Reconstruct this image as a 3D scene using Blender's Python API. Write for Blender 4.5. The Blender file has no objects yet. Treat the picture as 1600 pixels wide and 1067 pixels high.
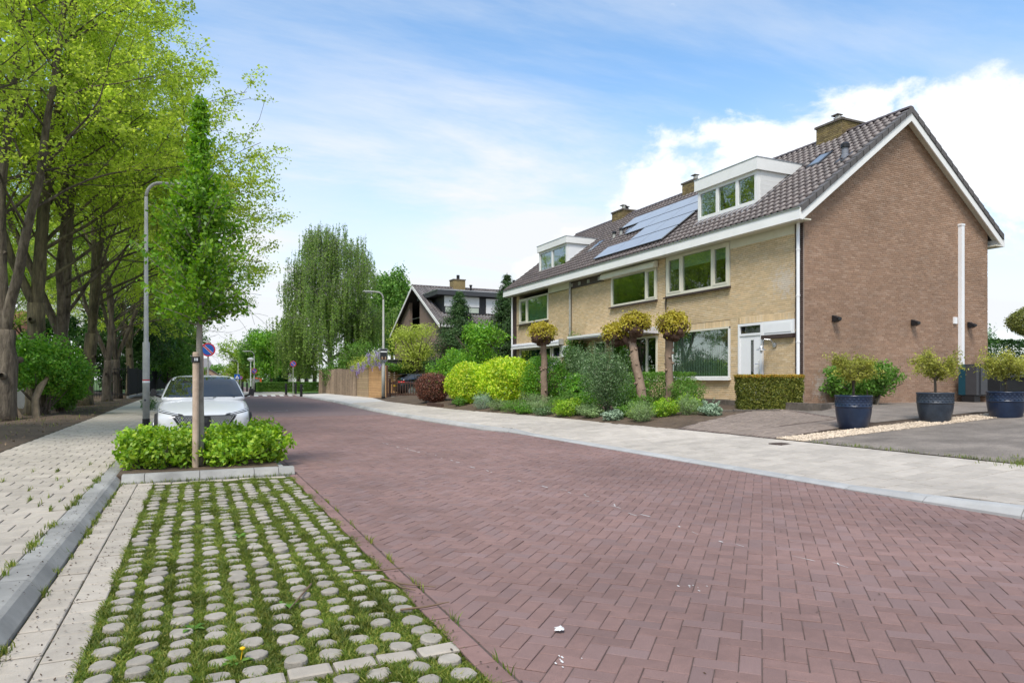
import bpy, bmesh, math, random
import numpy as np
from mathutils import Vector, Matrix
from mathutils.bvhtree import BVHTree

random.seed(7)
S = bpy.context.scene
COL = S.collection

# ------------------------------------------------------------------ camera, sky, sun, exposure
CAM_H = 1.38
cam_d = bpy.data.cameras.new("camera"); cam = bpy.data.objects.new("camera", cam_d); COL.objects.link(cam)
cam.location = (0, 0, CAM_H); cam.rotation_euler = (math.radians(90), 0, math.radians(-24.87))
cam_d.sensor_width = 36; cam_d.lens = 23.985; cam_d.shift_y = 0.0366
cam_d.clip_start = 0.05; cam_d.clip_end = 3000
S.camera = cam
S.view_settings.view_transform = 'Standard'; S.view_settings.look = 'None'
S.view_settings.gamma = 1; S.view_settings.use_curve_mapping = False
S.view_settings.exposure = 1.64

SUN = Vector((-0.40, -0.42, 0.90)).normalized()
SUN_EL = math.asin(SUN.z); SUN_AZ = math.atan2(SUN.x, SUN.y)
sun_d = bpy.data.lights.new("sun", 'SUN'); sun = bpy.data.objects.new("sun", sun_d); COL.objects.link(sun)
sun_d.energy = 1.3; sun_d.angle = math.radians(18); sun_d.color = (1.0, 0.955, 0.88)
sun.rotation_euler = (-SUN).to_track_quat('-Z', 'Y').to_euler()

W = bpy.data.worlds.new("World"); S.world = W; W.use_nodes = True
def world():
    nt = W.node_tree; nt.nodes.clear(); N = nt.nodes.new; L = nt.links.new
    def math_(op, a, b=None, clamp=False):
        n = N("ShaderNodeMath"); n.operation = op; n.use_clamp = clamp
        for i, v in enumerate((a, b)):
            if v is None: continue
            if isinstance(v, (int, float)): n.inputs[i].default_value = v
            else: L(v, n.inputs[i])
        return n.outputs[0]
    def ramp(v, a, b):
        n = N("ShaderNodeMapRange"); n.interpolation_type = 'SMOOTHSTEP'; L(v, n.inputs[0])
        n.inputs[1].default_value = a; n.inputs[2].default_value = b; return n.outputs[0]
    def noise(vec, scale, detail=6, rough=.55, dist=0.):
        n = N("ShaderNodeTexNoise"); L(vec, n.inputs["Vector"]); n.inputs["Scale"].default_value = scale
        n.inputs["Detail"].default_value = detail; n.inputs["Roughness"].default_value = rough
        n.inputs["Distortion"].default_value = dist; return n.outputs["Fac"]
    tc = N("ShaderNodeTexCoord"); nrm = N("ShaderNodeVectorMath"); nrm.operation = 'NORMALIZE'
    L(tc.outputs["Generated"], nrm.inputs[0]); D = nrm.outputs[0]
    sep = N("ShaderNodeSeparateXYZ"); L(D, sep.inputs[0]); z = sep.outputs[2]
    sky = N("ShaderNodeTexSky"); sky.sky_type = 'NISHITA'; sky.sun_disc = False
    sky.sun_elevation = SUN_EL; sky.sun_rotation = SUN_AZ % (2*math.pi); sky.air_density = 1.0; sky.dust_density = .6; sky.ozone_density = 1.6
    # cloud plane coordinates
    zz = math_('ADD', math_('MAXIMUM', z, 0.0), 0.16)
    cb = N("ShaderNodeCombineXYZ"); L(math_('DIVIDE', sep.outputs[0], zz), cb.inputs[0]); L(math_('DIVIDE', sep.outputs[1], zz), cb.inputs[1])
    mp = N("ShaderNodeMapping"); L(cb.outputs[0], mp.inputs[0]); mp.inputs["Rotation"].default_value = (0, 0, .9); mp.inputs["Scale"].default_value = (.55, 1.25, 1)
    mp.inputs["Location"].default_value = (3.3, 1.2, 0)
    cirrus = ramp(noise(mp.outputs[0], .85, 9, .62, .5), .40, .68)
    veil = ramp(noise(cb.outputs[0], .32, 4, .5), .40, .60)
    low = math_('SUBTRACT', 1, ramp(z, .12, .62), clamp=True)
    thin = math_('ADD', math_('MULTIPLY', cirrus, math_('ADD', math_('MULTIPLY', veil, .55), .40)), math_('MULTIPLY', math_('MULTIPLY', low, veil), .50), clamp=True)
    thin = math_('ADD', thin, math_('MULTIPLY', math_('SUBTRACT', 1, ramp(z, .0, .40)), .62), clamp=True)
    # cumulus banks: lumpy noise thresholded inside broad banks spread round the horizon
    sc = N("ShaderNodeMapping"); L(D, sc.inputs[0]); sc.inputs["Scale"].default_value = (1, 1, 1.55)
    lump = noise(sc.outputs[0], 5.4, 10, .60, .15)
    bank = None
    for (bx, by, bz, rad) in BANKS:
        v = N("ShaderNodeVectorMath"); v.operation = 'DISTANCE'; L(D, v.inputs[0]); v.inputs[1].default_value = Vector((bx, by, bz)).normalized()
        f = math_('SUBTRACT', 1, math_('DIVIDE', v.outputs["Value"], rad), clamp=True)
        bank = f if bank is None else math_('MAXIMUM', bank, f)
    cum = ramp(math_('ADD', math_('MULTIPLY', lump, 1.1), math_('MULTIPLY', bank, .50)), .75, .87)
    shade = ramp(noise(sc.outputs[0], 7.5, 6, .55), .30, .75)
    hs = N("ShaderNodeHueSaturation"); L(sky.outputs[0], hs.inputs["Color"]); hs.inputs["Saturation"].default_value = 1.12; hs.inputs["Hue"].default_value = .494; hs.inputs["Value"].default_value = 1.0
    m1 = N("ShaderNodeMix"); m1.data_type = 'RGBA'; L(thin, m1.inputs[0]); L(hs.outputs[0], m1.inputs[6]); m1.inputs[7].default_value = (3.5, 3.62, 3.78, 1)
    cc = N("ShaderNodeMix"); cc.data_type = 'RGBA'; L(shade, cc.inputs[0]); cc.inputs[6].default_value = (3.9, 4.05, 4.3, 1); cc.inputs[7].default_value = (4.9, 4.9, 4.9, 1)
    m2 = N("ShaderNodeMix"); m2.data_type = 'RGBA'; L(math_('MULTIPLY', cum, .93), m2.inputs[0]); L(m1.outputs[2], m2.inputs[6]); L(cc.outputs[2], m2.inputs[7])
    bg = N("ShaderNodeBackground"); L(m2.outputs[2], bg.inputs[0]); bg.inputs[1].default_value = 0.086
    out = N("ShaderNodeOutputWorld"); L(bg.outputs[0], out.inputs[0])
BANKS = [(.73, .60, .255, .19), (.80, .50, .265, .18), (.86, .42, .26, .17), (.66, .70, .245, .19), (.59, .77, .215, .19), (.52, .83, .17, .15), (.955, .24, .16, .10),
         (-.5, -.8, .3, .3), (.3, -.9, .25, .3), (-.95, .1, .25, .26), (.8, -.55, .28, .28), (-.75, -.5, .2, .25)]
world()

# ------------------------------------------------------------------ small building kit
class MB:
    def __init__(s): s.v = []; s.f = []
    def add(s, vs, fs):
        o = len(s.v); s.v += [tuple(p) for p in vs]; s.f += [tuple(i + o for i in f) for f in fs]; return s
    def box(s, x0, x1, y0, y1, z0, z1):
        v = [(x0,y0,z0),(x1,y0,z0),(x1,y1,z0),(x0,y1,z0),(x0,y0,z1),(x1,y0,z1),(x1,y1,z1),(x0,y1,z1)]
        return s.add(v, [(3,2,1,0),(4,5,6,7),(0,1,5,4),(1,2,6,5),(2,3,7,6),(3,0,4,7)])
    def obox(s, c, ax, ay, az):
        c, ax, ay, az = map(Vector, (c, ax, ay, az))
        v = [c + sx*ax + sy*ay + sz*az for sz in (-1,1) for sx, sy in ((-1,-1),(1,-1),(1,1),(-1,1))]
        return s.add(v, [(3,2,1,0),(4,5,6,7),(0,1,5,4),(1,2,6,5),(2,3,7,6),(3,0,4,7)])
    def prism(s, poly, d):
        n = len(poly); d = Vector(d); a = [Vector(p) for p in poly]; b = [p + d for p in a]
        return s.add(a + b, [tuple(reversed(range(n))), tuple(range(n, 2*n))] + [(i, (i+1) % n, n + (i+1) % n, n + i) for i in range(n)])
    def tube(s, pts, rad, n=8, cap=True):
        pts = [Vector(p) for p in pts]; m = len(pts)
        if isinstance(rad, (int, float)): rad = [rad]*m
        vs = []; u = None
        for i, p in enumerate(pts):
            t = (pts[min(i+1, m-1)] - pts[max(i-1, 0)])
            t = t.normalized() if t.length > 1e-9 else Vector((0,0,1))
            if u is None:
                u = t.cross(Vector((0,0,1)) if abs(t.z) < .9 else Vector((1,0,0))).normalized()
            else:
                u = (u - t*u.dot(t)); u = u.normalized() if u.length > 1e-6 else t.orthogonal().normalized()
            w = t.cross(u)
            for k in range(n):
                a = 2*math.pi*k/n; vs.append(p + (u*math.cos(a) + w*math.sin(a))*rad[i])
        fs = [(i*n+k, i*n+(k+1)%n, (i+1)*n+(k+1)%n, (i+1)*n+k) for i in range(m-1) for k in range(n)]
        if cap: fs += [tuple(reversed(range(n))), tuple(range((m-1)*n, m*n))]
        return s.add(vs, fs)
    def lathe(s, prof, n=24, c=(0,0,0)):
        vs = []; m = len(prof)
        for r, z in prof:
            for k in range(n):
                a = 2*math.pi*k/n; vs.append((c[0]+r*math.cos(a), c[1]+r*math.sin(a), c[2]+z))
        fs = [(i*n+k, i*n+(k+1)%n, (i+1)*n+(k+1)%n, (i+1)*n+k) for i in range(m-1) for k in range(n)]
        fs += [tuple(reversed(range(n))), tuple(range((m-1)*n, m*n))]
        return s.add(vs, fs)
    def mesh(s, name, smooth=False):
        me = bpy.data.meshes.new(name); me.from_pydata(s.v, [], s.f); me.update()
        if smooth: me.polygons.foreach_set("use_smooth", np.ones(len(me.polygons), bool))
        return me

def quads_mesh(name, V):
    """V: (N,k,3) independent polygons."""
    V = np.asarray(V, np.float32); n, k = V.shape[:2]
    me = bpy.data.meshes.new(name); me.vertices.add(n*k); me.vertices.foreach_set("co", V.ravel())
    me.loops.add(n*k); me.loops.foreach_set("vertex_index", np.arange(n*k, dtype=np.int32))
    me.polygons.add(n); me.polygons.foreach_set("loop_start", np.arange(0, n*k, k, dtype=np.int32))
    me.update(calc_edges=True); return me

WL = {}
def link(o, parent=None, label=None, cat=None, group=None, kind=None):
    COL.objects.link(o)
    if parent is not None:
        o.parent = parent; w = WL.get(parent.name)
        if w is not None: o.matrix_parent_inverse = Matrix.Translation(-w)
    for k, v in (("label", label), ("category", cat), ("group", group), ("kind", kind)):
        if v: o[k] = v
    return o
def obj(name, g, mat, parent=None, label=None, cat=None, group=None, kind=None, smooth=False, loc=None, rz=0):
    me = g.mesh(name, smooth) if isinstance(g, MB) else g
    if mat is not None and not me.materials: me.materials.append(mat)
    o = bpy.data.objects.new(name, me)
    if loc is not None: o.location = loc
    if rz: o.rotation_euler = (0, 0, rz)
    return link(o, parent, label, cat, group, kind)
def thing(name, label, cat, loc=(0,0,0), group=None, kind=None):
    o = bpy.data.objects.new(name, None); o.location = loc; o.empty_display_size = .2
    WL_loc = Vector(loc); link(o, None, label, cat, group, kind); WL[o.name] = WL_loc; return o
def dup(root, loc, rz=0, label=None, scale=None, group=None):
    r = root.copy(); COL.objects.link(r); r.location = loc; r.rotation_euler = (0, 0, rz)
    if scale: r.scale = (scale, scale, scale) if isinstance(scale, (int, float)) else scale
    if label: r['label'] = label
    if group: r['group'] = group
    for ch in list(root.children):
        c = ch.copy(); COL.objects.link(c); c.parent = r
        for g in ch.children:
            d = g.copy(); COL.objects.link(d); d.parent = c
    return r

# ------------------------------------------------------------------ materials
MATS = {}
def nodes(name):
    m = bpy.data.materials.new(name); m.use_nodes = True; nt = m.node_tree; nt.nodes.clear(); return m, nt, nt.nodes.new, nt.links.new
def rnd_node(N, L):
    g = N("ShaderNodeNewGeometry"); oi = N("ShaderNodeObjectInfo")
    a = N("ShaderNodeMath"); a.operation = 'ADD'; L(g.outputs["Random Per Island"], a.inputs[0]); L(oi.outputs["Random"], a.inputs[1])
    f = N("ShaderNodeMath"); f.operation = 'FRACT'; L(a.outputs[0], f.inputs[0]); return f.outputs[0]
def mat(name, c1, c2=None, rough=.8, ns=5, bump=0., bs=60, vary=0., spec=.35, metal=0., weather=.10, wscale=.5, c3=None, speck=0., stretch=1., bd=.02):
    if name in MATS: return MATS[name]
    m, nt, N, L = nodes(name); c2 = c2 or tuple(x*.8 for x in c1)
    g = N("ShaderNodeNewGeometry"); P = g.outputs["Position"]
    if stretch != 1.:
        mpn = N("ShaderNodeMapping"); L(P, mpn.inputs[0]); mpn.inputs["Scale"].default_value = (1, 1, stretch); P = mpn.outputs[0]
    def noise(sc, det=6, ro=.6):
        n = N("ShaderNodeTexNoise"); L(P, n.inputs["Vector"]); n.inputs["Scale"].default_value = sc; n.inputs["Detail"].default_value = det
        n.inputs["Roughness"].default_value = ro; return n.outputs["Fac"]
    r = N("ShaderNodeValToRGB"); L(noise(ns, 8, .65), r.inputs[0]); e = r.color_ramp.elements
    e[0].position = .33; e[0].color = (*c1, 1); e[1].position = .67; e[1].color = (*c2, 1)
    col = r.outputs[0]
    if vary or c3:
        rd = rnd_node(N, L)
        if c3:
            mr = N("ShaderNodeMapRange"); L(rd, mr.inputs[0]); mr.inputs[1].default_value = .45; mr.inputs[2].default_value = 1
            mx = N("ShaderNodeMix"); mx.data_type = 'RGBA'; L(mr.outputs[0], mx.inputs[0]); L(col, mx.inputs[6]); mx.inputs[7].default_value = (*c3, 1); col = mx.outputs[2]
        wn = N("ShaderNodeTexWhiteNoise"); wn.noise_dimensions = '1D'; L(rd, wn.inputs["W"])
        mr = N("ShaderNodeMapRange"); L(wn.outputs[0], mr.inputs[0]); mr.inputs[3].default_value = 1 - vary; mr.inputs[4].default_value = 1 + vary
        h = N("ShaderNodeHueSaturation"); L(col, h.inputs["Color"]); L(mr.outputs[0], h.inputs["Value"]); col = h.outputs[0]
    if weather:
        mr = N("ShaderNodeMapRange"); L(noise(wscale, 5, .6), mr.inputs[0]); mr.inputs[1].default_value = .3; mr.inputs[2].default_value = .7
        mr.inputs[3].default_value = 1 - weather; mr.inputs[4].default_value = 1 + weather
        h = N("ShaderNodeHueSaturation"); L(col, h.inputs["Color"]); L(mr.outputs[0], h.inputs["Value"]); col = h.outputs[0]
    if speck:
        mr = N("ShaderNodeMapRange"); L(noise(bs*2.2, 3, .7), mr.inputs[0]); mr.inputs[1].default_value = .3; mr.inputs[2].default_value = .7
        mr.inputs[3].default_value = 1 - speck; mr.inputs[4].default_value = 1 + speck
        h = N("ShaderNodeHueSaturation"); L(col, h.inputs["Color"]); L(mr.outputs[0], h.inputs["Value"]); col = h.outputs[0]
    b = N("ShaderNodeBsdfPrincipled"); L(col, b.inputs["Base Color"]); b.inputs["Roughness"].default_value = rough
    b.inputs["Metallic"].default_value = metal; b.inputs["Specular IOR Level"].default_value = spec
    if bump:
        bn = N("ShaderNodeBump"); bn.inputs["Strength"].default_value = bump; bn.inputs["Distance"].default_value = bd
        L(noise(bs, 5, .65), bn.inputs["Height"]); L(bn.outputs[0], b.inputs["Normal"])
    o = N("ShaderNodeOutputMaterial"); L(b.outputs[0], o.inputs[0]); MATS[name] = m; return m
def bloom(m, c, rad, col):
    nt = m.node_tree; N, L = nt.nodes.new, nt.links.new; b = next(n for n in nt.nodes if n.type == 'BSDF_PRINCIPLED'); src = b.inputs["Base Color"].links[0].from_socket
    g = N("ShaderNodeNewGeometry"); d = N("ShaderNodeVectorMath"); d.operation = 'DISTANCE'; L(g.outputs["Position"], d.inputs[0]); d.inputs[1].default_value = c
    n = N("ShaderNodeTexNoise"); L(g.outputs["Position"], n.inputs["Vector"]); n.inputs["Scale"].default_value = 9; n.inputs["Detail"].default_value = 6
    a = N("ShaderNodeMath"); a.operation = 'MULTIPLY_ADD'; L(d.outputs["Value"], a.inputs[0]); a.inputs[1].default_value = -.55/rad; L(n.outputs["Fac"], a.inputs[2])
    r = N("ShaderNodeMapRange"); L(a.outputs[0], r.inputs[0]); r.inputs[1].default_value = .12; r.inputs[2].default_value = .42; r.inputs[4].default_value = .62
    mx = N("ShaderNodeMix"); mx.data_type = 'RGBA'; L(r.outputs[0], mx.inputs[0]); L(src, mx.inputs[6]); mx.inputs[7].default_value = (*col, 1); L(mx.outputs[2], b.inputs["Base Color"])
def leafmat(name, ca, cb, cc, trans=.35, rough=.5, big=.25, bsc=1.3, k=1.5):
    ca, cb, cc = [tuple(min(.7, v*k) for v in c) for c in (ca, cb, cc)]
    if name in MATS: return MATS[name]
    m, nt, N, L = nodes(name)
    rd = rnd_node(N, L); r = N("ShaderNodeValToRGB"); L(rd, r.inputs[0]); e = r.color_ramp.elements
    e[0].position = 0; e[0].color = (*ca, 1); e[1].position = 1; e[1].color = (*cc, 1); x = e.new(.5); x.color = (*cb, 1)
    g = N("ShaderNodeNewGeometry"); n = N("ShaderNodeTexNoise"); L(g.outputs["Position"], n.inputs["Vector"]); n.inputs["Scale"].default_value = bsc; n.inputs["Detail"].default_value = 3
    mr = N("ShaderNodeMapRange"); L(n.outputs["Fac"], mr.inputs[0]); mr.inputs[1].default_value = .3; mr.inputs[2].default_value = .7; mr.inputs[3].default_value = 1 - big; mr.inputs[4].default_value = 1 + big
    h = N("ShaderNodeHueSaturation"); L(r.outputs[0], h.inputs["Color"]); L(mr.outputs[0], h.inputs["Value"])
    b = N("ShaderNodeBsdfPrincipled"); L(h.outputs[0], b.inputs["Base Color"]); b.inputs["Roughness"].default_value = rough; b.inputs["Specular IOR Level"].default_value = .3
    t = N("ShaderNodeBsdfTranslucent"); h2 = N("ShaderNodeHueSaturation"); L(h.outputs[0], h2.inputs["Color"]); h2.inputs["Value"].default_value = 1.5; h2.inputs["Saturation"].default_value = 1.08; L(h2.outputs[0], t.inputs[0])
    mx = N("ShaderNodeMixShader"); mx.inputs[0].default_value = trans; L(b.outputs[0], mx.inputs[1]); L(t.outputs[0], mx.inputs[2])
    o = N("ShaderNodeOutputMaterial"); L(mx.outputs[0], o.inputs[0]); MATS[name] = m; return m
def glassmat(name, tint=(.75,.82,.8), ior=2.1, dark=None, rough=.01):
    m, nt, N, L = nodes(name)
    lw = N("ShaderNodeLayerWeight"); lw.inputs[0].default_value = .5
    pw = N("ShaderNodeMath"); pw.operation = 'POWER'; L(lw.outputs["Facing"], pw.inputs[0]); pw.inputs[1].default_value = 4.5
    f0 = ((ior-1)/(ior+1))**2
    fr = N("ShaderNodeMapRange"); L(pw.outputs[0], fr.inputs[0]); fr.inputs[3].default_value = f0; fr.inputs[4].default_value = 1
    gl = N("ShaderNodeBsdfGlossy"); gl.inputs["Roughness"].default_value = rough; gl.inputs[0].default_value = (.95,.97,.97,1)
    # slight waviness of the sheet, far below what bends a reflection out of shape
    g = N("ShaderNodeNewGeometry"); n = N("ShaderNodeTexNoise"); L(g.outputs["Position"], n.inputs["Vector"]); n.inputs["Scale"].default_value = 1.1; n.inputs["Detail"].default_value = 1
    bn = N("ShaderNodeBump"); bn.inputs["Strength"].default_value = .03; bn.inputs["Distance"].default_value = .02; L(n.outputs["Fac"], bn.inputs["Height"]); L(bn.outputs[0], gl.inputs["Normal"])
    if dark: t = N("ShaderNodeBsdfDiffuse"); t.inputs[0].default_value = (*dark, 1)
    else: t = N("ShaderNodeBsdfTransparent"); t.inputs[0].default_value = (*tint, 1)
    mx = N("ShaderNodeMixShader"); L(fr.outputs[0], mx.inputs[0]); L(t.outputs[0], mx.inputs[1]); L(gl.outputs[0], mx.inputs[2])
    o = N("ShaderNodeOutputMaterial"); L(mx.outputs[0], o.inputs[0]); return m

m_brick_y = mat("yellow_brick", (.69,.515,.31), (.60,.445,.26), .85, 9, .35, 90, .10, c3=(.66,.52,.34), weather=.12, wscale=.7)
m_brick_b = mat("brown_brick", (.35,.222,.148), (.295,.186,.124), .85, 9, .35, 90, .12, c3=(.37,.25,.178), weather=.14, wscale=.6)
m_brick_g = mat("grey_brown_brick", (.20,.143,.112), (.165,.118,.094), .85, 9, .35, 90, .12)
m_brick_d = mat("dark_brick", (.085,.055,.045), (.06,.04,.035), .85, 9, .3, 90, .2)
m_mort_y = mat("pale_mortar", (.30,.24,.16), (.24,.19,.13), .95, 12, .3, 80)
m_mort_b = mat("grey_mortar", (.40,.32,.27), (.33,.26,.22), .95, 12, .3, 80)
m_cream = mat("cream_paint", (.70,.67,.55), (.66,.63,.51), .45, 3, .05, 30, weather=.05)
m_white = mat("white_paint", (.80,.79,.76), (.76,.75,.72), .42, 3, .05, 30, weather=.05)
m_upvc = mat("white_plastic", (.80,.80,.80), (.77,.77,.77), .35, 3, 0, 30, weather=.04)
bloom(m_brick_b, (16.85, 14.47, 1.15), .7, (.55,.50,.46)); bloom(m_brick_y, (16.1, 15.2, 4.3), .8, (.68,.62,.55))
m_tile = mat("brown_roof_tile", (.105,.078,.070), (.072,.054,.05), .45, 10, .25, 70, .2, spec=.6, weather=.16, wscale=.9)
m_verge = mat("grey_verge_tile", (.12,.11,.105), (.095,.087,.083), .6, 8, .3, 60, .12)
m_deck = mat("roof_deck", (.03,.027,.025), None, .9, 5)
m_lead = mat("lead_flashing", (.36,.37,.39), (.27,.28,.30), .55, 6, .3, 30, metal=.2)
m_black = mat("black_plastic", (.018,.018,.02), (.014,.014,.016), .45, 6, .05, 60, weather=.05)
m_darkmetal = mat("dark_metal", (.05,.052,.058), (.042,.044,.05), .4, 6, .05, 60, spec=.5)
m_solar_ = None #("solar_glass", ior=4.2, dark=(.15,.15,.155), rough=.45)
m_alu = mat("aluminium", (.55,.56,.57), (.5,.51,.52), .35, 6, .05, 40, metal=.8)
m_galv = mat("weathered_lamp_steel", (.37,.365,.34), (.27,.275,.245), .55, 4, .15, 40, spec=.4, weather=.2, wscale=1.5)
m_glass = glassmat("window_glass", ior=2.6)
m_solar = glassmat("solar_glass", ior=4.2, dark=(.15,.15,.155), rough=.45)  # grey base paints pale sky glare into panels that are dark themselves
m_glass_d = glassmat("dark_glass", ior=2.0, dark=(.012,.014,.015))
m_room = mat("room_plaster", (.20,.18,.16), None, .9, 3)
m_blindg = mat("green_blind", (.20,.36,.25), (.17,.31,.21), .8, 3, weather=.05)
m_blindw = mat("pale_blind", (.48,.53,.45), (.42,.47,.40), .8, 3, vary=.1, weather=.05)
m_sill = mat("brown_sill_tile", (.075,.05,.045), (.055,.038,.035), .45, 6, .1, 40, .1)
m_paver = mat("concrete_paver", (.42,.37,.305), (.345,.303,.25), .9, 7, .35, 120, .10, weather=.12, wscale=.35, speck=.10)
m_paver_l = mat("pale_concrete_paver", (.45,.402,.345), (.385,.343,.294), .9, 7, .3, 120, .10, weather=.17, wscale=.35, speck=.08)
m_stud = mat("concrete_stud", (.375,.335,.28), (.285,.255,.21), .9, 9, .5, 130, .15, weather=.1, speck=.12)
m_kerb = mat("concrete_kerb", (.32,.31,.285), (.215,.21,.195), .85, 2.2, .25, 130, .06, weather=.28, wscale=1.3, speck=.07)
m_kerb_l = mat("pale_concrete_kerb", (.40,.395,.38), (.33,.325,.315), .85, 3, .25, 130, .08, weather=.14, wscale=1.1, speck=.07)
m_road = mat("red_paving_brick", (.243,.150,.130), (.202,.126,.110), .78, 9, .5, 120, .10, c3=(.222,.148,.136), weather=.19, wscale=.42, spec=.25, speck=.2)
m_road_e = mat("red_edge_brick", (.25,.15,.13), (.205,.122,.106), .8, 9, .45, 150, .14, weather=.13, wscale=.5, speck=.12)
m_joint = mat("joint_sand", (.125,.09,.078), (.09,.067,.057), .95, 25, .4, 150)
m_soil = mat("bare_soil", (.125,.088,.058), (.072,.05,.034), .95, 6, .9, 30, c3=None, weather=.25, wscale=.8, speck=.25)
m_gsoil = mat("mossy_soil", (.10,.15,.025), (.085,.08,.035), .95, 14, .6, 60)
m_lawn = mat("far_grass", (.075,.13,.03), (.05,.09,.02), .95, 2, .6, 30)
m_asph = mat("worn_asphalt", (.24,.205,.172), (.155,.132,.112), .9, 2.2, 1.0, 34, weather=.22, wscale=.9, speck=.5)
m_rbrick = mat("old_path_brick", (.27,.215,.175), (.19,.15,.125), .9, 9, .4, 90, .15)
m_stone = mat("mossy_stone", (.16,.135,.11), (.085,.07,.058), .95, 7, .7, 40, .1)
m_gravel = mat("beige_gravel", (.62,.52,.40), (.48,.38,.28), .85, 9, .3, 90, .28)
m_bark = mat("grey_bark", (.20,.165,.125), (.055,.043,.033), .95, 7, 1.0, 16, weather=.35, wscale=2.5, stretch=.22, bd=.09)
m_bark_m = mat("mossy_bark", (.17,.145,.085), (.05,.042,.028), .95, 7, 1.0, 16, weather=.35, wscale=2.2, stretch=.22, bd=.09)
m_bark_p = mat("pollard_bark", (.27,.192,.137), (.195,.137,.098), .9, 6, .6, 30, weather=.15, wscale=2)
m_bark_k = mat("pollard_knuckle", (.15,.085,.06), (.07,.042,.03), .95, 9, 1.0, 30)
m_birchbark = mat("birch_bark", (.30,.28,.25), (.08,.07,.06), .9, 6, .5, 20)
m_post = mat("round_post_wood", (.52,.40,.30), (.38,.285,.21), .85, 7, .4, 40, weather=.15, wscale=2)
m_log = mat("split_log", (.30,.225,.16), (.18,.135,.10), .9, 8, .6, 30, .22)
m_slat = mat("larch_slat", (.56,.335,.16), (.46,.26,.12), .7, 4, .2, 30, .10)
m_slat_o = mat("grey_larch_slat", (.45,.325,.20), (.36,.25,.15), .75, 4, .2, 30, .10)
m_picket = mat("brown_stained_wood", (.095,.05,.035), (.07,.038,.028), .8, 6, .2, 30, .12)
m_pot = mat("blue_glaze", (.010,.018,.045), (.016,.03,.062), .3, 5, .12, 18, spec=.45, weather=.25, wscale=3)
m_pot2 = mat("grey_blue_glaze", (.020,.028,.042), (.032,.043,.06), .38, 9, .35, 30, spec=.45, weather=.25, wscale=5)
m_carw = mat("white_car_paint", (.52,.53,.54), (.52,.53,.54), .16, 2, 0, 30, spec=.6, weather=0)
m_card = mat("black_car_paint", (.018,.02,.024), None, .15, 2, 0, 30, spec=.7, weather=0)
m_rubber = mat("tyre_rubber", (.02,.02,.02), None, .8, 5)
m_chrome = mat("chrome", (.7,.7,.72), (.7,.7,.72), .15, 5, metal=1, weather=0)
m_red = mat("red_lamp", (.55,.015,.012), None, .25, 5, weather=0)
m_lens = mat("lamp_lens", (.75,.77,.8), (.7,.72,.76), .15, 5, weather=0)
m_yellow = mat("yellow_plate", (.75,.48,.02), (.75,.48,.02), .5, 5, weather=0)
m_signred = mat("sign_red", (.52,.022,.04), (.50,.022,.04), .4, 5, weather=.04)
m_signblue = mat("sign_blue", (.018,.10,.40), (.018,.10,.40), .4, 5, weather=.04)
m_signwhite = mat("sign_white", (.8,.8,.8), (.78,.78,.78), .4, 5, weather=.03)
m_orange = mat("orange_board", (.75,.14,.05), None, .5, 5, weather=.04)
m_teal = mat("teal_panel", (.010,.06,.085), (.008,.05,.075), .35, 5, weather=.05)
m_anth = mat("anthracite_cladding", (.028,.029,.032), (.022,.023,.026), .5, 5, .1, 40, weather=.1)
m_shutter = mat("white_shutter", (.74,.74,.74), (.72,.72,.72), .5, 5, weather=.04)
m_grey = mat("grey_render", (.34,.34,.33), (.27,.27,.26), .9, 3, .3, 40)
m_redroof = mat("orange_roof_tile", (.38,.17,.10), (.28,.12,.075), .8, 6, .3, 30)
m_chalk = mat("white_scuff_paint", (.72,.70,.68), (.55,.52,.50), .9, 20, .2, 90)
m_paper = mat("white_paper", (.82,.82,.80), None, .8, 5, weather=.03)
m_twig = mat("dry_twig", (.20,.135,.085), (.12,.08,.05), .9, 20)
m_flower = mat("dandelion_yellow", (.85,.5,.01), None, .7, 5)

lf_row = leafmat("fresh_maple_leaf", (.16,.22,.028), (.27,.34,.045), (.38,.435,.08), .58, big=.25, bsc=.7, k=1.5)
lf_row2 = leafmat("olive_maple_leaf", (.10,.17,.015), (.17,.25,.03), (.24,.31,.06), .45, big=.25, bsc=.7)
lf_young = leafmat("hornbeam_leaf", (.06,.15,.012), (.11,.225,.018), (.20,.32,.03), .40, .42, k=1.25)
lf_bed = leafmat("snowberry_leaf", (.10,.22,.015), (.20,.34,.025), (.34,.45,.045), .35, .45, k=1.2)
lf_bright = leafmat("bright_green_leaf", (.07,.20,.018), (.13,.28,.025), (.21,.36,.04), .38, k=1.2)
lf_lush = leafmat("lush_leaf", (.05,.16,.014), (.095,.235,.022), (.18,.32,.04), .35, .4, k=1.22)
lf_mid = leafmat("mid_green_leaf", (.05,.12,.015), (.08,.17,.025), (.13,.22,.04), .35)
lf_dark = leafmat("dark_green_leaf", (.018,.055,.012), (.032,.082,.018), (.06,.12,.025), .25)
lf_birch = leafmat("birch_leaf", (.07,.12,.025), (.11,.17,.035), (.16,.22,.055), .48, k=1.9)
lf_yel = leafmat("golden_privet_leaf", (.13,.24,.018), (.30,.41,.025), (.54,.58,.05), .36, .4, k=1.65)
lf_copper = leafmat("copper_beech_leaf", (.055,.03,.022), (.11,.05,.035), (.22,.085,.055), .25, .4)
lf_purple = leafmat("purple_leaf", (.018,.01,.014), (.035,.018,.022), (.06,.03,.032), .25)
lf_box = leafmat("clipped_yew_leaf", (.055,.075,.014), (.10,.12,.02), (.20,.19,.035), .25)
lf_boxtip = leafmat("orange_new_tip", (.24,.13,.025), (.34,.21,.035), (.25,.24,.04), .3)
lf_pol = leafmat("bronze_plane_leaf", (.17,.13,.02), (.30,.25,.03), (.38,.35,.05), .35)
lf_pot = leafmat("olive_oak_leaf", (.14,.16,.025), (.23,.23,.04), (.31,.31,.07), .35)
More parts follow.
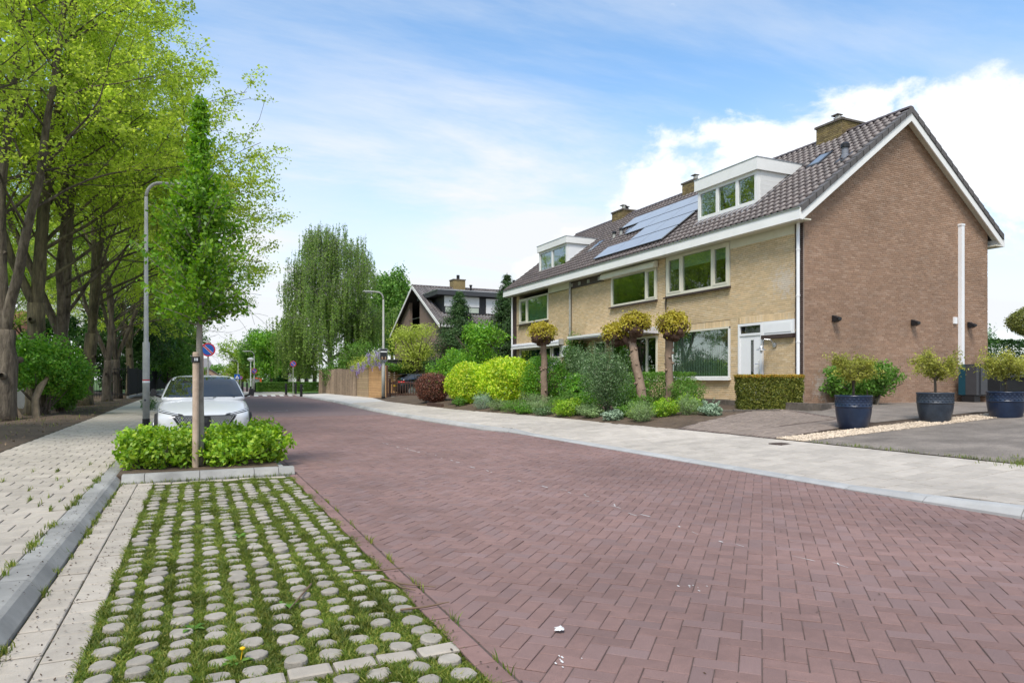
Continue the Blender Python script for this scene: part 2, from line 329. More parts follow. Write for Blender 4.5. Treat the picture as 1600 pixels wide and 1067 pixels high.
lf_con = leafmat("conifer_needle", (.016,.045,.012), (.03,.07,.018), (.06,.10,.03), .12)
lf_grey = leafmat("grey_green_leaf", (.03,.065,.02), (.06,.11,.035), (.17,.24,.12), .25, .35)
lf_lav = leafmat("lavender_leaf", (.10,.15,.06), (.15,.21,.085), (.20,.28,.11), .3)
lf_sage = leafmat("silver_sage_leaf", (.13,.19,.12), (.20,.27,.18), (.26,.33,.23), .25)
lf_wis = leafmat("wisteria_flower", (.24,.17,.42), (.36,.28,.55), (.50,.42,.66), .3, k=1.15)
lf_grass = leafmat("grass_blade", (.06,.105,.014), (.12,.175,.024), (.29,.28,.06), .38, big=.45, bsc=3.5, k=1.05)
lf_acer = leafmat("pale_acer_leaf", (.16,.20,.03), (.27,.32,.05), (.38,.42,.10), .4)
# ------------------------------------------------------------------ ground, road, pavements
R = random.Random(11); NR = np.random.default_rng(5)
ROADX0, ROADX1 = 1.345, 7.42
def smooth(a, b, x): t = min(1, max(0, (x-a)/(b-a))); return t*t*(3-2*t)
def kerbx(y):                       # road-side foot of the right kerb
    return 7.36 - .42*smooth(15.6, 17.2, y) - .18*smooth(18, 22, y) + .62*smooth(26, 44, y)
def kerbh(y): return .035 + .075*max(smooth(15.4, 16.3, y), 1 - smooth(4.6, 5.3, y))
def pavx(y): return 10.25 - .25*smooth(12, 16, y) - .95*smooth(17, 26, y) - .0*y + 1.0*smooth(34, 44, y)
def pz(x, y):                       # height of the right pavement
    k = kerbh(y); x0 = kerbx(y) + .2; return k + (.21 - k)*min(1, max(0, (x - x0)/(pavx(y) - x0)))
def G(x, y):                        # garden and drive
    e = pavx(y); t = max(0, x - e)
    near = .21 + .062*min(t, 6.5); far = .21 + .43*(1 - math.exp(-t/1.9))
    w = smooth(10.5, 18., y); return near*(1-w) + far*w

def sheet(name, f, xs, ys, mt, kind='structure', parent=None, label=None):
    mb = MB(); nx, ny = len(xs), len(ys)
    vs = [(x, y, f(x, y)) for y in ys for x in xs]
    mb.add(vs, [(j*nx+i, j*nx+i+1, (j+1)*nx+i+1, (j+1)*nx+i) for j in range(ny-1) for i in range(nx-1)])
    return obj(name, mb, mt, parent, kind=kind, smooth=True, label=label)
def lin(a, b, n): return [a + (b-a)*i/(n-1) for i in range(n)]

sheet('ground', lambda x, y: -.09, [-900, -60, 60, 900], [-300, -30, 110, 1500], m_lawn)
road = sheet('road', lambda x, y: -.006, [1.222, 9.0], [-14, 0, 26, 57], m_joint)
far_road = sheet('road_beyond', lambda x, y: .0, [0.9, 7.6], [25.98, 40, 57.5], mat("far_red_paving", (.205,.145,.14), (.165,.112,.108), .85, 22, .3, 60, weather=.1, speck=.15))
sheet('road_behind', lambda x, y: -.002, [1.222, 9.0], [-14, -.6], MATS["far_red_paving"])
left_pavement = sheet('left_pavement', lambda x, y: .088, [-3.12, -1.1], [-14, 0, 30, 58], m_joint)
sheet('left_pavement_beyond', lambda x, y: .1, [-3.12, -1.1], [29.98, 40, 58], mat("far_paver", (.49,.455,.40), (.42,.39,.345), .9, 9, .3, 60, weather=.1))
sheet('soil_strip', lambda x, y: .1 + .05*math.sin(x*1.3 + .5*math.sin(y*.35))*smooth(-3.1, -4.2, x) + .03*math.sin(y*.9+x)*smooth(-3.1, -4, x), [-3.12, -3.3] + lin(-3.6, -9.5, 14), lin(-14, 75, 120), m_soil)
sheet('grass_verge', lambda x, y: .12, [-9.5, -60], [-14, 40, 130], m_lawn)

def paver(mb, poly, z, depth=.05, c=.006, zf=None, jit=0., tilt=0.):
    n = len(poly); cx = sum(p[0] for p in poly)/n; cy = sum(p[1] for p in poly)/n
    dz = R.uniform(-jit, jit); tx, ty = R.uniform(-tilt, tilt), R.uniform(-tilt, tilt)
    def Z(x, y): return (zf(x, y) if zf else z) + dz + tx*(x-cx) + ty*(y-cy)
    rad = max(1e-4, min(math.hypot((poly[i][0]+poly[(i+1)%n][0])/2-cx, (poly[i][1]+poly[(i+1)%n][1])/2-cy) for i in range(n)))
    k = max(.3, 1 - c/rad)
    top = []
    for x, y in poly:
        X, Y = cx + (x-cx)*k, cy + (y-cy)*k; top.append((X, Y, Z(X, Y)))
    mid = [(x, y, Z(x, y) - c*.8) for x, y in poly]; bot = [(x, y, Z(x, y) - depth) for x, y in poly]
    fs = [tuple(range(n))] + [(n+i, n+(i+1)%n, (i+1)%n, i) for i in range(n)] + [(2*n+i, 2*n+(i+1)%n, n+(i+1)%n, n+i) for i in range(n)]
    mb.add(top + mid + bot, fs)
def clip(poly, ax, lim, keep_less):
    out = []
    for i in range(len(poly)):
        a, b = poly[i], poly[(i+1) % len(poly)]
        ia = (a[ax] <= lim) == keep_less; ib = (b[ax] <= lim) == keep_less
        if ia: out.append(a)
        if ia != ib:
            t = (lim - a[ax])/(b[ax] - a[ax]); out.append((a[0]+(b[0]-a[0])*t, a[1]+(b[1]-a[1])*t))
    return out
def area(p): return abs(sum(p[i][0]*p[(i+1)%len(p)][1] - p[(i+1)%len(p)][0]*p[i][1] for i in range(len(p))))/2
FW = Vector((.4206, .9073)); RT = Vector((.9073, -.4206))
def in_view(x, y):
    d = FW.x*x + FW.y*y; return d > .6 and abs(RT.x*x + RT.y*y) < d*.78 + .15
def lay(parent, name, mt, polys, limit=300, **kw):
    """each polygon its own piece; the ones that show largest singly, the rest as one joined part"""
    def key(p):
        x = sum(q[0] for q in p)/len(p); y = sum(q[1] for q in p)/len(p); d = FW.x*x + FW.y*y
        return (0 if in_view(x, y) and d > 2.75 else 1, math.hypot(x, y))
    polys = sorted(polys, key=key); rest = MB()
    for i, p in enumerate(polys):
        if i < limit:
            mb = MB(); cx = sum(q[0] for q in p)/len(p); cy = sum(q[1] for q in p)/len(p)
            paver(mb, p, **kw)
            mb.v = [(x-cx, y-cy, z) for x, y, z in mb.v]
            obj(name, mb, mt, parent, loc=(cx, cy, 0))
        else: paver(rest, p, **kw)
    if rest.v: obj(name + '_field', rest, mt, parent, kind='stuff')

# herringbone at 45 degrees between the edge rows
BW = .106; g_ = .0019; s2 = math.sqrt(.5); hb = []
for a in range(-70, 370):
    for b in range(-210, 370):
        r = (a - b) % 4
        if r == 0: q = ((a*BW, b*BW), ((a+2)*BW, b*BW), ((a+2)*BW, (b+1)*BW), (a*BW, (b+1)*BW))
        elif r == 3: q = ((a*BW, b*BW), ((a+1)*BW, b*BW), ((a+1)*BW, (b+2)*BW), (a*BW, (b+2)*BW))
        else: continue
        mx = sum(p[0] for p in q)/4; my = sum(p[1] for p in q)/4; X, Y = (mx-my)*s2, (mx+my)*s2
        if not (ROADX0-.1 < X < ROADX1+.1 and -.6 < Y < 26): continue
        g2 = g_ * (1.0 + .5*R.random())
        q = [(x + (g2 if x < mx else -g2), y + (g2 if y < my else -g2)) for x, y in q]
        da = R.gauss(0, .008); ca, sa = math.cos(da), math.sin(da)
        q = [(mx + (x-mx)*ca - (y-my)*sa, my + (x-mx)*sa + (y-my)*ca) for x, y in q]
        P = [((x-y)*s2, (x+y)*s2) for x, y in q]
        P = clip(clip(P, 0, ROADX0 + .006, False), 0, ROADX1, True)
        if len(P) >= 3 and area(P) > .002: hb.append(P)
lay(road, 'paving_brick', m_road, hb, z=0., jit=.002, tilt=.012, c=.0035)
er = []; y = -1.
while y < 26:
    er.append([(1.225, y+.004), (1.335, y+.004), (1.335, y+.222), (1.225, y+.222)]); y += .226
lay(road, 'edge_brick', m_road_e, er, limit=120, z=.001, jit=.002, tilt=.01, c=.005)

# white scuffed remains of a paint line along the road, laid as thin paint
chalk = MB()
line = [(3.63,14.86),(3.81,12.58),(3.99,10.62),(3.92,8.45),(4.18,7.17),(4.13,6.07),(4.03,4.47),(4.21,4.14),(4.34,3.37)]
for (x0, y0), (x1, y1) in zip(line, line[1:]):
    n = int(math.hypot(x1-x0, y1-y0)/.16)
    for i in range(n):
        if R.random() < .36: continue
        t = (i+R.random())/n; x = x0+(x1-x0)*t + R.gauss(0, .03); yy = y0+(y1-y0)*t
        w = R.uniform(.002, .010); l = R.uniform(.02, .10)*(1 if yy < 12 else 1.3); sk = R.gauss(0, .02)
        chalk.add([(x-w, yy-l, .0042), (x+w*.6, yy-l*.8, .0042), (x+w+sk, yy+l*.9, .0042), (x-w*.4+sk, yy+l, .0042)], [(0,1,2,3)])
for cx, cy in ((1.62, 2.92), (3.0, 3.6)):
    for k in range(7):
        x, yy = cx+R.gauss(0,.035), cy+R.gauss(0,.05); l = R.uniform(.005,.016)
        chalk.add([(x-l*.4, yy-l, .0042), (x+l*.3, yy-l*.7, .0042), (x+l*.5, yy+l, .0042), (x-l*.3, yy+l*.8, .0042)], [(0,1,2,3)])
obj('paint_remains', chalk, m_chalk, road, kind='stuff')

# zebra / plateau teeth at the far junction
pl = obj('road_plateau', MB().box(-3.2, 60, 58.6, 74.5, -.1, .075), MATS["far_paver"], kind='structure')
ramp = MB().prism([(1.3, 57.4, .002), (1.3, 58.6, .077), (1.3, 58.6, -.05), (1.3, 57.4, -.05)], (6.3, 0, 0))
obj('plateau_ramp', ramp, MATS["far_red_paving"], pl)
for i in range(9):
    x = 1.6 + i*.65
    obj('tooth_marking', MB().add([(x, 57.45, .012), (x+.33, 57.45, .012), (x+.33, 58.5, .079), (x, 58.5, .079)], [(0,1,2,3)]), m_white, pl)
sheet('road_far_end', lambda x, y: .0, [1.3, 7.6], [74.5, 90, 200], MATS["far_red_paving"])
sheet('far_lawn', lambda x, y: .09, [7.9, 60], [63.5, 75, 110], mat("mown_grass", (.13,.24,.035), (.10,.19,.025), .95, 3, .5, 30))

# parking bay: concrete studs with grass between, gutter pavers, cross row
sheet('bay_beyond', lambda x, y: -.01, [-.9, 1.23], [14.0, 30, 57], MATS["far_paver"])
bay = sheet('parking_bay', lambda x, y: -.024 + .007*math.sin(7*x)*math.sin(5*y), lin(-.9, 1.23, 12), lin(-2, 10.3, 40), m_gsoil)
gp = []
for c0 in (-.885, -.695):
    y = -1.5 + (.07 if c0 > -.8 else 0)
    while y < 10.2:
        gp.append([(c0+.005, y+.004), (c0+.185, y+.004), (c0+.185, y+.196), (c0+.005, y+.196)]); y += .2
lay(bay, 'gutter_paver', m_paver, gp, limit=110, z=-.002, jit=.004, tilt=.012, c=.006)
CROSS = 3.33
cr = [[(x+.006+R.uniform(-.003,.003), CROSS-.055), (x+.2, CROSS-.055+R.uniform(-.008,.008)), (x+.2, CROSS+.055), (x+.006, CROSS+.055+R.uniform(-.008,.008))] for x in [-.46 + .212*i for i in range(8)]]
cr += [[(x+.006, 10.08), (x+.2, 10.08), (x+.2, 10.2), (x+.006, 10.2)] for x in [-.5 + .208*i for i in range(8)]]
lay(bay, 'cross_paver', m_paver, cr, limit=40, z=.004, jit=.006, tilt=.02, c=.008)
studs = []
ys = [CROSS - .145 - .177*i for i in range(9)] + [CROSS + .145 + .177*i for i in range(38)]
for r_, y in enumerate(ys):
    if y > 10.0: continue
    for k in range(10):
        studs.append((-.415 + .1725*k + R.gauss(0, .007), y + R.gauss(0, .009) + .010*math.sin(k*2.1), R.uniform(.054, .064)))
def stud_mesh(seed):
    q = random.Random(seed); n = 16; mb = MB(); prof = ((.0, 0.), (.9, .0), (1., -.006), (1.06, -.06))
    wob = [1 + .05*math.sin(3*2*math.pi*k/n + seed) + q.uniform(-.03, .03) for k in range(n)]
    vs = []
    for r, z in prof[1:]:
        for k in range(n):
            a = 2*math.pi*k/n; vs.append((r*wob[k]*math.cos(a), r*wob[k]*math.sin(a), z + (q.uniform(-.003, .002) if z > -.05 else 0)))
    fs = [tuple(range(n))] + [((i+1)*n+k, (i+1)*n+(k+1)%n, i*n+(k+1)%n, i*n+k) for i in range(2) for k in range(n)]
    return mb.add(vs, fs)
SM = [stud_mesh(i) for i in range(6)]; SMM = [s.mesh('stud') for s in SM]
for s in SMM: s.materials.append(m_stud)
studs.sort(key=lambda s: (0 if in_view(s[0], s[1]) else 1, s[1]))
rest = MB()
for i, (x, y, r) in enumerate(studs):
    k = R.randrange(6); h = R.gauss(.002, .006) - (.016 if R.random() < .06 else 0); a = R.uniform(0, 6.28); tx, ty = R.gauss(0, .035), R.gauss(0, .035)
    if i < 300:
        o = bpy.data.objects.new('stud', SMM[k]); o.location = (x, y, h); o.rotation_euler = (tx, ty, a); o.scale = (r, r*R.uniform(.92, 1.04), 1); link(o, bay)
    else:
        M_ = Matrix.Translation((x, y, h)) @ Matrix.Rotation(a, 4, 'Z') @ Matrix.Diagonal((r, r, 1, 1)); rest.add([M_ @ Vector(v) for v in SM[k].v], SM[k].f)
obj('stud_field', rest, m_stud, bay, kind='stuff')

def blades(pts, hgt, wid=.004, lean=.6, rng=NR):
    """pts (N,3) -> N grass blades, each a bent strip of two faces"""
    n = len(pts); a = rng.uniform(0, 2*np.pi, n); h = hgt*rng.uniform(.5, 1.35, n) if np.isscalar(hgt) else hgt*rng.uniform(.6, 1.3, n)
    dx, dy = np.cos(a), np.sin(a); w = wid*rng.uniform(.7, 1.4, n); le = lean*h*rng.uniform(.1, 1.1, n); b = rng.uniform(0, 2*np.pi, n); lx, ly = np.cos(b)*le, np.sin(b)*le
    P = np.asarray(pts, float)
    def pt(s, k, t): return np.stack([P[:,0]+dx*w*s+lx*k, P[:,1]+dy*w*s+ly*k, P[:,2]+h*t], 1)
    q1 = np.stack([pt(-1,0,0), pt(1,0,0), pt(.75,.35,.6), pt(-.75,.35,.6)], 1)
    q2 = np.stack([pt(-.75,.35,.6), pt(.75,.35,.6), pt(.12,1,1), pt(-.12,1,1)], 1)
    return np.concatenate([q1, q2])
# grass between the studs: thick in the lanes, thin elsewhere
sx = np.array([s[0] for s in studs]); sy = np.array([s[1] for s in studs])
NC = 560000; cand = np.stack([NR.uniform(-.52, 1.245, NC), NR.uniform(1.2, 10.1, NC)], 1)
lane = .5 + .5*np.cos((cand[:,0] + .329)/.1725*2*np.pi)
patch = .5 + .5*np.sin(cand[:,0]*3.1 + 1.3*np.sin(cand[:,1]*.9))*np.sin(cand[:,1]*1.7 + .7) + .35*np.sin(cand[:,0]*11+cand[:,1]*7)
prob = np.clip(.34 + .55*lane**1.3 + .40*patch, .10, 1)
edge = np.exp(-((cand[:,0]-1.2)/.07)**2) + np.exp(-((cand[:,0]+.5)/.05)**2); prob = np.clip(prob + .5*edge, 0, 1)
keep = NR.uniform(0, 1, len(cand)) < prob*.66
keep &= ~((np.abs(cand[:,1]-CROSS) < .058) & (cand[:,0] < 1.2))
cand = cand[keep]
ok = np.ones(len(cand), bool)
for i0 in range(0, len(cand), 8000):
    c = cand[i0:i0+8000]; d2 = ((c[:,None,0]-sx[None])**2 + (c[:,None,1]-sy[None])**2).min(1); ok[i0:i0+8000] = d2 > .060**2
cand = cand[ok]
hh = .019 + .022*np.clip(np.sin(cand[:,0]*9+2*np.sin(cand[:,1]*4))*.5+.5, 0, 1)
obj('bay_grass', quads_mesh('bay_grass', blades(np.column_stack([cand, np.full(len(cand), -.027)]), hh, .0038, 1.2)), lf_grass, kind='stuff', label='short grass and moss growing between the parking bay studs')

# kerbs
def kerb_stone(parent, prof, y0, y1, mt, name='kerb_stone', along='y'):
    """prof: (offset, z) across; offset may be a function of the running coordinate"""
    mb = MB(); n = len(prof); vs = []
    for y in (y0+.004, y1-.004):
        for a, z in prof:
            a = a(y) if callable(a) else a; z = z(y) if callable(z) else z
            vs.append((a, y, z) if along == 'y' else (y, a, z))
    fs = [(i, (i+1)%n, n+(i+1)%n, n+i) for i in range(n)]
    fs += [tuple(reversed(range(n))), tuple(range(n, 2*n))]
    if along == 'x': fs = [tuple(reversed(f)) for f in fs]
    return obj(name, mb.add(vs, fs), mt, parent)
lk = thing('left_kerb', None, None, (-1., 0, 0), kind='structure')
for i in range(-2, 56):
    y0 = i + .25
    kerb_stone(lk, [(-.895, -.06), (-.895, .012), (-.955, .085), (-.985, .1), (-1.125, .104), (-1.125, -.06)][::-1], y0, y0+1, m_kerb)
bk = thing('bed_kerb', None, None, (.2, 10.3, 0), kind='structure')
xs = [-.89, -.62, .05, .75, 1.08, 1.30]
for a, b in zip(xs, xs[1:]):
    kerb_stone(bk, [(10.25, -.06), (10.25, .02), (10.31, .10), (10.33, .108), (10.47, .108), (10.47, -.06)], a, b, m_kerb, along='x')
for a, b in ((10.5, 11.4), (11.4, 12.3), (12.3, 13.2), (13.2, 14.0)):
    kerb_stone(bk, [(1.10, -.06), (1.10, .05), (1.12, .06), (1.22, .045), (1.23, -.06)], a, b, m_kerb_l)
rk = thing('right_kerb', None, None, (7.4, 12, 0), kind='structure')
y = -3.02
while y < 57:
    L_ = 1.0 if y < 60 else 2
    def off(d): return lambda yy: kerbx(yy) + d
    def hz(d): return lambda yy: kerbh(yy) + d
    kerb_stone(rk, [(off(0), -.05), (off(0), lambda yy: .012 + .02*(kerbh(yy)-.035)/.075), (off(.055), hz(-.008)), (off(.07), hz(0)), (off(.205), hz(.004)), (off(.205), -.05)][::-1], y, y+L_, m_kerb_l); y += L_

# left pavement flags
lp = []; row = 0; y = -2.0
while y < 30:
    x = -1.135 - (.15 if row % 2 else 0)
    if row % 2: lp.append([(-1.28, y+.004), (-1.135, y+.004), (-1.135, y+.296), (-1.28, y+.296)])
    while x > -3.05:
        x1 = max(x-.3, -3.1)
        if x - x1 > .08: lp.append([(x1+.005, y+.004), (x-.005, y+.004), (x-.005, y+.296), (x1+.005, y+.296)])
        x -= .3
    y += .3; row += 1
lay(left_pavement, 'flag_paver', m_paver, lp, z=.1, jit=.003, tilt=.008, c=.005)
# right pavement flags, following the cross fall
right_pavement = sheet('right_pavement', lambda x, y: pz(kerbx(y)+.2 + x*(pavx(y)+.1-kerbx(y)-.2), y) - .012 if True else 0, [0, 1], [0, 1], m_joint)
bpy.data.objects.remove(right_pavement)
mbp = MB(); ys_ = lin(-8, 57.4, 160)
for y in ys_:
    for t in (0, .5, 1.0):
        x = kerbx(y) + .2 + t*(pavx(y) - kerbx(y) - .16); mbp.v.append((x, y, pz(x, y) - .014))
for j in range(len(ys_)-1):
    for i in (0, 1): mbp.f.append((j*3+i, j*3+i+1, j*3+i+4, j*3+i+3))
right_pavement = obj('right_pavement', mbp, m_joint, kind='structure')
rp = []; y = -3.0; row = 0
while y < 36:
    x = kerbx(y+.15) + .212 + (-.15 if row % 2 else 0)
    while x < pavx(y) - .05:
        a, b = max(x, kerbx(y+.15)+.212), min(x + .3, pavx(y+.15))
        if b - a > .06: rp.append([(a+.005, y+.005), (b-.005, y+.005), (b-.005, y+.295), (a+.005, y+.295)])
        x += .3
    y += .3; row += 1
lay(right_pavement, 'flag_paver', m_paver_l, rp, z=0, zf=pz, jit=.0025, tilt=.006, c=.005)
mbp = MB(); ys_ = lin(35.9, 57.4, 50)
for y in ys_:
    for t in (0, 1.0):
        x = kerbx(y) + .205 + t*(pavx(y) - kerbx(y) - .2); mbp.v.append((x, y, pz(x, y)))
for j in range(len(ys_)-1): mbp.f.append((j*2, j*2+1, j*2+3, j*2+2))
obj('right_pavement_beyond', mbp, mat("far_pale_paver", (.55,.53,.50), (.49,.47,.445), .9, 9, .3, 60, weather=.1), kind='structure')

# garden soil and drive
mbp = MB(); ys_ = lin(-6, 57, 130); ts = [0, .2, .5, 1, 1.6, 2.3, 3, 4, 5, 6, 8, 12, 20, 34]
for y in ys_:
    for t in ts: x = pavx(y) + .02 + t; mbp.v.append((x, y, G(x, y) - .008 + (.012*math.sin(x*5)*math.sin(y*4.3) if .1 < t < 6 and y > 13.5 else 0)))
n_ = len(ts)
for j in range(len(ys_)-1):
    for i in range(n_-1): mbp.f.append((j*n_+i, j*n_+i+1, (j+1)*n_+i+1, (j+1)*n_+i))
obj('garden_soil', mbp, m_soil, kind='structure', smooth=True)
def patch(name, poly, dz, mt, kind='structure', n=16, parent=None):
    """flat shape draped over the garden heights: poly is four corners"""
    mb = MB(); a, b, c, d = [Vector(p) for p in poly]
    for j in range(n+1):
        for i in range(n+1):
            s, t = i/n, j/n; p = a*(1-s)*(1-t) + b*s*(1-t) + c*s*t + d*(1-s)*t; mb.v.append((p.x, p.y, G(p.x, p.y) + dz))
    for j in range(n):
        for i in range(n): mb.f.append((j*(n+1)+i, j*(n+1)+i+1, (j+1)*(n+1)+i+1, (j+1)*(n+1)+i))
    return obj(name, mb, mt, parent, kind=kind, smooth=True)
patch('asphalt_drive', [(10.26, -4), (27, -4), (27, 8.15), (10.30, 9.25)], .004, m_asph)
patch('asphalt_yard', [(13.1, 10.35), (27, 8.6), (27, 14.5), (14.9, 14.5)], .004, m_asph)
bp = patch('brick_path', [(10.27, 9.95), (13.6, 10.3), (15.0, 14.6), (10.24, 12.9)], .004, m_joint)
pb = []; a0 = Vector((10.27, 9.95))
for i in range(0, 80):
    for j in range(0, 30):
        x = 10.3 + j*.21 + (.105 if i % 2 else 0); y = 9.9 + i*.068
        lo = 9.97 + .1*(x-10.27); hi = 12.85 + (x-10.24)*.35
        if x + .2 > 13.5 + (y-10.3)*.33 or y < lo or y > hi: continue
        if abs((y - 11.1) - (x-10.3)*.02) < .2: continue
        pb.append([(x+.004, y+.003), (x+.206, y+.003), (x+.206, y+.065), (x+.004, y+.065)])
for i in range(12): pb.append([(10.3+i*.3+.004, 10.92), (10.3+i*.3+.296, 10.92), (10.3+i*.3+.296, 11.27), (10.3+i*.3+.004, 11.27)])
lay(bp, 'path_brick', m_rbrick, pb, limit=60, z=0, zf=lambda x, y: G(x, y) + .014, jit=.003, tilt=.01, c=.003)
gs = patch('gravel_bed', [(10.3, 9.27), (27, 8.15), (27, 8.72), (10.3, 9.93)], .003, m_gravel)
st = []
for k in range(6500):
    t = R.random()**1.3; x = 10.32 + t*9; lo = 9.27 - (x-10.3)*.067; hi = 9.93 - (x-10.3)*.072
    y = R.uniform(lo-.03, hi+.04); s = R.uniform(.010, .023); st.append((x, y, G(x, y) + .006 + R.random()*.012, s))
stn = np.array(st); o8 = np.array([(1,0,0),(0,1,0),(-1,0,0),(0,-1,0),(0,0,.7),(0,0,-.7)], float); f8 = [(0,1,4),(1,2,4),(2,3,4),(3,0,4),(1,0,5),(2,1,5),(3,2,5),(0,3,5)]
V8 = (o8[None]*NR.uniform(.7, 1.3, (len(st), 6, 1)))*stn[:,3][:,None,None]
an = NR.uniform(0, 6.28, len(st)); c_, s_ = np.cos(an)[:,None], np.sin(an)[:,None]
V8 = np.stack([V8[:,:,0]*c_-V8[:,:,1]*s_, V8[:,:,0]*s_+V8[:,:,1]*c_, V8[:,:,2]], 2) + stn[:,None,:3]
gm = bpy.data.meshes.new('gravel'); gm.from_pydata(V8.reshape(-1,3).tolist(), [], [tuple(i+6*k for i in f) for k in range(len(st)) for f in f8])
obj('gravel', gm, m_gravel, gs, kind='stuff')

# raised terrace by the house and its mossy kerb stones
terr = obj('terrace', MB().prism([(15.0, 13.2, .3), (16.08, 13.2, .3), (16.08, 20.8, .3), (15.0, 20.8, .3)], (0, 0, .36)), m_rbrick, kind='structure')
def edging(x0, y0, x1, y1, z, n, w=.13, h=.15):
    for i in range(n):
        a, b = i/n, (i+1)/n; p, q = Vector((x0+(x1-x0)*a, y0+(y1-y0)*a, 0)), Vector((x0+(x1-x0)*b, y0+(y1-y0)*b, 0)); d = (q-p)*.49
        nn = Vector((-d.y, d.x, 0)).normalized()*w; c = (p+q)/2 + Vector((R.uniform(-.015,.015), 0, z + R.uniform(-.012,.012)))
        obj('edging_stone', MB().obox(c, d, nn, (0, 0, h)), m_stone, terr)
edging(14.9, 20.8, 14.9, 13.1, .58, 12); edging(14.95, 13.05, 16.4, 13.6, .56, 3)
edging(13.0, 14.9, 14.4, 13.75, .43, 3, .2, .1); edging(13.0, 14.9, 13.0, 16.4, .43, 2, .15, .1)
obj('step_slab', MB().prism([(13.1, 15.0, .3), (14.5, 13.95, .3), (14.9, 13.9, .3), (14.9, 17.0, .3), (13.1, 17, .3)], (0, 0, .2)), m_rbrick, terr)
# ------------------------------------------------------------------ the terrace of three houses
XF, XB, ZG, ZE = 16.1, 24.8, .4, 6.05
RX, RZ, EX, EZ = 20.45, 9.86, 15.70, 6.27
SL = (RZ-EZ)/(RX-EX)
def rz_(x): return EZ + SL*(x-EX) if x <= RX else RZ - SL*(x-RX)
def wall_cells(u0, u1, v0, v1, ops):
    us = sorted({u0, u1, *[min(max(o[i], u0), u1) for o in ops for i in (0, 1)]}); vs = sorted({v0, v1, *[min(max(o[i], v0), v1) for o in ops for i in (2, 3)]})
    for a, b in zip(us, us[1:]):
        for c, d in zip(vs, vs[1:]):
            if any(o[0] <= (a+b)/2 <= o[1] and o[2] <= (c+d)/2 <= o[3] for o in ops): continue
            yield a, b, c, d
def brick_rows(u0, u1, v0, v1, ops, lim=None, L=.205, Hh=.0615, J=.0105):
    out = []; k = 0; v = v0
    while v + Hh*.6 < v1:
        vc = v + Hh/2; a, b = u0, u1
        if lim: a, b = lim(vc, a, b)
        iv = [(a, b)]
        for o in ops:
            if o[2] < vc < o[3]:
                nv = []
                for p, q in iv:
                    if o[1] <= p or o[0] >= q: nv.append((p, q)); continue
                    if o[0] > p: nv.append((p, o[0]))
                    if o[1] < q: nv.append((o[1], q))
                iv = nv
        off = (k % 2)*L/2 + R.choice((0, 0, .5, .25))*L*.5
        n0 = int((a-u0)/L) - 2
        for p, q in iv:
            n = n0
            while True:
                s = u0 + n*L - off; e = s + L; n += 1
                if s > q: break
                s2_, e2 = max(s, p), min(e, q)
                if e2 - s2_ > .035: out.append((s2_ + J/2, e2 - J/2, v + J/2, min(v + Hh - J/2, v1)))
        v += Hh; k += 1
    return out
def brick_box(mb, c, du, dv, dn):
    """five visible faces: centre on the outer face, half sizes along u and v, depth inwards"""
    c = Vector(c); ch = .0025
    f = [c + du*a + dv*b for a, b in ((-1,-1),(1,-1),(1,1),(-1,1))]
    g = [p - dn for p in f]
    mb.add(f + g, [(0,1,2,3), (4,5,1,0), (5,6,2,1), (6,7,3,2), (7,4,0,3)])
def brick_skin(parent, name, mt, bricks, origin, U, V, Nn, singles=0, proud=.013):
    """bricks as (u0,u1,v0,v1) on the plane; singles = keys of the ones built singly"""
    rest = MB(); U, V, Nn = Vector(U), Vector(V), Vector(Nn); origin = Vector(origin)
    order = sorted(bricks, key=lambda b: (origin + U*b[0] + V*b[2] - Vector((0,0,CAM_H))).length) if singles else bricks
    for i, (a, b, c, d) in enumerate(order):
        p = proud + R.uniform(-.002, .002); cc = origin + U*((a+b)/2) + V*((c+d)/2)
        if i < singles:
            mb = MB(); brick_box(mb, Nn*p, U*((b-a)/2), V*((d-c)/2), Nn*(p+.002)); obj(name, mb, mt, parent, loc=cc)
        else: brick_box(rest, cc + Nn*p, U*((b-a)/2), V*((d-c)/2), Nn*(p+.002))
    if rest.v: obj(name + 'work', rest, mt, parent, kind='stuff')
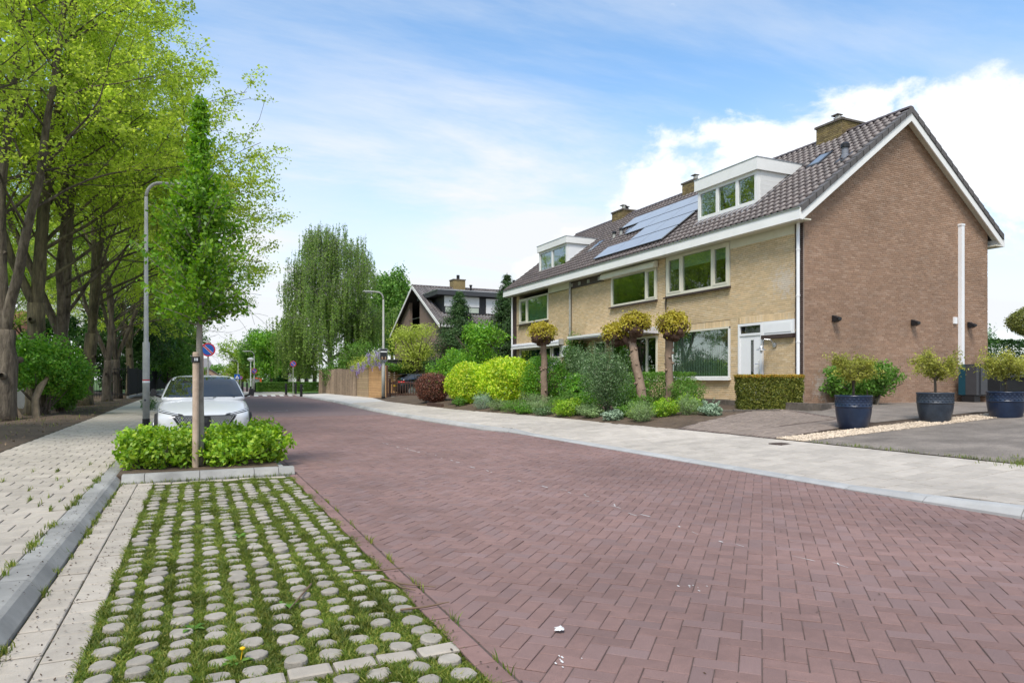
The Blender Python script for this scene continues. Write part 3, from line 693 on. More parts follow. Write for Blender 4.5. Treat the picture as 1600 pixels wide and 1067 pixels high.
# roof tile with a roll at one side
def tile_mesh(w=.245, l=.40):
    mb = MB(); ss = [0, .026, .058, .09, .118, .16, .20, .232, w+.012]; hs = [.020, .066, .080, .064, .018, .003, .000, .008, .030]; vs = []
    for t, up in ((0, .024), (l, -.004)):
        for s, h in zip(ss, hs): vs.append((s, t, h + up))
    n = len(ss)
    for s, h in zip(ss, hs): vs.append((s, .004, h + .024 - .018))
    mb.add(vs, [(i, i+1, n+i+1, n+i) for i in range(n-1)] + [(2*n+i, 2*n+i+1, i+1, i) for i in range(n-1)] + [(0, n, 2*n), (n-1, 3*n-1, 2*n-1)])
    return mb
TM = tile_mesh(); TMM = TM.mesh('roof_tile', True); TMM.materials.append(m_tile)
TMM.polygons.foreach_set("use_smooth", np.array([i < 8 for i in range(len(TMM.polygons))]))
def lay_tiles(parent, y0, y1, skip, singles=0, side=1, ex=EX, ez=EZ, rx=RX, rz=RZ, mesh_name='roof_tile'):
    """tiles on the slope that rises from (ex, ez) to (rx, rz), running y0..y1"""
    sl = Vector((rx-ex, 0, rz-ez)); Lh = sl.length; sd = sl.normalized(); nrm = Vector((-sd.z, 0, sd.x)) if side == 1 else Vector((sd.z, 0, -sd.x))
    if nrm.z < 0: nrm = -nrm
    ny = max(1, round((y1-y0)/.245)); w = (y1-y0)/ny; nt = round(Lh/.335); e = Lh/nt; P = []
    for j in range(nt):
        for i in range(ny):
            p = Vector((ex, 0, ez)) + sd*(j*e - .03)
            # tile runs with its width along -y on the front slope so that the roll faces the same way
            p.y = (y1 - i*w) if side == 1 else (y0 + i*w)
            c = p + sd*e/2; cy = p.y + (-w/2 if side == 1 else w/2)
            if any(a < cy < b and s < c.x < t for a, b, s, t in skip): continue
            P.append(p + nrm*(.022 + R.uniform(-.003, .003)))
    wd = Vector((0, -1 if side == 1 else 1, 0))
    M3 = Matrix((( wd.x*w/.245, sd.x, nrm.x), (wd.y*w/.245, sd.y, nrm.y), (wd.z, sd.z, nrm.z)))
    if singles: P.sort(key=lambda p: (p - Vector((0,0,CAM_H))).length)
    rest = MB()
    for i, p in enumerate(P):
        Mx = Matrix.Translation(p) @ (M3 @ Matrix.Rotation(R.uniform(-.008,.008), 3, 'Z') @ Matrix.Rotation(R.uniform(-.01,.01), 3, 'X')).to_4x4()
        if i < singles:
            o = bpy.data.objects.new('roof_tile', TMM); link(o, parent); o.matrix_basis = Mx
        else: rest.add([Mx @ Vector(v) for v in TM.v], TM.f)
    if rest.v:
        o = obj('roof_tiling', rest, m_tile, parent, kind='stuff')
        o.data.polygons.foreach_set("use_smooth", np.array([(i % 18) < 8 for i in range(len(o.data.polygons))]))
def ridge(parent, y0, y1, x=RX, z=RZ, along='y'):
    n = max(2, round((y1-y0)/.38))
    for i in range(n):
        a = y0 + (y1-y0)*i/n; b = y0 + (y1-y0)*(i+1)/n + .03; pts = []
        for k in range(7):
            t = math.pi*k/6; pts.append((.145*math.cos(t), .10*math.sin(t) + .0))
        mb = MB(); vs = []
        for yy, s in ((a, 1.0), (b, 1.09)):
            for px, pz_ in pts:
                vs.append((x+px*s, yy, z+.02+pz_*s) if along == 'y' else (yy, x+px*s, z+.02+pz_*s))
        mb.add(vs, [(k, k+1, 8+k, 7+k) for k in range(6)] + [tuple(range(7)), tuple(reversed(range(7, 14)))])
        obj('ridge_tile', mb, m_tile, parent)
def frame_x(mb, y0, y1, z0, z1, w, x0, x1, mull=(), trans=()):
    """rectangular frame in the facade plane"""
    mb.box(x0, x1, y0, y1, z0, z0+w); mb.box(x0, x1, y0, y1, z1-w, z1); mb.box(x0, x1, y0, y0+w, z0+w, z1-w); mb.box(x0, x1, y1-w, y1, z0+w, z1-w)
    for m_ in mull: mb.box(x0+.004, x1-.004, m_-w*.55, m_+w*.55, z0+w, z1-w)
    for t_ in trans: mb.box(x0+.004, x1-.004, y0+w, y1-w, t_-w*.5, t_+w*.5)
def window(parent, y0, y1, z0, z1, mull=(), mt=None, w=.07, x=16.05, sash=(), sill=True, glass=None, sillmat=None, back=None, name='window'):
    mt = mt or m_cream; mb = MB(); frame_x(mb, y0, y1, z0, z1, w, x, x+.11, mull)
    win = obj(name, mb, mt, parent)
    edges = [y0+w] + [v for m_ in mull for v in (m_-w*.55, m_+w*.55)] + [y1-w]
    for i in range(0, len(edges), 2):
        a, b = edges[i], edges[i+1]
        if i//2 in sash:
            fb = MB(); frame_x(fb, a-.004, b+.004, z0+w-.004, z1-w+.004, .055, x-.012, x+.06); obj('sash_frame', fb, mt, win); e = .05
        else: e = 0
        obj('pane', MB().box(x+.045, x+.055, a+e, b-e, z0+w+e, z1-w-e), glass or m_glass, win)
    if sill:
        obj('sill', MB().prism([(x-.09, y0-.05, z0-.085), (x+.06, y0-.05, z0-.06), (x+.06, y0-.05, z0-.006), (x-.09, y0-.05, z0-.03)], (0, y1-y0+.1, 0)), sillmat or m_sill, win)
    if back:
        bm_, bx, by0, by1, bz0, bz1 = back; obj('blind', MB().box(x+bx, x+bx+.02, by0, by1, bz0, bz1), bm_, win)
    return win
def house_shell(parent, y0, y1, ops, mt_m, gable_near=False, gable_far=False):
    mb = MB()
    for a, b, c, d in wall_cells(y0, y1, ZG-.4, ZE-.1, ops): mb.box(XF, XF+.28, a, b, c, d)
    obj('facade_wall', mb, mt_m, parent)
    mb = MB(); mb.box(XB-.28, XB, y0, y1, ZG-.4, ZE-.1); obj('rear_wall', mb, mt_m, parent)
    for yy, th in ((y0, .14), (y1-.14, .14)):
        pg = [(XF+.29, yy, 0), (XB-.29, yy, 0), (XB-.29, yy, rz_(XB-.29)-.18), (RX, yy, RZ-.18), (XF+.29, yy, rz_(XF+.29)-.18)]
        obj('party_wall', MB().prism(pg, (0, th, 0)), m_room, parent)
    obj('floor_slab', MB().box(XF+.3, XB-.3, y0+.15, y1-.15, 3.3, 3.5), m_room, parent)
    obj('attic_floor', MB().box(XF+.3, XB-.3, y0+.15, y1-.15, 5.98, 6.1), m_room, parent)
def roof_deck(parent, y0, y1):
    t = .12
    pg = [(EX+.05, y0, EZ-.03), (RX, y0, RZ-.02), (2*RX-EX-.05, y0, EZ-.03), (2*RX-EX-.05, y0, EZ-.03-t), (RX, y0, RZ-.02-t*1.2), (EX+.05, y0, EZ-.03-t)]
    obj('roof_deck', MB().add(*prism_poly(pg, y1-y0)), m_deck, parent)
def prism_poly(pg, dy):
    # concave chevron: build two sloped slabs
    mb = MB(); mb.prism([pg[0], pg[1], pg[4], pg[5]], (0, dy, 0)); mb.prism([pg[1], pg[2], pg[3], pg[4]], (0, dy-.0001, 0)); return mb.v, mb.f
def gutter(parent, y0, y1):
    mb = MB().prism([(15.62, y0, 5.95), (15.64, y0, 6.27), (15.80, y0, 6.27), (15.82, y0, 5.95)], (0, y1-y0, 0))
    obj('gutter_fascia', mb, m_white, parent)
    obj('soffit', MB().box(15.823, 16.08, y0, y1, 5.95, 5.985), m_cream, parent)
    obj('gutter_trim', MB().box(15.605, 15.66, y0, y1, 6.272, 6.295), m_alu, parent)
def chimney(parent, yc, w, d, top, mt=m_brick_y, pots=1, x0=RX-.35, x1=RX+.75, skew=0):
    zb = RZ-.75; xb0 = x0; bricks = MB(); core = MB().box(x0, x1, yc-w/2, yc+w/2, zb, top-.05); ch = obj('chimney', core, m_mort_y, parent)
    rows = int((top-.06-(RZ-.4))/.0615)
    sk = MB()
    for (o, U, wid, Nn) in (((x0, yc-w/2, RZ-.4), (1,0,0), x1-x0, (0,-1,0)), ((x0, yc-w/2, RZ-.4), (0,1,0), w, (-1,0,0))):
        for b in brick_rows(0, wid, 0, rows*.0615, []):
            cc = Vector(o) + Vector(U)*((b[0]+b[1])/2) + Vector((0,0,1))*((b[2]+b[3])/2)
            brick_box(sk, cc + Vector(Nn)*.013, Vector(U)*((b[1]-b[0])/2), Vector((0,0,(b[3]-b[2])/2)), Vector(Nn)*.015)
    obj('chimney_brickwork', sk, mat("mossy_yellow_brick", (.22,.165,.075), (.15,.11,.055), .9, 6, .5, 40, .25, c3=(.27,.20,.08)), ch, kind='stuff')
    obj('chimney_flashing', MB().box(x0-.03, x1+.02, yc-w/2-.035, yc+w/2+.035, RZ-.75, RZ-.26), m_lead, ch)
    obj('chimney_cap', MB().box(x0-.05, x1+.05, yc-w/2-.05, yc+w/2+.05, top-.05, top+.02), m_stone, ch)
    for i in range(pots):
        px = (x0+x1)/2 - .22 + .3*i
        obj('flue_pot', MB().lathe([(.10, 0), (.10, .2), (.085, .26)], 12, (px, yc + (.05 if i else -.1), top+.02)), m_galv if i % 2 == 0 else m_black, ch)
        obj('flue_cowl', MB().box(px-.13, px+.13, yc-.2+(.15 if i else 0), yc+.08+(.15 if i else 0), top+.29, top+.32), m_stone, ch)
    return ch
def vent_pipe(parent, x, y, s=1.):
    z = rz_(x)
    v = obj('roof_vent', MB().lathe([(.10*s, -.12), (.09*s, .12*s), (.075*s, .13*s), (.075*s, .30*s)], 14, (x, y, z)), m_galv if s < 1 else mat("grey_vent", (.22,.23,.26), None, .5, 5), parent)
    obj('vent_cap', MB().lathe([(.105*s, .30*s), (.105*s, .38*s), (.06*s, .43*s)], 14, (x, y, z)), m_black, v)
    obj('vent_base', MB().prism([(x-.2*s, y-.16*s, rz_(x-.2*s)+.05), (x+.2*s, y-.16*s, rz_(x+.2*s)+.05), (x+.2*s, y-.16*s, rz_(x+.2*s)+.10), (x-.2*s, y-.16*s, rz_(x-.2*s)+.12)], (0, .32*s, 0)), m_darkmetal, v)
def skylight(parent, x0, x1, y0, y1):
    sk = obj('skylight', MB().prism([(x0, y0, rz_(x0)+.03), (x1, y0, rz_(x1)+.03), (x1, y0, rz_(x1)+.13), (x0, y0, rz_(x0)+.13)], (0, y1-y0, 0)), m_darkmetal, parent)
    e = .07
    obj('pane', MB().prism([(x0+e, y0+e, rz_(x0+e)+.128), (x1-e, y0+e, rz_(x1-e)+.128), (x1-e, y0+e, rz_(x1-e)+.14), (x0+e, y0+e, rz_(x0+e)+.14)], (0, y1-y0-2*e, 0)), m_skyg, sk)
m_skyg = glassmat("skylight_glass", ior=4.5, dark=(.10,.10,.10), rough=.25)
def dormer(parent, y0, y1, z0, ztop, fh, mull, boards, xf=16.8, over=.10):
    xb = EX + (ztop-fh - EZ)/SL + .2; xt = EX + (ztop - EZ)/SL
    dm = obj('dormer', MB().prism([(xf, y0, z0-.05), (xf+.06, y0, z0-.05), (xb, y0, ztop-fh), (xf, y0, ztop-fh)], (0, .05, 0)).prism([(xf, y1-.05, z0-.05), (xf+.06, y1-.05, z0-.05), (xb, y1-.05, ztop-fh), (xf, y1-.05, ztop-fh)], (0, .05, 0)), m_white, parent)
    # cheek cladding
    if boards:
        n = boards; hh = (ztop-fh-z0)/n
        for i in range(n):
            a, b = z0 + i*hh + .006, z0 + (i+1)*hh; xa, xb2 = EX + (a+.03-EZ)/SL, EX + (b+.03-EZ)/SL
            obj('cladding_board', MB().prism([(xf+.10, y0-.002, a), (max(xf+.12, xa), y0-.002, a), (max(xf+.12, xb2), y0-.014, b-.004), (xf+.10, y0-.014, b-.004)][::-1], (0, -.016, 0)), m_white, dm)
    else:
        obj('cladding_board', MB().prism([(xf+.10, y0-.002, z0), (xb-.1, y0-.002, ztop-fh-.02), (xf+.10, y0-.002, ztop-fh-.02)][::-1], (0, -.015, 0)), m_upvc, dm)
    fb = MB(); frame_x(fb, y0-.01, y1+.01, z0, ztop-fh, .12, xf-.03, xf+.10, mull); obj('window_frame', fb, m_white, dm)
    ed = [y0+.11] + [v for q in mull for v in (q-.066, q+.066)] + [y1-.11]
    for i in range(0, len(ed), 2): obj('pane', MB().box(xf+.02, xf+.03, ed[i], ed[i+1], z0+.12, ztop-fh-.12), m_glass, dm)
    obj('fascia', MB().prism([(xf-.12, y0-over, ztop-fh), (xb+.02, y0-over, ztop-fh), (xt+.1, y0-over, ztop-.03), (xt+.1, y0-over, ztop), (xf-.12, y0-over, ztop)], (0, y1-y0+2*over, 0)), m_white, dm)
    obj('roof_trim', MB().box(xf-.135, xt, y0-over-.015, y1+over+.015, ztop+.001, ztop+.025), m_alu, dm)
    obj('flashing', MB().prism([(xf-.34, y0-.1, rz_(xf-.34)+.09), (xf-.035, y0-.1, z0-.01), (xf-.035, y0-.1, z0-.04), (xf-.34, y0-.1, rz_(xf-.34)+.06)], (0, y1-y0+.2, 0)), m_lead, dm)
    cf = MB(); cf.prism([(xf, y0-.09, rz_(xf)+.085), (xt, y0-.09, rz_(xt)+.085), (xt, y0-.09, rz_(xt)+.105), (xf, y0-.09, rz_(xf)+.105)], (0, .07, 0)); obj('cheek_flashing', cf, m_lead, dm)
    obj('room_back', MB().box(xf+1.2, xf+1.25, y0+.05, y1-.05, z0+.6, ztop-fh-.02), m_room, dm)
def soldier(parent, y0, y1, z, name='soldier_course'):
    sk = MB(); y = y0
    while y < y1 - .03:
        brick_box(sk, (XF-.016, y+.03, z+.1), Vector((0,-.0265,0)), Vector((0,0,.1)), Vector((-.016,0,0))); y += .0625
    obj(name, sk, m_brick_y, parent, kind='stuff')
def vis_rows(y0, y1, ops): return brick_rows(y0, y1, ZG, ZE-.08, ops)

# ---- near house
H1 = thing('terraced_house', 'near end house of the terrace with bare brown brick gable and white panelled dormer', 'house', (16.1, 14.5, .4), 'terraced houses in one row')
Y0, Y1 = 14.5, 20.92
ops1 = [(17.48, 20.88, 4.45, 6.1), (17.48, 20.58, 1.40, 3.13), (16.02, 17.11, .72, 3.17), (14.8, 16.02, 2.74, 3.17)]
house_shell(H1, Y0, Y1, ops1, m_mort_y)
skin = vis_rows(14.80, 20.87, [(a-.0, b, c-.0, d) for a, b, c, d in ops1] + [(17.48, 20.58, 3.13, 3.34), (14.8, 17.11, 3.17, 3.38), (14.8, 17.5, 5.66, 6.1)])
brick_skin(H1, 'brick', m_brick_y, skin, (XF, 0, 0), (0,1,0), (0,0,1), (-1,0,0), singles=150)
soldier(H1, 17.48, 20.58, 3.132); soldier(H1, 14.82, 17.1, 3.172)
# brown corner return and gable
bb = MB(); rows = brick_rows(14.5, 14.79, ZG, ZE-.08, [])
sk = MB()
for a, b, c, d in rows: brick_box(sk, (XF-.016, (a+b)/2, (c+d)/2), Vector((0,-(b-a)/2,0)), Vector((0,0,(d-c)/2)), Vector((-.018,0,0)))
obj('corner_brickwork', sk, m_brick_d, H1, kind='stuff')
pg = [(XF-.002, 14.47, 0), (XB, 14.47, 0), (XB, 14.47, rz_(XB)-.16), (RX, 14.47, RZ-.16), (XF-.002, 14.47, rz_(XF)-.16)]
obj('gable_wall', MB().prism(pg, (0, .26, 0)), m_mort_b, H1)
def lim1(v, a, b):
    z = v + .2
    if z < rz_(XF): return a, b
    return max(a, EX + (z-EZ)/SL - 0), min(b, 2*RX - EX - (z-EZ)/SL)
gb = brick_rows(XF, XB, .42, RZ-.25, [], lim=lim1)
brick_skin(H1, 'brick', m_brick_b, gb, (0, 14.47, 0), (1,0,0), (0,0,1), (0,-1,0), singles=150)
# roof
roof_deck(H1, 14.22, Y1)
lay_tiles(H1, 14.34, Y1, [(16.98, 19.92, 16.78, EX + (8.66-EZ)/SL), (15.86, 16.42, 18.30, 19.0)], singles=300)
lay_tiles(H1, 14.34, Y1, [], side=2, ex=2*RX-EX, ez=EZ)
ridge(H1, 14.2, Y1)
n = 17
for i in range(n):          # verge tiles down both edges of the gable
    for sgn in (1, -1):
        t0, t1 = i/n, (i+1)/n; xa, xb = EX + (RX-EX)*t0, EX + (RX-EX)*t1
        f = (lambda x: x) if sgn == 1 else (lambda x: 2*RX - x)
        za, zb = rz_(xa), rz_(xb); up = .012*(1)
        obj('verge_tile', MB().prism([(f(xa-.02), 14.16, za-.11), (f(xb), 14.16, zb-.11), (f(xb), 14.16, zb+.065), (f(xa-.02), 14.16, za+.085)] if sgn == 1 else [(f(xb), 14.16, zb-.11), (f(xa-.02), 14.16, za-.11), (f(xa-.02), 14.16, za+.085), (f(xb), 14.16, zb+.065)], (0, .22, 0)), m_verge, H1)
for sgn in (1, -1):
    f = (lambda x: x) if sgn == 1 else (lambda x: 2*RX - x)
    obj('barge_board', MB().prism([(f(EX+.02), 14.19, rz_(EX)-.34), (f(RX), 14.19, RZ-.36), (f(RX), 14.19, RZ-.11), (f(EX+.02), 14.19, rz_(EX)-.11)][::sgn], (0, .035, 0)), m_white, H1)
    obj('verge_soffit', MB().prism([(f(EX+.1), 14.226, rz_(EX+.1)-.20), (f(RX), 14.226, RZ-.20), (f(RX), 14.226, RZ-.17), (f(EX+.1), 14.226, rz_(EX+.1)-.17)][::sgn], (0, .24, 0)), m_cream, H1)
gutter(H1, 14.2, Y1)
obj('rear_gutter', MB().box(25.08, 25.32, 14.2, Y1, 5.93, 6.2), m_white, H1)
obj('rear_soffit', MB().box(24.82, 25.075, 14.2, Y1, 5.93, 5.965), m_cream, H1)
chimney(H1, 17.0, 1.05, 1.1, 10.32, pots=2)
vent_pipe(H1, 18.15, 14.75, 1.25); skylight(H1, 18.32, 18.98, 15.88, 16.4)
dormer(H1, 17.0, 19.9, 7.18, 8.66, .40, (17.92, 18.9), 7)
window(H1, 17.5, 20.86, 4.47, 5.94, (18.34, 19.96), w=.10, sash=(0, 2), back=(mat("sheer_blind", (.45,.6,.47), None, .8, 3), .16, 17.6, 20.75, 5.45, 5.85))
lw = window(H1, 17.5, 20.56, 1.42, 3.12, (), mt=m_white, w=.055, sill=True, sillmat=m_white)
bl = MB()
for i in range(34):
    y = 17.58 + i*.088; bl.obox((16.22, y, 2.27), (.012, .038, 0), (.001, -.0004, 0), (0, 0, .80))
obj('vertical_blind', bl, m_blindw, lw)
obj('header_panel', MB().box(16.045, 16.10, 17.5, 20.56, 3.06, 3.118), m_cream, lw)
obj('eaves_panel', MB().box(16.07, 16.16, 14.8, 17.478, 5.68, 5.948), m_cream, H1)
obj('eaves_panel', MB().box(16.055, 16.069, 15.6, 16.6, 5.73, 5.90), m_cream, H1)
df = MB(); frame_x(df, 16.04, 17.09, .72, 3.155, .075, 16.04, 16.15, (), (2.80,)); dfr = obj('door_frame', df, m_upvc, H1)
obj('transom_pane', MB().box(16.09, 16.10, 16.12, 17.01, 2.84, 3.08), m_glass_d, dfr)
dr = obj('front_door', MB().box(16.07, 16.12, 16.12, 17.01, .74, 2.76), m_upvc, H1)
obj('door_glass', MB().box(16.058, 16.068, 16.42, 16.53, 1.0, 2.62), m_glass_d, dr)
obj('handle', MB().tube([(16.06, 16.19, 1.85), (16.0, 16.19, 1.85), (16.0, 16.30, 1.85)], .012, 6).box(16.055, 16.068, 16.17, 16.21, 1.55, 1.95), m_chrome, dr)
obj('door_panel', MB().box(16.05, 16.15, 14.8, 16.035, 2.74, 3.16), m_upvc, H1)
obj('panel_bead', MB().box(16.035, 16.048, 14.9, 15.95, 2.80, 3.09), m_upvc, H1)
obj('brown_lintel', MB().box(15.98, 16.12, 14.8, 16.03, 2.62, 2.735), m_sill, H1)
def downpipe(parent, y, z0, z1, mt, x=16.02, r=.045):
    p = obj('downpipe', MB().tube([(x, y, z0), (x, y, z1)], r, 12), mt, parent)
    for z in [z0 + .6 + 1.35*i for i in range(int((z1-z0)/1.35))]: obj('pipe_bracket', MB().lathe([(r+.01, 0), (r+.01, .04)], 12, (x, y, z)), mt, p)
downpipe(H1, 14.60, .5, 5.95, m_upvc, 16.00, .05)
obj('party_joint', MB().box(16.075, 16.098, 20.87, 20.93, .6, 4.5), m_sill, H1)
# things fixed on the gable
wp = thing('conduit_pipe', 'tall white plastic casing running up the brown brick gable', 'pipe casing', (23.25, 14.4, 1.7))
obj('casing', MB().box(23.17, 23.32, 14.33, 14.452, 1.55, 6.5), m_upvc, wp); obj('casing_cap', MB().box(23.15, 23.34, 14.32, 14.453, 6.501, 6.56), m_upvc, wp)
for x, z, l in ((17.28, 3.17, 'black wall spotlight nearest the front corner of the brown gable'), (20.84, 3.17, 'black wall spotlight in the middle of the brown gable'), (23.73, 3.19, 'black wall spotlight behind the white pipe casing on the gable')):
    t = thing('wall_light', l, 'wall light', (x, 14.45, z), 'black spotlights on the gable')
    obj('back_plate', MB().box(x-.06, x+.06, 14.42, 14.454, z-.07, z+.10), m_black, t)
    obj('lamp_head', MB().prism([(x-.09, 14.42, z+.11), (x-.09, 14.24, z+.03), (x-.09, 14.25, z-.05), (x-.09, 14.36, z-.10), (x-.09, 14.42, z-.05)], (.18, 0, 0)), m_black, t)
    obj('lens', MB().box(x-.07, x+.07, 14.215, 14.236, z-.04, z+.02), m_anth, t)
tag_box = obj('junction_box', MB().box(22.9, 23.06, 14.40, 14.453, 3.22, 3.44), m_upvc, None, 'small white junction box beside the white pipe casing', 'junction box')
wl = thing('barn_lamp', 'galvanised gooseneck lamp on yellow brick beside the white front door', 'wall lamp', (16.08, 15.62, 2.5))
obj('wall_rose', MB().tube([(16.085, 15.55, 2.42), (16.04, 15.55, 2.42)], .07, 14), m_alu, wl)
obj('gooseneck', MB().tube([(16.04, 15.55, 2.42), (15.94, 15.6, 2.58), (15.82, 15.72, 2.60), (15.76, 15.78, 2.48), (15.76, 15.79, 2.38)], .014, 8), m_alu, wl)
obj('lamp_shade', MB().lathe([(.03, .10), (.05, .06), (.06, .03), (.15, -.02), (.155, -.035)], 18, (15.76, 15.79, 2.30)), m_alu, wl)
obj('bulb', MB().lathe([(.03, 0), (.045, -.05), (.03, -.10)], 12, (15.76, 15.79, 2.27)), m_lens, wl)

# ---- middle house
H2 = thing('terraced_house', 'middle terraced house with solar panels on its brown tiled roof', 'house', (16.1, 20.9, .4), 'terraced houses in one row')
Y0, Y1 = 20.92, 28.05
ops2 = [(21.43, 24.63, 4.42, 5.92), (21.40, 24.63, 1.28, 3.07), (24.98, 25.96, .7, 3.03)]
house_shell(H2, Y0, Y1, ops2, m_mort_y)
brick_skin(H2, 'brick', m_brick_y, vis_rows(20.94, 28.0, ops2 + [(25.2, 28.05, 5.62, 6.1)]), (XF, 0, 0), (0,1,0), (0,0,1), (-1,0,0))
roof_deck(H2, Y0+.001, Y1); lay_tiles(H2, Y0, Y1, [], singles=300); lay_tiles(H2, Y0, Y1, [], side=2, ex=2*RX-EX, ez=EZ); ridge(H2, Y0, Y1)
gutter(H2, Y0+.002, Y1); obj('rear_gutter', MB().box(25.08, 25.32, Y0+.002, Y1, 5.93, 6.2), m_white, H2)
chimney(H2, 24.5, .85, 1., 10.25, pots=1)
vent_pipe(H2, 17.9, 27.15, .95); vent_pipe(H2, 18.02, 26.75, .95)
skylight(H2, 18.0, 18.75, 25.9, 26.6)
# solar panels: (slope coordinate of the lower edge, y of the near edge, count up)
sdir = Vector((RX-EX, 0, RZ-EZ)).normalized(); snrm = Vector((-sdir.z, 0, sdir.x))
def solar(s0, s1, y0, y1):
    p = Vector((EX, 0, EZ)) + snrm*.155
    c = p + sdir*(s0+s1)/2 + Vector((0, (y0+y1)/2, 0))
    pn = obj('solar_panel', MB().obox(c, sdir*((s1-s0)/2-.012), Vector((0, (y1-y0)/2-.012, 0)), snrm*.018), m_solar, H2)
    for a, b in ((s0+.012, s0+.03), (s1-.03, s1-.012)):
        obj('panel_frame', MB().obox(p + sdir*(a+b)/2 + Vector((0,(y0+y1)/2,0)), sdir*((b-a)/2), Vector((0,(y1-y0)/2-.012,0)), snrm*.022), m_darkmetal, pn)
hS, wS = 1.04, 1.66
base = .42
for i in range(3): solar(base, base+hS, 21.02 + i*1.63, 21.02 + (i+1)*1.63)
for r_ in (1,): 
    for i in range(2): solar(base + r_*hS, base+(r_+1)*hS, 21.02 + i*1.63, 21.02 + (i+1)*1.63)
for r_ in (2,):
    for i in range(3): solar(base + r_*hS, base+(r_+1)*hS, 21.02 + i*1.63 - .0, 21.02 + (i+1)*1.63)
for i in range(4): solar(base + 3*hS, base+4*hS, 21.02 + i*1.60, 21.02 + (i+1)*1.60)
window(H2, 21.45, 24.61, 4.44, 5.70, (22.15,), w=.075, sash=(0,))
obj('shutter_box', MB().prism([(15.84, 21.33, 5.66), (15.84, 21.33, 5.80), (15.92, 21.33, 5.90), (16.04, 21.33, 5.90), (16.04, 21.33, 5.66)], (0, 3.83, 0)), m_cream, H2)
window(H2, 21.42, 24.61, 1.30, 3.05, (22.1,), mt=m_cream, w=.07, sill=False)
cn = obj('canopy', MB().prism([(15.25, 21.3, 3.14), (15.25, 21.3, 3.26), (16.08, 21.3, 3.40), (16.08, 21.3, 3.12)], (0, 5.6, 0)), mat("pale_canopy", (.58,.57,.60), None, .5, 4), H2)
obj('canopy_trim', MB().box(15.225, 15.248, 21.28, 26.92, 3.2, 3.285), m_white, cn)
df = MB(); frame_x(df, 25.0, 25.94, .7, 3.02, .07, 16.04, 16.14, (), (2.5,)); dfr = obj('door_frame', df, m_cream, H2)
obj('transom_pane', MB().box(16.09, 16.10, 25.07, 25.87, 2.54, 2.95), m_glass_d, dfr)
dr = obj('front_door', MB().box(16.07, 16.12, 25.07, 25.87, .72, 2.46), m_glass_d, H2)
ar = MB()
for r0 in (.30, .2):
    ar.tube([(16.055, 25.47 + r0*math.cos(a), 1.9 + r0*1.2*math.sin(a)) for a in lin(0, math.pi, 12)], .022, 6)
for q in (-.3, -.1, .1, .3): ar.tube([(16.055, 25.47+q, .9), (16.055, 25.47+q, 1.92 + (.22 if abs(q) < .2 else 0))], .02, 6)
obj('door_grille', ar, m_white, dr)
eb = obj('eaves_beam', MB().box(16.04, 16.09, 25.2, 28.03, 5.62, 5.948), m_sill, H2)
for y in (25.4, 26.3, 27.1, 27.8): obj('beam_bracket', MB().box(16.0, 16.038, y, y+.18, 5.7, 5.85), m_galv, eb)
downpipe(H2, 28.02, .5, 5.95, m_galv, 16.0, .05)

# ---- far house
H3 = thing('terraced_house', 'far end terraced house with green blinds and two pane white dormer', 'house', (16.1, 28.1, .4), 'terraced houses in one row')
Y0, Y1 = 28.05, 34.6
ops3 = [(30.34, 33.75, 4.34, 5.92), (30.0, 33.68, 1.35, 3.02), (29.0, 29.92, .7, 3.03)]
house_shell(H3, Y0, Y1, ops3, m_mort_y)
brick_skin(H3, 'brick', m_brick_y, vis_rows(28.1, 34.1, ops3 + [(28.1, 30.3, 5.62, 6.1)]), (XF, 0, 0), (0,1,0), (0,0,1), (-1,0,0))
sk = MB()
for a, b, c, d in brick_rows(34.1, 34.6, ZG, ZE-.08, []): brick_box(sk, (XF-.016, (a+b)/2, (c+d)/2), Vector((0,-(b-a)/2,0)), Vector((0,0,(d-c)/2)), Vector((-.018,0,0)))
obj('corner_brickwork', sk, m_brick_d, H3, kind='stuff')
pg = [(XF-.002, 34.6, 0), (XB, 34.6, 0), (XB, 34.6, rz_(XB)-.16), (RX, 34.6, RZ-.16), (XF-.002, 34.6, rz_(XF)-.16)]
obj('gable_wall', MB().prism(pg, (0, .03, 0)), m_brick_b, H3)
roof_deck(H3, Y0+.001, Y1+.3); lay_tiles(H3, Y0, Y1+.3, [(29.68, 32.72, 16.78, EX + (8.48-EZ)/SL)]); lay_tiles(H3, Y0, Y1+.3, [], side=2, ex=2*RX-EX, ez=EZ); ridge(H3, Y0, Y1+.3)
gutter(H3, Y0+.002, Y1+.3); obj('rear_gutter', MB().box(25.08, 25.32, Y0+.002, Y1, 5.93, 6.2), m_white, H3)
chimney(H3, 30.2, 1.0, 1., 10.2, pots=2)
dormer(H3, 29.7, 32.7, 7.0, 8.48, .32, (31.25,), 0)
skylight(H3, 17.2, 18.0, 27.98-.0+.1, 28.6)
window(H3, 30.36, 33.73, 4.36, 5.70, (32.77,), mt=m_cream, w=.075, sash=(1,), back=(m_blindg, .14, 30.45, 32.75, 4.45, 5.66))
window(H3, 30.02, 33.66, 1.37, 3.0, (30.9,), mt=m_cream, w=.09, sill=False, back=(mat("dark_green_screen", (.03,.07,.06), None, .6, 4), .2, 30.1, 33.6, 1.45, 2.9))
aw = obj('awning_box', MB().prism([(15.85, 28.85, 3.06), (15.83, 28.85, 3.17), (15.92, 28.85, 3.28), (16.07, 28.85, 3.30), (16.07, 28.85, 3.03)], (0, 5.4, 0)), mat("silver_awning", (.60,.60,.62), None, .4, 4), H3)
obj('awning_bar', MB().box(15.80, 15.845, 28.85, 34.25, 3.0, 3.07), m_white, aw)
obj('awning_end', MB().box(15.84, 16.07, 28.76, 28.845, 3.03, 3.31), m_galv, aw)
df = MB(); frame_x(df, 29.04, 29.89, .7, 3.0, .07, 16.04, 16.14, (), (2.45,)); dfr = obj('door_frame', df, m_cream, H3)
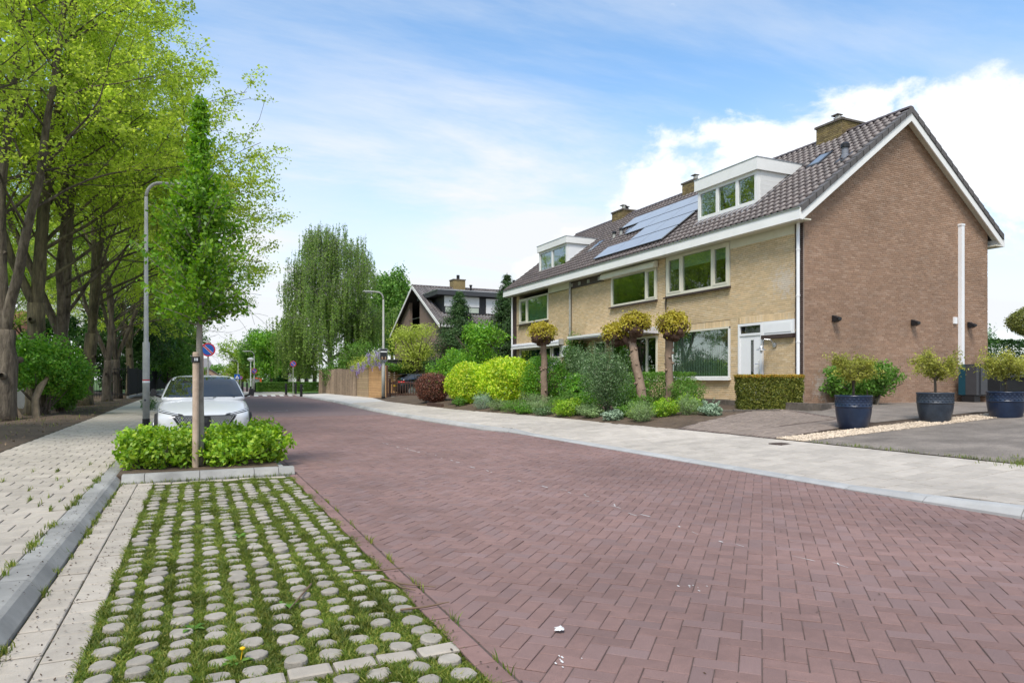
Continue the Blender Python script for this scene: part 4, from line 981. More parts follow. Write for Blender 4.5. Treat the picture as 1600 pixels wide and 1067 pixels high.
obj('transom_pane', MB().box(16.09, 16.10, 29.11, 29.82, 2.5, 2.93), m_glass_d, dfr)
dr = obj('front_door', MB().box(16.07, 16.12, 29.11, 29.82, .72, 2.41), m_upvc, H3)
for j in range(2):
    for i in range(3): obj('door_light', MB().box(16.058, 16.068, 29.2+i*.19, 29.33+i*.19, 1.45+j*.36, 1.72+j*.36), m_glass_d, dr)
wpn = obj('door_side_panel', MB().box(16.03, 16.085, 28.25, 28.98, 2.45, 2.98), m_upvc, H3)
obj('panel_emblem', MB().tube([(16.025, 28.85, 2.62), (16.025, 28.7, 2.78), (16.025, 28.6, 2.70), (16.025, 28.45, 2.84)], .03, 6), m_darkmetal, wpn)
obj('eaves_beam', MB().box(16.04, 16.09, 28.1, 30.3, 5.66, 5.948), m_cream, H3)
downpipe(H3, 34.5, .5, 5.95, m_upvc, 16.0, .05)

# ---- brown house beyond, ridge across the street
BH = thing('detached_house', 'brown brick house with black clad dormer and white roller shutters behind the conifers', 'house', (15.6, 45, .3))
gx, y0, y1, ym, ze, zr = 15.6, 45.0, 58.0, 51.5, 5.1, 8.62
bs_ = (zr-5.2)/(ym-y0)
def bz(y): return 5.2 + bs_*(y-y0) if y <= ym else zr - bs_*(y-ym)
wg = MB()
wg.prism([(gx, y0+.3, 0), (gx, y1-.3, 0), (gx, y1-.3, bz(y1-.3)-.16), (gx, 53.3, bz(53.3)-.16), (gx, 53.3, 5.2), (gx, 50.5, 5.2), (gx, 50.5, bz(50.5)-.16), (gx, y0+.3, bz(y0+.3)-.16)][::-1], (.25, 0, 0))
obj('gable_wall', wg, m_brick_g, BH)
obj('loggia_back', MB().box(gx+1.0, gx+1.1, 50.5, 53.3, 5.2, 8.3), m_darkmetal, BH)
lf = MB().box(gx+.9, gx+.97, 51.0, 52.9, 5.3, 7.2); lfo = obj('loggia_window', lf, m_glass_d, BH)
obj('red_frame', MB().box(gx+.85, gx+.89, 51.9, 52.0, 5.3, 7.3).box(gx+.85, gx+.89, 51.0, 51.08, 5.3, 7.3).box(gx+.84, gx+.88, 51.0, 52.9, 7.2, 7.28), m_signred, lfo)
obj('balcony_rail', MB().tube([(gx-.01, 50.5, 6.1), (gx-.01, 53.3, 6.1)], .02, 6), m_alu, BH)
obj('front_wall', MB().box(gx+.26, 26, y0+.3, y0+.55, 0, 5.1), m_brick_g, BH); obj('rear_wall', MB().box(gx+.26, 26, y1-.55, y1-.3, 0, 5.1), m_brick_b, BH)
obj('end_wall', MB().prism([(26, y0+.3, 0), (26, y1-.3, 0), (26, y1-.3, 5.0), (26, ym, zr-.2), (26, y0+.3, 5.0)], (.25, 0, 0)), m_brick_b, BH)
dk = MB(); dk.prism([(gx-.3, y0-.1, bz(y0-.1)-.02), (gx-.3, ym, zr-.02), (gx-.3, ym, zr-.15), (gx-.3, y0-.1, bz(y0-.1)-.15)], (10.9, 0, 0)); dk.prism([(gx-.3, ym, zr-.02), (gx-.3, y1+.1, bz(y1+.1)-.02), (gx-.3, y1+.1, bz(y1+.1)-.15), (gx-.3, ym, zr-.15)], (10.9, 0, 0))
obj('roof_deck', dk, m_deck, BH)
tl = MB(); sd = Vector((0, 1, bs_)).normalized(); nn = Vector((0, -sd.z, sd.y)); M3 = Matrix(((1, 0, 0), (0, sd.y, nn.y), (0, sd.z, nn.z)))
for j in range(22):
    for i in range(44):
        p = Vector((gx-.3+i*.247, y0-.1, bz(y0-.1))) + sd*(j*.338) + nn*.03
        if 16.1 < p.x+.1 < 21.5 and 46.5 < p.y < 49.4: continue
        Mx = Matrix.Translation(p) @ (M3 @ Matrix.Rotation(R.uniform(-.01,.01), 3, 'Z')).to_4x4(); tl.add([Mx @ Vector(v) for v in TM.v], TM.f)
obj('roof_tiling', tl, mat("grey_roof_tile", (.165,.145,.135), (.12,.105,.10), .5, 10, .3, 70, .25, spec=.5), BH, kind='stuff')
ridge(BH, gx-.3, 26.5, ym, zr, 'x')
for s_, (ya, yb) in enumerate(((y0-.12, ym), (y1+.12, ym))):
    obj('barge_board', MB().prism([(gx-.34, ya, bz(ya)-.2), (gx-.34, yb, zr-.2), (gx-.34, yb, zr+.03), (gx-.34, ya, bz(ya)+.03)], (.04, 0, 0)), m_white, BH)
obj('gutter_fascia', MB().box(gx-.2, 26.4, y0-.22, y0-.06, 4.98, 5.16), m_white, BH)
dm = obj('dormer', MB().box(16.1, 21.4, 46.55, 49.5, 6.0, 7.4), m_anth, BH)
obj('fascia', MB().box(15.55, 21.7, 46.15, 51.0, 7.40, 7.72), m_darkmetal, dm); obj('roof_trim', MB().box(15.53, 21.72, 46.13, 50.6, 7.721, 7.77), m_alu, dm)
obj('roller_shutter', MB().box(16.2, 18.9, 46.49, 46.545, 6.62, 7.36), m_shutter, dm); obj('roller_shutter', MB().box(19.45, 21.05, 46.49, 46.545, 6.2, 7.3), m_shutter, dm)
obj('window_frame', MB().box(16.2, 18.9, 46.50, 46.545, 6.12, 6.615), m_darkmetal, dm)
for a in (16.28, 17.2, 18.1): obj('pane', MB().box(a, a+.75, 46.47, 46.495, 6.2, 6.56), m_blindw, dm)
for i in range(3): obj('cladding_board', MB().box(18.93+i*.16, 19.08+i*.16, 46.52, 46.546, 6.02, 7.38), m_anth, dm)
obj('flashing', MB().box(16.0, 21.5, 46.3, 46.54, 5.93, 6.0), m_lead, dm)
for xc, zt in ((19.05, 9.25), (24.0, 9.15)):
    ch = obj('chimney', MB().box(xc-.5, xc+.5, ym-.45, ym+.45, 7.6, zt), MATS["mossy_yellow_brick"], BH)
    obj('chimney_cap', MB().box(xc-.54, xc+.54, ym-.5, ym+.5, zt, zt+.07), m_stone, ch); obj('flue_pot', MB().lathe([(.13, 0), (.13, .38)], 10, (xc+.05, ym, zt+.07)), m_black, ch)
    obj('chimney_flashing', MB().box(xc-.53, xc+.53, ym-.48, ym-.44, 8.1, 8.5), m_lead, ch)
obj('roof_vent', MB().lathe([(.09, -.2), (.09, .4), (.13, .42), (.13, .5)], 10, (20.0, 51.0, 8.4)), m_black, BH)
# ------------------------------------------------------------------ trees and shrubs
def unit(v): return v/np.maximum(np.linalg.norm(v, axis=-1, keepdims=True), 1e-9)
def leaves(P, size, up=.5, out=None, asp=.55, rng=NR):
    """P (N,3): one diamond-shaped folded leaf at each point"""
    n = len(P); nm = rng.normal(size=(n, 3)) + np.array([0, 0, up])
    if out is not None: nm = nm + out
    nm = unit(nm); t = unit(np.cross(nm, rng.normal(size=(n, 3)))); b = np.cross(nm, t)
    s = (size*rng.uniform(.6, 1.3, n))[:,None] if np.isscalar(size) else (size*rng.uniform(.7, 1.25, n))[:,None]
    w = s*asp*.5
    return np.stack([P - t*s*.5, P - t*s*.05 + b*w + nm*s*.08, P + t*s*.5, P - t*s*.05 - b*w + nm*s*.08], 1)
class Tree:
    def __init__(s, seed): s.r = np.random.default_rng(seed); s.br = []; s.tw = []
    def grow(s, p, d, L, r, lvl, spec):
        q = spec[lvl]; n = max(3, int(L/q.get('seg', .6))); pts = [p.copy()]; d = d/np.linalg.norm(d)
        for i in range(n):
            d = d + s.r.normal(size=3)*q.get('wob', .1) + np.array([0, 0, q.get('trop', 0)]); d /= np.linalg.norm(d); p = p + d*L/n; pts.append(p.copy())
        rad = [max(q.get('rmin', .006), r*(1 - (1-q.get('taper', .45))*i/n)) for i in range(n+1)]
        s.br.append((pts, rad, lvl))
        if lvl == len(spec)-1: s.tw.append(np.array(pts)); return
        c = q['n']; c = int(s.r.integers(c[0], c[1]+1)) if isinstance(c, tuple) else c; az0 = s.r.uniform(0, 6.28)
        for k in range(c):
            t = q.get('t0', .4) + (q.get('t1', 1) - q.get('t0', .4))*((k + s.r.uniform(.1, .9))/c); f = t*n; i = min(int(f), n-1); pp = pts[i] + (pts[i+1]-pts[i])*(f-i)
            dd = pts[i+1]-pts[i]; dd = dd/np.linalg.norm(dd); a = az0 + k*2.4 + s.r.normal()*.3; an = math.radians(s.r.uniform(*q['ang']))
            e1 = np.cross(dd, [0, 0, 1.]); e1 = e1/np.linalg.norm(e1) if np.linalg.norm(e1) > .05 else np.array([1., 0, 0]); e2 = np.cross(dd, e1)
            nd = dd*math.cos(an) + (e1*math.cos(a) + e2*math.sin(a))*math.sin(an)
            LL = spec[lvl+1]['L']; s.grow(pp, nd, s.r.uniform(*LL)*(1 - q.get('short', .25)*t), rad[i]*q.get('rr', .6), lvl+1, spec)
    def wood(s, sides=(9, 7, 5, 4, 3)):
        mb = MB()
        for pts, rad, l in s.br: mb.tube(pts, rad, sides[min(l, len(sides)-1)], cap=(l == 0))
        return mb
    def points(s, per, sig, t0=.15, clump=0):
        out = []
        for tw in s.tw:
            n = max(1, int(per*s.r.uniform(.6, 1.4))); f = s.r.uniform(t0, 1, n)*(len(tw)-1); i = np.minimum(f.astype(int), len(tw)-2)
            p = tw[i] + (tw[i+1]-tw[i])*(f-i)[:,None]
            if clump:
                c = p[s.r.integers(0, n, max(1, n//clump))]; p = c[s.r.integers(0, len(c), n)]
            out.append(p + s.r.normal(size=(n, 3))*sig)
        return np.concatenate(out)
def tufts(T, per, nl, spread, sig, t0=.15):
    out = []; r = T.r
    for tw in T.tw:
        n = max(2, int(per*r.uniform(.6, 1.4))); f = np.append(r.uniform(t0, 1, n-1), 1.)*(len(tw)-1); i = np.minimum(f.astype(int), len(tw)-2)
        c = tw[i] + (tw[i+1]-tw[i])*(f-i)[:,None] + r.normal(size=(n, 3))*spread; m_ = nl
        out.append((c[:,None,:] + r.normal(size=(n, m_, 3))*np.array([sig, sig, sig*.62])).reshape(-1, 3))
    return np.concatenate(out)
def make_tree(name, label, cat, wood, leafV, mtw, mtl, loc=(0,0,0), group=None, rz=0, scale=None):
    t = thing(name, label, cat, (0, 0, 0), group)
    obj('trunk', wood if not isinstance(wood, MB) else wood.mesh('trunk', True), mtw, t)
    obj('crown', quads_mesh('crown', leafV) if isinstance(leafV, np.ndarray) else leafV, mtl, t)
    t.location = loc; t.rotation_euler = (0, 0, rz)
    if scale: t.scale = (scale,)*3
    return t
# --- the row of tall street trees on the left
def row_tree(seed, stems, lean=0., leaf=.105, Hs=13.5, reach=0.):
    T = Tree(seed); r = T.r
    spec = [dict(n=0, ang=(0, 0)),
            dict(seg=.8, wob=.05, trop=.05, taper=.22, n=(15, 18), t0=.22, t1=.98, ang=(34, 62), rr=.36, short=.52, rmin=.02),
            dict(L=(4.2, 6.2), seg=.55, wob=.11, trop=.03, taper=.22, n=(7, 9), t0=.28, ang=(28, 60), rr=.5, short=.4, rmin=.008),
            dict(L=(1.3, 2.7), seg=.45, wob=.18, trop=-.01, taper=.4, n=0, ang=(0, 0), rmin=.006)]
    H0 = r.uniform(2.3, 3.6); n = 6; pts = []; p = np.array([0, 0, -.2]); rb = .25
    for i in range(n+1): pts.append(p.copy()); p = p + np.array([lean, 0, 1.])*(H0+.2)/n + np.array([r.normal()*.025, r.normal()*.025, 0])
    T.br.append((pts, [rb*1.45, rb*1.12, rb, rb*.96, rb*.94, rb*.95, rb*.96], 0))
    for k in range(3):      # pruned stubs and burrs on the lower trunk
        a = r.uniform(0, 6.28); z = r.uniform(.5, .95); q = pts[int(z*n)]; d = np.array([math.cos(a), math.sin(a), .25]); T.br.append(([q + d*rb*.7, q + d*(rb+.05), q + d*(rb+.09)], [.11, .09, .06], 1))
    a0 = r.uniform(0, 6.28)
    for k in range(stems):
        a = a0 + 2*math.pi*k/stems + r.uniform(-.3, .3); an = math.radians(r.uniform(5, 10) if k == 0 else r.uniform(14, 26)); dd = np.array([math.cos(a)*math.sin(an), math.sin(a)*math.sin(an), math.cos(an)])
        T.grow(pts[-1] - np.array([0, 0, .1*k]), dd, Hs*(1 if k == 0 else r.uniform(.72, .95)), rb*(.66 if k == 0 else .56), 1, spec)
    if reach:
        for q, L_ in (((1., .15, .85), reach), ((1., -.3, .62), reach*.86), ((1., -.1, 1.3), reach)): T.grow(pts[-1] + np.array([0, 0, r.uniform(.5, 2.2)]), np.array(q), L_, .062, 1, [None, dict(spec[1], n=(8, 9), trop=.0, wob=.09, short=.3, t0=.35), spec[2], spec[3]])
    P = tufts(T, 9, 13, .13, .12)
    P = P[P[:,2] > 4.6 + .8*np.sin(P[:,0]*1.3 + P[:,1]*.7)]
    return T.wood(), leaves(P, leaf, up=.8, asp=.62, rng=r)
rows = [row_tree(3, 2, 0, reach=5.4), row_tree(14, 3, .03, reach=5.8), row_tree(25, 3, -.02, reach=5.0), row_tree(38, 2, .03, reach=4.8)]
print('row leaves', [len(v) for _, v in rows])
rw = [w.mesh('trunk', True) for w, _ in rows]; rl = [quads_mesh('crown', v) for _, v in rows]
for i, me in enumerate(rw): me.materials.append(m_bark if i % 2 == 0 else m_bark_m)
for me in rl: me.materials.append(lf_row)
rl2 = [m_.copy() for m_ in rl[:2]]
for m_ in rl2: m_.materials.clear(); m_.materials.append(lf_row2)
def row(i, x, y, rz, sc, label, olive=False):
    make_tree('street_tree', label, 'tree', rw[i], rl2[i % 2] if olive else rl[i], None, None, (x, y, .1), 'tall trees in a row beside the left pavement', rz, sc)
row(1, -5.9, 15.5, 2.6, .92, 'tall tree whose crown hangs in at the top left corner above the pavement')
row(0, -5.55, 26.4, 2.7, 1.18, 'thick trunked tall tree at the left edge beside the big bright bush')
row(1, -5.3, 30.0, .3, 1.2, 'forked mossy tall tree rising behind the big bright bush')
row(2, -5.0, 33.5, -.2, 1.2, 'tall tree with spreading fork right above the big bright bush')
row(3, -4.9, 39.0, .25, 1.2, 'tall tree with a cut limb scar just past the big bright bush')
row(0, -4.6, 45.5, .6, .98, 'slim tall tree standing before the start of the black fence', True)
row(2, -4.7, 52.0, 1.2, 1.02, 'tall tree with pale stub at the corner of the black fence')
row(1, -4.6, 60.0, .9, 1.08, 'dark trunked tall tree behind the black fence', True)
row(3, -5.0, 71.0, 2.6, 1.05, 'farthest tall tree of the left row behind the black fence')
back = [(2, -13, 37, 1.2, 1.0, 'tall tree in the second row behind the big bright bush'), (0, -16.5, 52, 2.4, .9, 'tall tree in the second row behind the cut limb tree'), (3, -12, 64, 4.6, 1.0, 'tall tree in the second row behind the black fence'),
        (1, -16, 78, .3, 1.15, 'distant tall tree of the second row above the black fence'), ]
for i, x, y, rz, sc, l in back: row(i, x, y, rz, sc, l, True)
# low branch of the overhanging tree comes from the first tree

def crown_blob(rng, n, c, rad, lump=.25, shell=.55, leaf=.09, up=.3, asp=.55, seedk=None, flat=False, boxy=False):
    """leaves in the outer shell of an uneven ellipsoid"""
    d = unit(rng.normal(size=(n, 3)));
    if flat: d[:,2] = np.abs(d[:,2])*rng.choice([1, 1, 1, -.35], n)
    k = rng.uniform(0, 6.28, 9); f = 1 + lump*(np.sin(d[:,0]*3.1+k[0])*np.sin(d[:,1]*3.7+k[1]) + .6*np.sin(d[:,2]*5+k[2]+d[:,0]*4) + .45*np.sin(d[:,0]*9+k[3])*np.sin(d[:,1]*8+k[4]+d[:,2]*7))
    r = (shell + (1-shell)*rng.uniform(0, 1, n)**.6)*f + rng.exponential(.03, n)
    if boxy: r = r*.88*(np.abs(d)**3.2).sum(1)**(-1/3.2)
    P = np.asarray(c) + d*r[:,None]*np.asarray(rad)
    return leaves(P, leaf, up=up, out=d*1.1, asp=asp, rng=rng)
def twigs_in(c, base, rad, n, r0=.018, rng=NR):
    mb = MB()
    for i in range(n):
        d = unit(rng.normal(size=3)*np.array([1, 1, .7]) + np.array([0, 0, .5])); e = np.asarray(c) + d*np.asarray(rad)*.85
        b = np.asarray(base) + rng.normal(size=3)*np.array([.06, .06, 0])*max(rad[0], .4)
        m_ = (b+e)/2 + rng.normal(size=3)*.06*np.asarray(rad); mb.tube([b, m_, e], [r0, r0*.7, r0*.3], 4, cap=False)
    return mb
def bush(name, label, cat, base, rad, n, mt, leaf=.07, lump=.22, shell=.5, lobes=1, seed=1, group=None, asp=.55, up=.3, stem=m_bark, cz=None, sprigs=0, flat=False):
    rng = np.random.default_rng(seed); c = np.array([base[0], base[1], base[2] + (cz if cz is not None else rad[2]*.92)])
    t = thing(name, label, cat, base, group); Vs = []
    if lobes == 1: Vs.append(crown_blob(rng, n, c, rad, lump, shell, leaf, up, asp, flat=flat, boxy=name in ('golden_bush', 'copper_shrub')))
    else:
        for i in range(lobes):
            o = rng.normal(size=3)*np.array(rad)*.42; o[2] = abs(o[2])*.9 - rad[2]*.25
            Vs.append(crown_blob(rng, n//lobes, c+o, np.array(rad)*rng.uniform(.5, .72), lump, shell, leaf, up, asp, flat=flat))
    if sprigs:      # shoots that stand clear of the outline
        for i in range(sprigs):
            d = unit(rng.normal(size=3) + np.array([0, 0, .9])); p0 = c + d*np.array(rad)*.85; L_ = rng.uniform(.12, .3)*max(rad[2], .5); m_ = 16
            tt = rng.uniform(0, 1, m_); P = p0 + (d + np.array([0, 0, .4]))*tt[:,None]*L_ + rng.normal(size=(m_, 3))*leaf*.3; Vs.append(leaves(P, leaf*.9, .3, d, asp, rng))
    V = np.concatenate(Vs); V = V[V[:,:,2].min(1) > base[2] - .02]
    obj('foliage', quads_mesh('foliage', V), mt, t); obj('stems', twigs_in(c, base, rad, 14 if rad[0] > .5 else 8, .012 + .012*rad[0], rng), stem, t)
    return t
def hedge(name, label, cat, c, half, n, mt, leaf=.04, seed=3, rz=0., taper=0., tip=None, depth=.07, core=m_bark):
    rng = np.random.default_rng(seed); hx, hy, hz = half; ar = np.array([hy*hz, hy*hz, hx*hz, hx*hz, hx*hy]); f = rng.choice(5, n, p=ar/ar.sum()); P = rng.uniform(-1, 1, (n, 3)); D = np.zeros((n, 3))
    for k, (ax, sg) in enumerate(((0, 1), (0, -1), (1, 1), (1, -1), (2, 1))):
        m_ = f == k; dep = rng.exponential(depth, m_.sum())/half[ax]; P[m_, ax] = sg*(1 - np.minimum(dep, 1) + .02*rng.normal(size=m_.sum())); D[m_, ax] = sg
    P = P*np.array(half)*(1 + .02*np.sin(P[:,[1, 2, 0]]*7))
    if taper: P[:,:2] *= (1 + taper*P[:,2:3]/hz)
    cs, sn = math.cos(rz), math.sin(rz); X = P[:,0]*cs - P[:,1]*sn; Y = P[:,0]*sn + P[:,1]*cs
    W_ = np.stack([X + c[0], Y + c[1], P[:,2] + c[2]], 1); V = leaves(W_, leaf, .2, D*1.2, .5, rng)
    t = thing(name, label, cat, (c[0], c[1], c[2]-hz))
    if tip is not None:
        top = (P[:,2] > hz*.86) & (rng.uniform(0, 1, n) < .8); obj('new_shoots', quads_mesh('new_shoots', V[top]), tip, t); V = V[~top]
    obj('foliage', quads_mesh('foliage', V), mt, t)
    tb = MB()
    for i in range(26):
        x, y = rng.uniform(-.8, .8, 2)*np.array([hx, hy]); x2, y2 = x*1.1, y*1.1
        tb.tube([(c[0]+x*cs-y*sn, c[1]+x*sn+y*cs, c[2]-hz), (c[0]+x2*cs-y2*sn, c[1]+x2*sn+y2*cs, c[2]+hz*.75)], [.015, .006], 4, cap=False)
    obj('stems', tb, core, t); return t

# young tree in the bed, with its two posts
T = Tree(5); r = T.r
pts = [np.array([.055 + .006*math.sin(i), 11.12, .1 + i*.36]) for i in range(16)]; T.br.append((pts, [.062 - .0036*i for i in range(16)], 0))
prof = [(2.2, .30), (2.5, .66), (2.9, .76), (3.2, .60), (3.5, .70), (3.8, .58), (4.1, .52), (4.35, .30), (4.6, .30), (4.8, .15), (5.0, .15), (5.2, .07), (5.35, .06), (5.55, .02)]
tw = []
for k in range(150):
    z = 2.2 + 3.25*(k/150)**1.0; R_ = np.interp(z+.25, [p[0] for p in prof], [p[1] for p in prof])*(1 if z < 4.2 else .72)*r.uniform(.5, 1.28); a = k*2.4 + r.normal()*.3
    el = r.uniform(.25, .8) if z < 4.4 else r.uniform(.6, 1.4); L_ = R_*1.22; d = np.array([math.cos(a), math.sin(a), el]); p0 = np.array([.055, 11.12, z]); pp = [p0 + d*L_*t*np.array([1, 1, .8 + .3*t])*.8 for t in (0, .35, .7, 1)]
    T.br.append((pp, [.014, .010, .006, .003], 2)); T.tw.append(np.array(pp))
for a, L_ in ((-.25, .72), (.1, .62), (2.9, .55), (3.4, .5), (1.5, .5)):
    p0 = np.array([.055, 11.12, 2.15 + .15*r.random()]); pp = [p0 + np.array([math.cos(a), math.sin(a), .35])*L_*t for t in (0, .4, .75, 1)]; T.br.append((pp, [.016, .012, .007, .003], 2)); T.tw.append(np.array(pp))
P = T.points(92, .055, .12); P = P[(P[:,2] < 4.3) | (r.uniform(0, 1, len(P)) < .45)]
make_tree('young_tree', 'young staked tree with narrow dark green crown in the planting bed', 'tree', T.wood(), leaves(P, .078, .2, asp=.55, rng=r), mat("young_bark", (.30,.275,.235), (.19,.17,.14), .9, 8, .5, 30), lf_young)
for x, y, l in ((-.005, 11.0, 'front round wooden post with black strap beside the young tree'), (.06, 11.3, 'second wooden post half hidden behind the young tree trunk')):
    t = thing('tree_post', l, 'tree post', (x, y, .08))
    obj('post', MB().tube([(x, y, .05), (x+.004, y, .9), (x+.006, y, 1.76)], [.046, .045, .044], 14).lathe([(.044, 0), (.035, .012)], 14, (x+.006, y, 1.76)), m_post, t)
    if y < 11.1:
        st_ = obj('strap', MB().lathe([(.056, 0), (.057, .085)], 16, (x+.005, y, 1.62)), m_rubber, t)
        for k in range(3): obj('strap_mark', MB().box(x-.012+k*.018, x-.003+k*.018, y-.0605, y-.054, 1.645, 1.685), m_lens, st_)
# bed soil and low shrubs
obj('bed_soil', MB().box(-1.0, 1.12, 10.46, 14.0, -.05, .09), m_soil, kind='structure')
spots = [(-.72, 11.25, .33, .46), (-.38, 11.15, .36, .50), (.0, 11.6, .42, .56), (.36, 11.12, .34, .48), (.78, 11.2, .38, .52), (1.08, 11.45, .30, .50), (-.75, 11.8, .36, .55), (.6, 11.9, .42, .60), (1.02, 12.1, .34, .58), (-.2, 12.3, .42, .58), (-.66, 12.7, .36, .52), (.35, 12.8, .42, .56), (.9, 12.9, .36, .54)]
where = ['at the left front corner of the planting bed', 'left of the front post in the planting bed', 'behind the front post in the planting bed', 'right of the front post at the bed kerb', 'at the bed front before the white car headlight', 'at the right front corner of the planting bed leaning over the road', 'second from the left pavement edge of the bed', 'in the second rank hiding the car grille', 'in the second rank beside the road edge', 'in the third rank behind the young tree', 'in the third rank at the pavement edge', 'in the last rank before the car number plate', 'before the right wheel of the car']
for i, (x, y, rr, h) in enumerate(spots):
    bush('low_shrub', 'low yellow shrub ' + where[i], 'shrub', (x, y, .08), (rr, rr, h*(.40 if -.3 < x < .5 else .46)), 620, lf_bed, .078, .3, .15, seed=40+i, group='low shrubs in the planting bed', sprigs=44)

# big bright bush on the left, on its bare stem
b = bush('large_bush', 'big bright green bush on a bare stem beneath the street trees', 'bush', (-4.75, 28.3, .15), (1.2, 1.5, 1.2), 22000, lf_lush, .11, .2, .5, lobes=9, seed=61, cz=1.62, sprigs=40)
st_ = MB(); st_.tube([(-4.75, 26.9, .1), (-4.8, 27.0, .7), (-4.7, 27.2, 1.1), (-4.5, 27.5, 1.5)], [.12, .10, .11, .05], 8); st_.tube([(-5.2, 27.2, .1), (-5.6, 27.3, .9), (-5.75, 27.4, 1.3)], [.05, .045, .04], 6)
obj('bare_stem', st_, mat("pale_stem", (.30,.235,.16), (.2,.15,.10), .9, 6, .5, 30), b)
bush('bush', 'dark dense bush low behind the bright bush by the fence corner', 'bush', (-4.75, 31.5, .1), (.8, 1.3, .9), 9000, lf_mid, .10, .2, .5, seed=62, cz=1.0)
bush('bush', 'small dark bush hanging over the pavement beside the lamp post', 'bush', (-1.75, 31.5, .1), (.3, .5, .28), 900, lf_dark, .06, .2, .4, seed=63)
# dense dark green trees beyond the black fence
for i, (x, y, rr, h, l) in enumerate(((-2.3, 72, 3.0, 9.8, 'dense dark green tree overhanging the black fence'), (-2.2, 84, 3.0, 9.6, 'dense dark green tree farther along the black fence'), (-6.5, 66, 3.4, 8.5, 'dense dark green tree between trunks behind the black fence'), (-2.1, 100, 2.6, 7, 'yellowish bush like tree at the far end of the fence'))):
    rng = np.random.default_rng(70+i); V = np.concatenate([crown_blob(rng, 2600, (rng.normal()*rr*.45, rng.normal()*rr*.5, h*(.18 + .72*rng.random())), (rr*.5, rr*.55, h*.17), .3, .45, .26) for _ in range(9)])
    tb = MB().tube([(0, 0, -.2), (.05, .1, h*.4), (0, 0, h*.75)], [.22, .16, .05], 8)
    make_tree('dense_tree', l, 'tree', tb, V, m_bark, lf_dark if i == 2 else (lf_mid if i < 2 else lf_row2), (x, y, .1))

# --- weeping birch
T = Tree(91); r = T.r
T.grow(np.array([0, 0, -.2]), np.array([.02, 0, 1.]), 12.6, .26, 0, [dict(seg=.8, wob=.03, taper=.12, n=34, t0=.16, t1=.99, ang=(48, 80), rr=.42, short=.60), dict(L=(4.6, 6.4), seg=.6, wob=.10, trop=.0, taper=.25, n=(7, 9), t0=.3, ang=(25, 60), rr=.5, short=.4), dict(L=(1.2, 2.4), seg=.4, wob=.16, trop=-.09, taper=.4, n=0, ang=(0, 0))])
PP = []; strands = MB()
for tw in T.tw:
    for k in range(14):
        p = tw[int(r.integers(1, len(tw)))] + r.normal(size=3)*.18; L_ = min(r.uniform(.8, 3.4), max(.3, p[2]-1.2)); n = int(L_*17); tt = np.sort(r.uniform(0, 1, n)); sw = r.normal(size=2)*.10
        PP.append(p + np.stack([sw[0]*tt, sw[1]*tt, -L_*tt], 1) + r.normal(size=(n, 3))*np.array([.045, .045, .02]))
        strands.tube([p, p + np.array([sw[0]*.4, sw[1]*.4, -L_*.5]), p + np.array([sw[0], sw[1], -L_])], [.008, .006, .003], 3, cap=False)
P = np.concatenate(PP)
P = P[(P[:,2] < 7.5) | (r.uniform(0, 1, len(P)) < .6)]
if len(P) > 105000: P = P[r.permutation(len(P))[:105000]]
mk = T.wood(); mk.add(strands.v, strands.f)
make_tree('weeping_birch', 'large weeping birch trailing over the log fence', 'tree', mk, leaves(P, .16, .1, asp=.55, rng=r), m_birchbark, lf_birch, (10.7, 61, .1), scale=1.1)
bush('bush', 'dense green bush under the weeping birch behind the log fence', 'bush', (11.6, 57, .1), (2.4, 3.2, 1.9), 9000, lf_mid, .16, .25, .5, lobes=6, seed=93)
# --- other background trees: rounded crowns from several leaf masses
def round_tree(name, label, cat, x, y, z0, h, rr, mt, n=9000, leaf=.2, seed=1, trunk_h=.35, lump=.3, group=None, squash=.24, k=11):
    rng = np.random.default_rng(seed); Vs = []
    for i in range(k):
        a = rng.uniform(0, 6.28); q = rng.uniform(0, .72)*rr; zz = h*(trunk_h + (1-trunk_h)*rng.uniform(.12, .86)); sc = 1 - .55*abs((zz/h - .62))/.5
        Vs.append(crown_blob(rng, n//k, (q*sc*math.cos(a), q*sc*math.sin(a), zz), (rr*.5, rr*.5, h*squash*.8), lump, .4, leaf))
    tb = MB().tube([(0, 0, -.2), (.03, 0, h*.35), (0, .05, h*.8)], [.05*h**.6, .04*h**.6, .015], 8)
    for i in range(7):
        a = rng.uniform(0, 6.28); tb.tube([(0, 0, h*rng.uniform(.28, .5)), (rr*.45*math.cos(a), rr*.45*math.sin(a), h*.65), (rr*.8*math.cos(a), rr*.8*math.sin(a), h*.8)], [.02*h**.6, .014*h**.6, .006], 5, cap=False)
    return make_tree(name, label, cat, tb, np.concatenate(Vs), m_bark, mt, (x, y, z0), group)
round_tree('leafy_tree', 'light green tree by the clipped hedge at the junction', 'tree', 7.6, 80, .1, 6.2, 3.1, lf_bright, 11000, .26, 101, .22)
round_tree('purple_tree', 'dark purple leaved tree left of the weeping birch', 'tree', 9.6, 74, .1, 5.4, 1.9, lf_purple, 5000, .22, 102, .3)
round_tree('leafy_tree', 'olive green tree beyond the far street lamps', 'tree', 6.0, 104, .1, 7.2, 3.6, lf_row2, 10000, .3, 103, .1)
round_tree('leafy_tree', 'dark green tree behind the globe topped lamp', 'tree', 7.2, 96, .1, 8.0, 2.8, lf_mid, 9000, .3, 104, .1)
round_tree('leafy_tree', 'far dark tree behind the orange board', 'tree', 9.5, 92, .1, 5.5, 3.2, lf_dark, 8000, .3, 105, .1)
round_tree('leafy_tree', 'pale leaved tree behind the purple tree', 'tree', 10.5, 92, .1, 8.6, 2.6, lf_row2, 2600, .25, 107, .25)
round_tree('leafy_tree', 'round mid green tree between birch and brown house', 'tree', 20.2, 76, .1, 12.4, 3.3, lf_mid, 26000, .3, 106, .35)
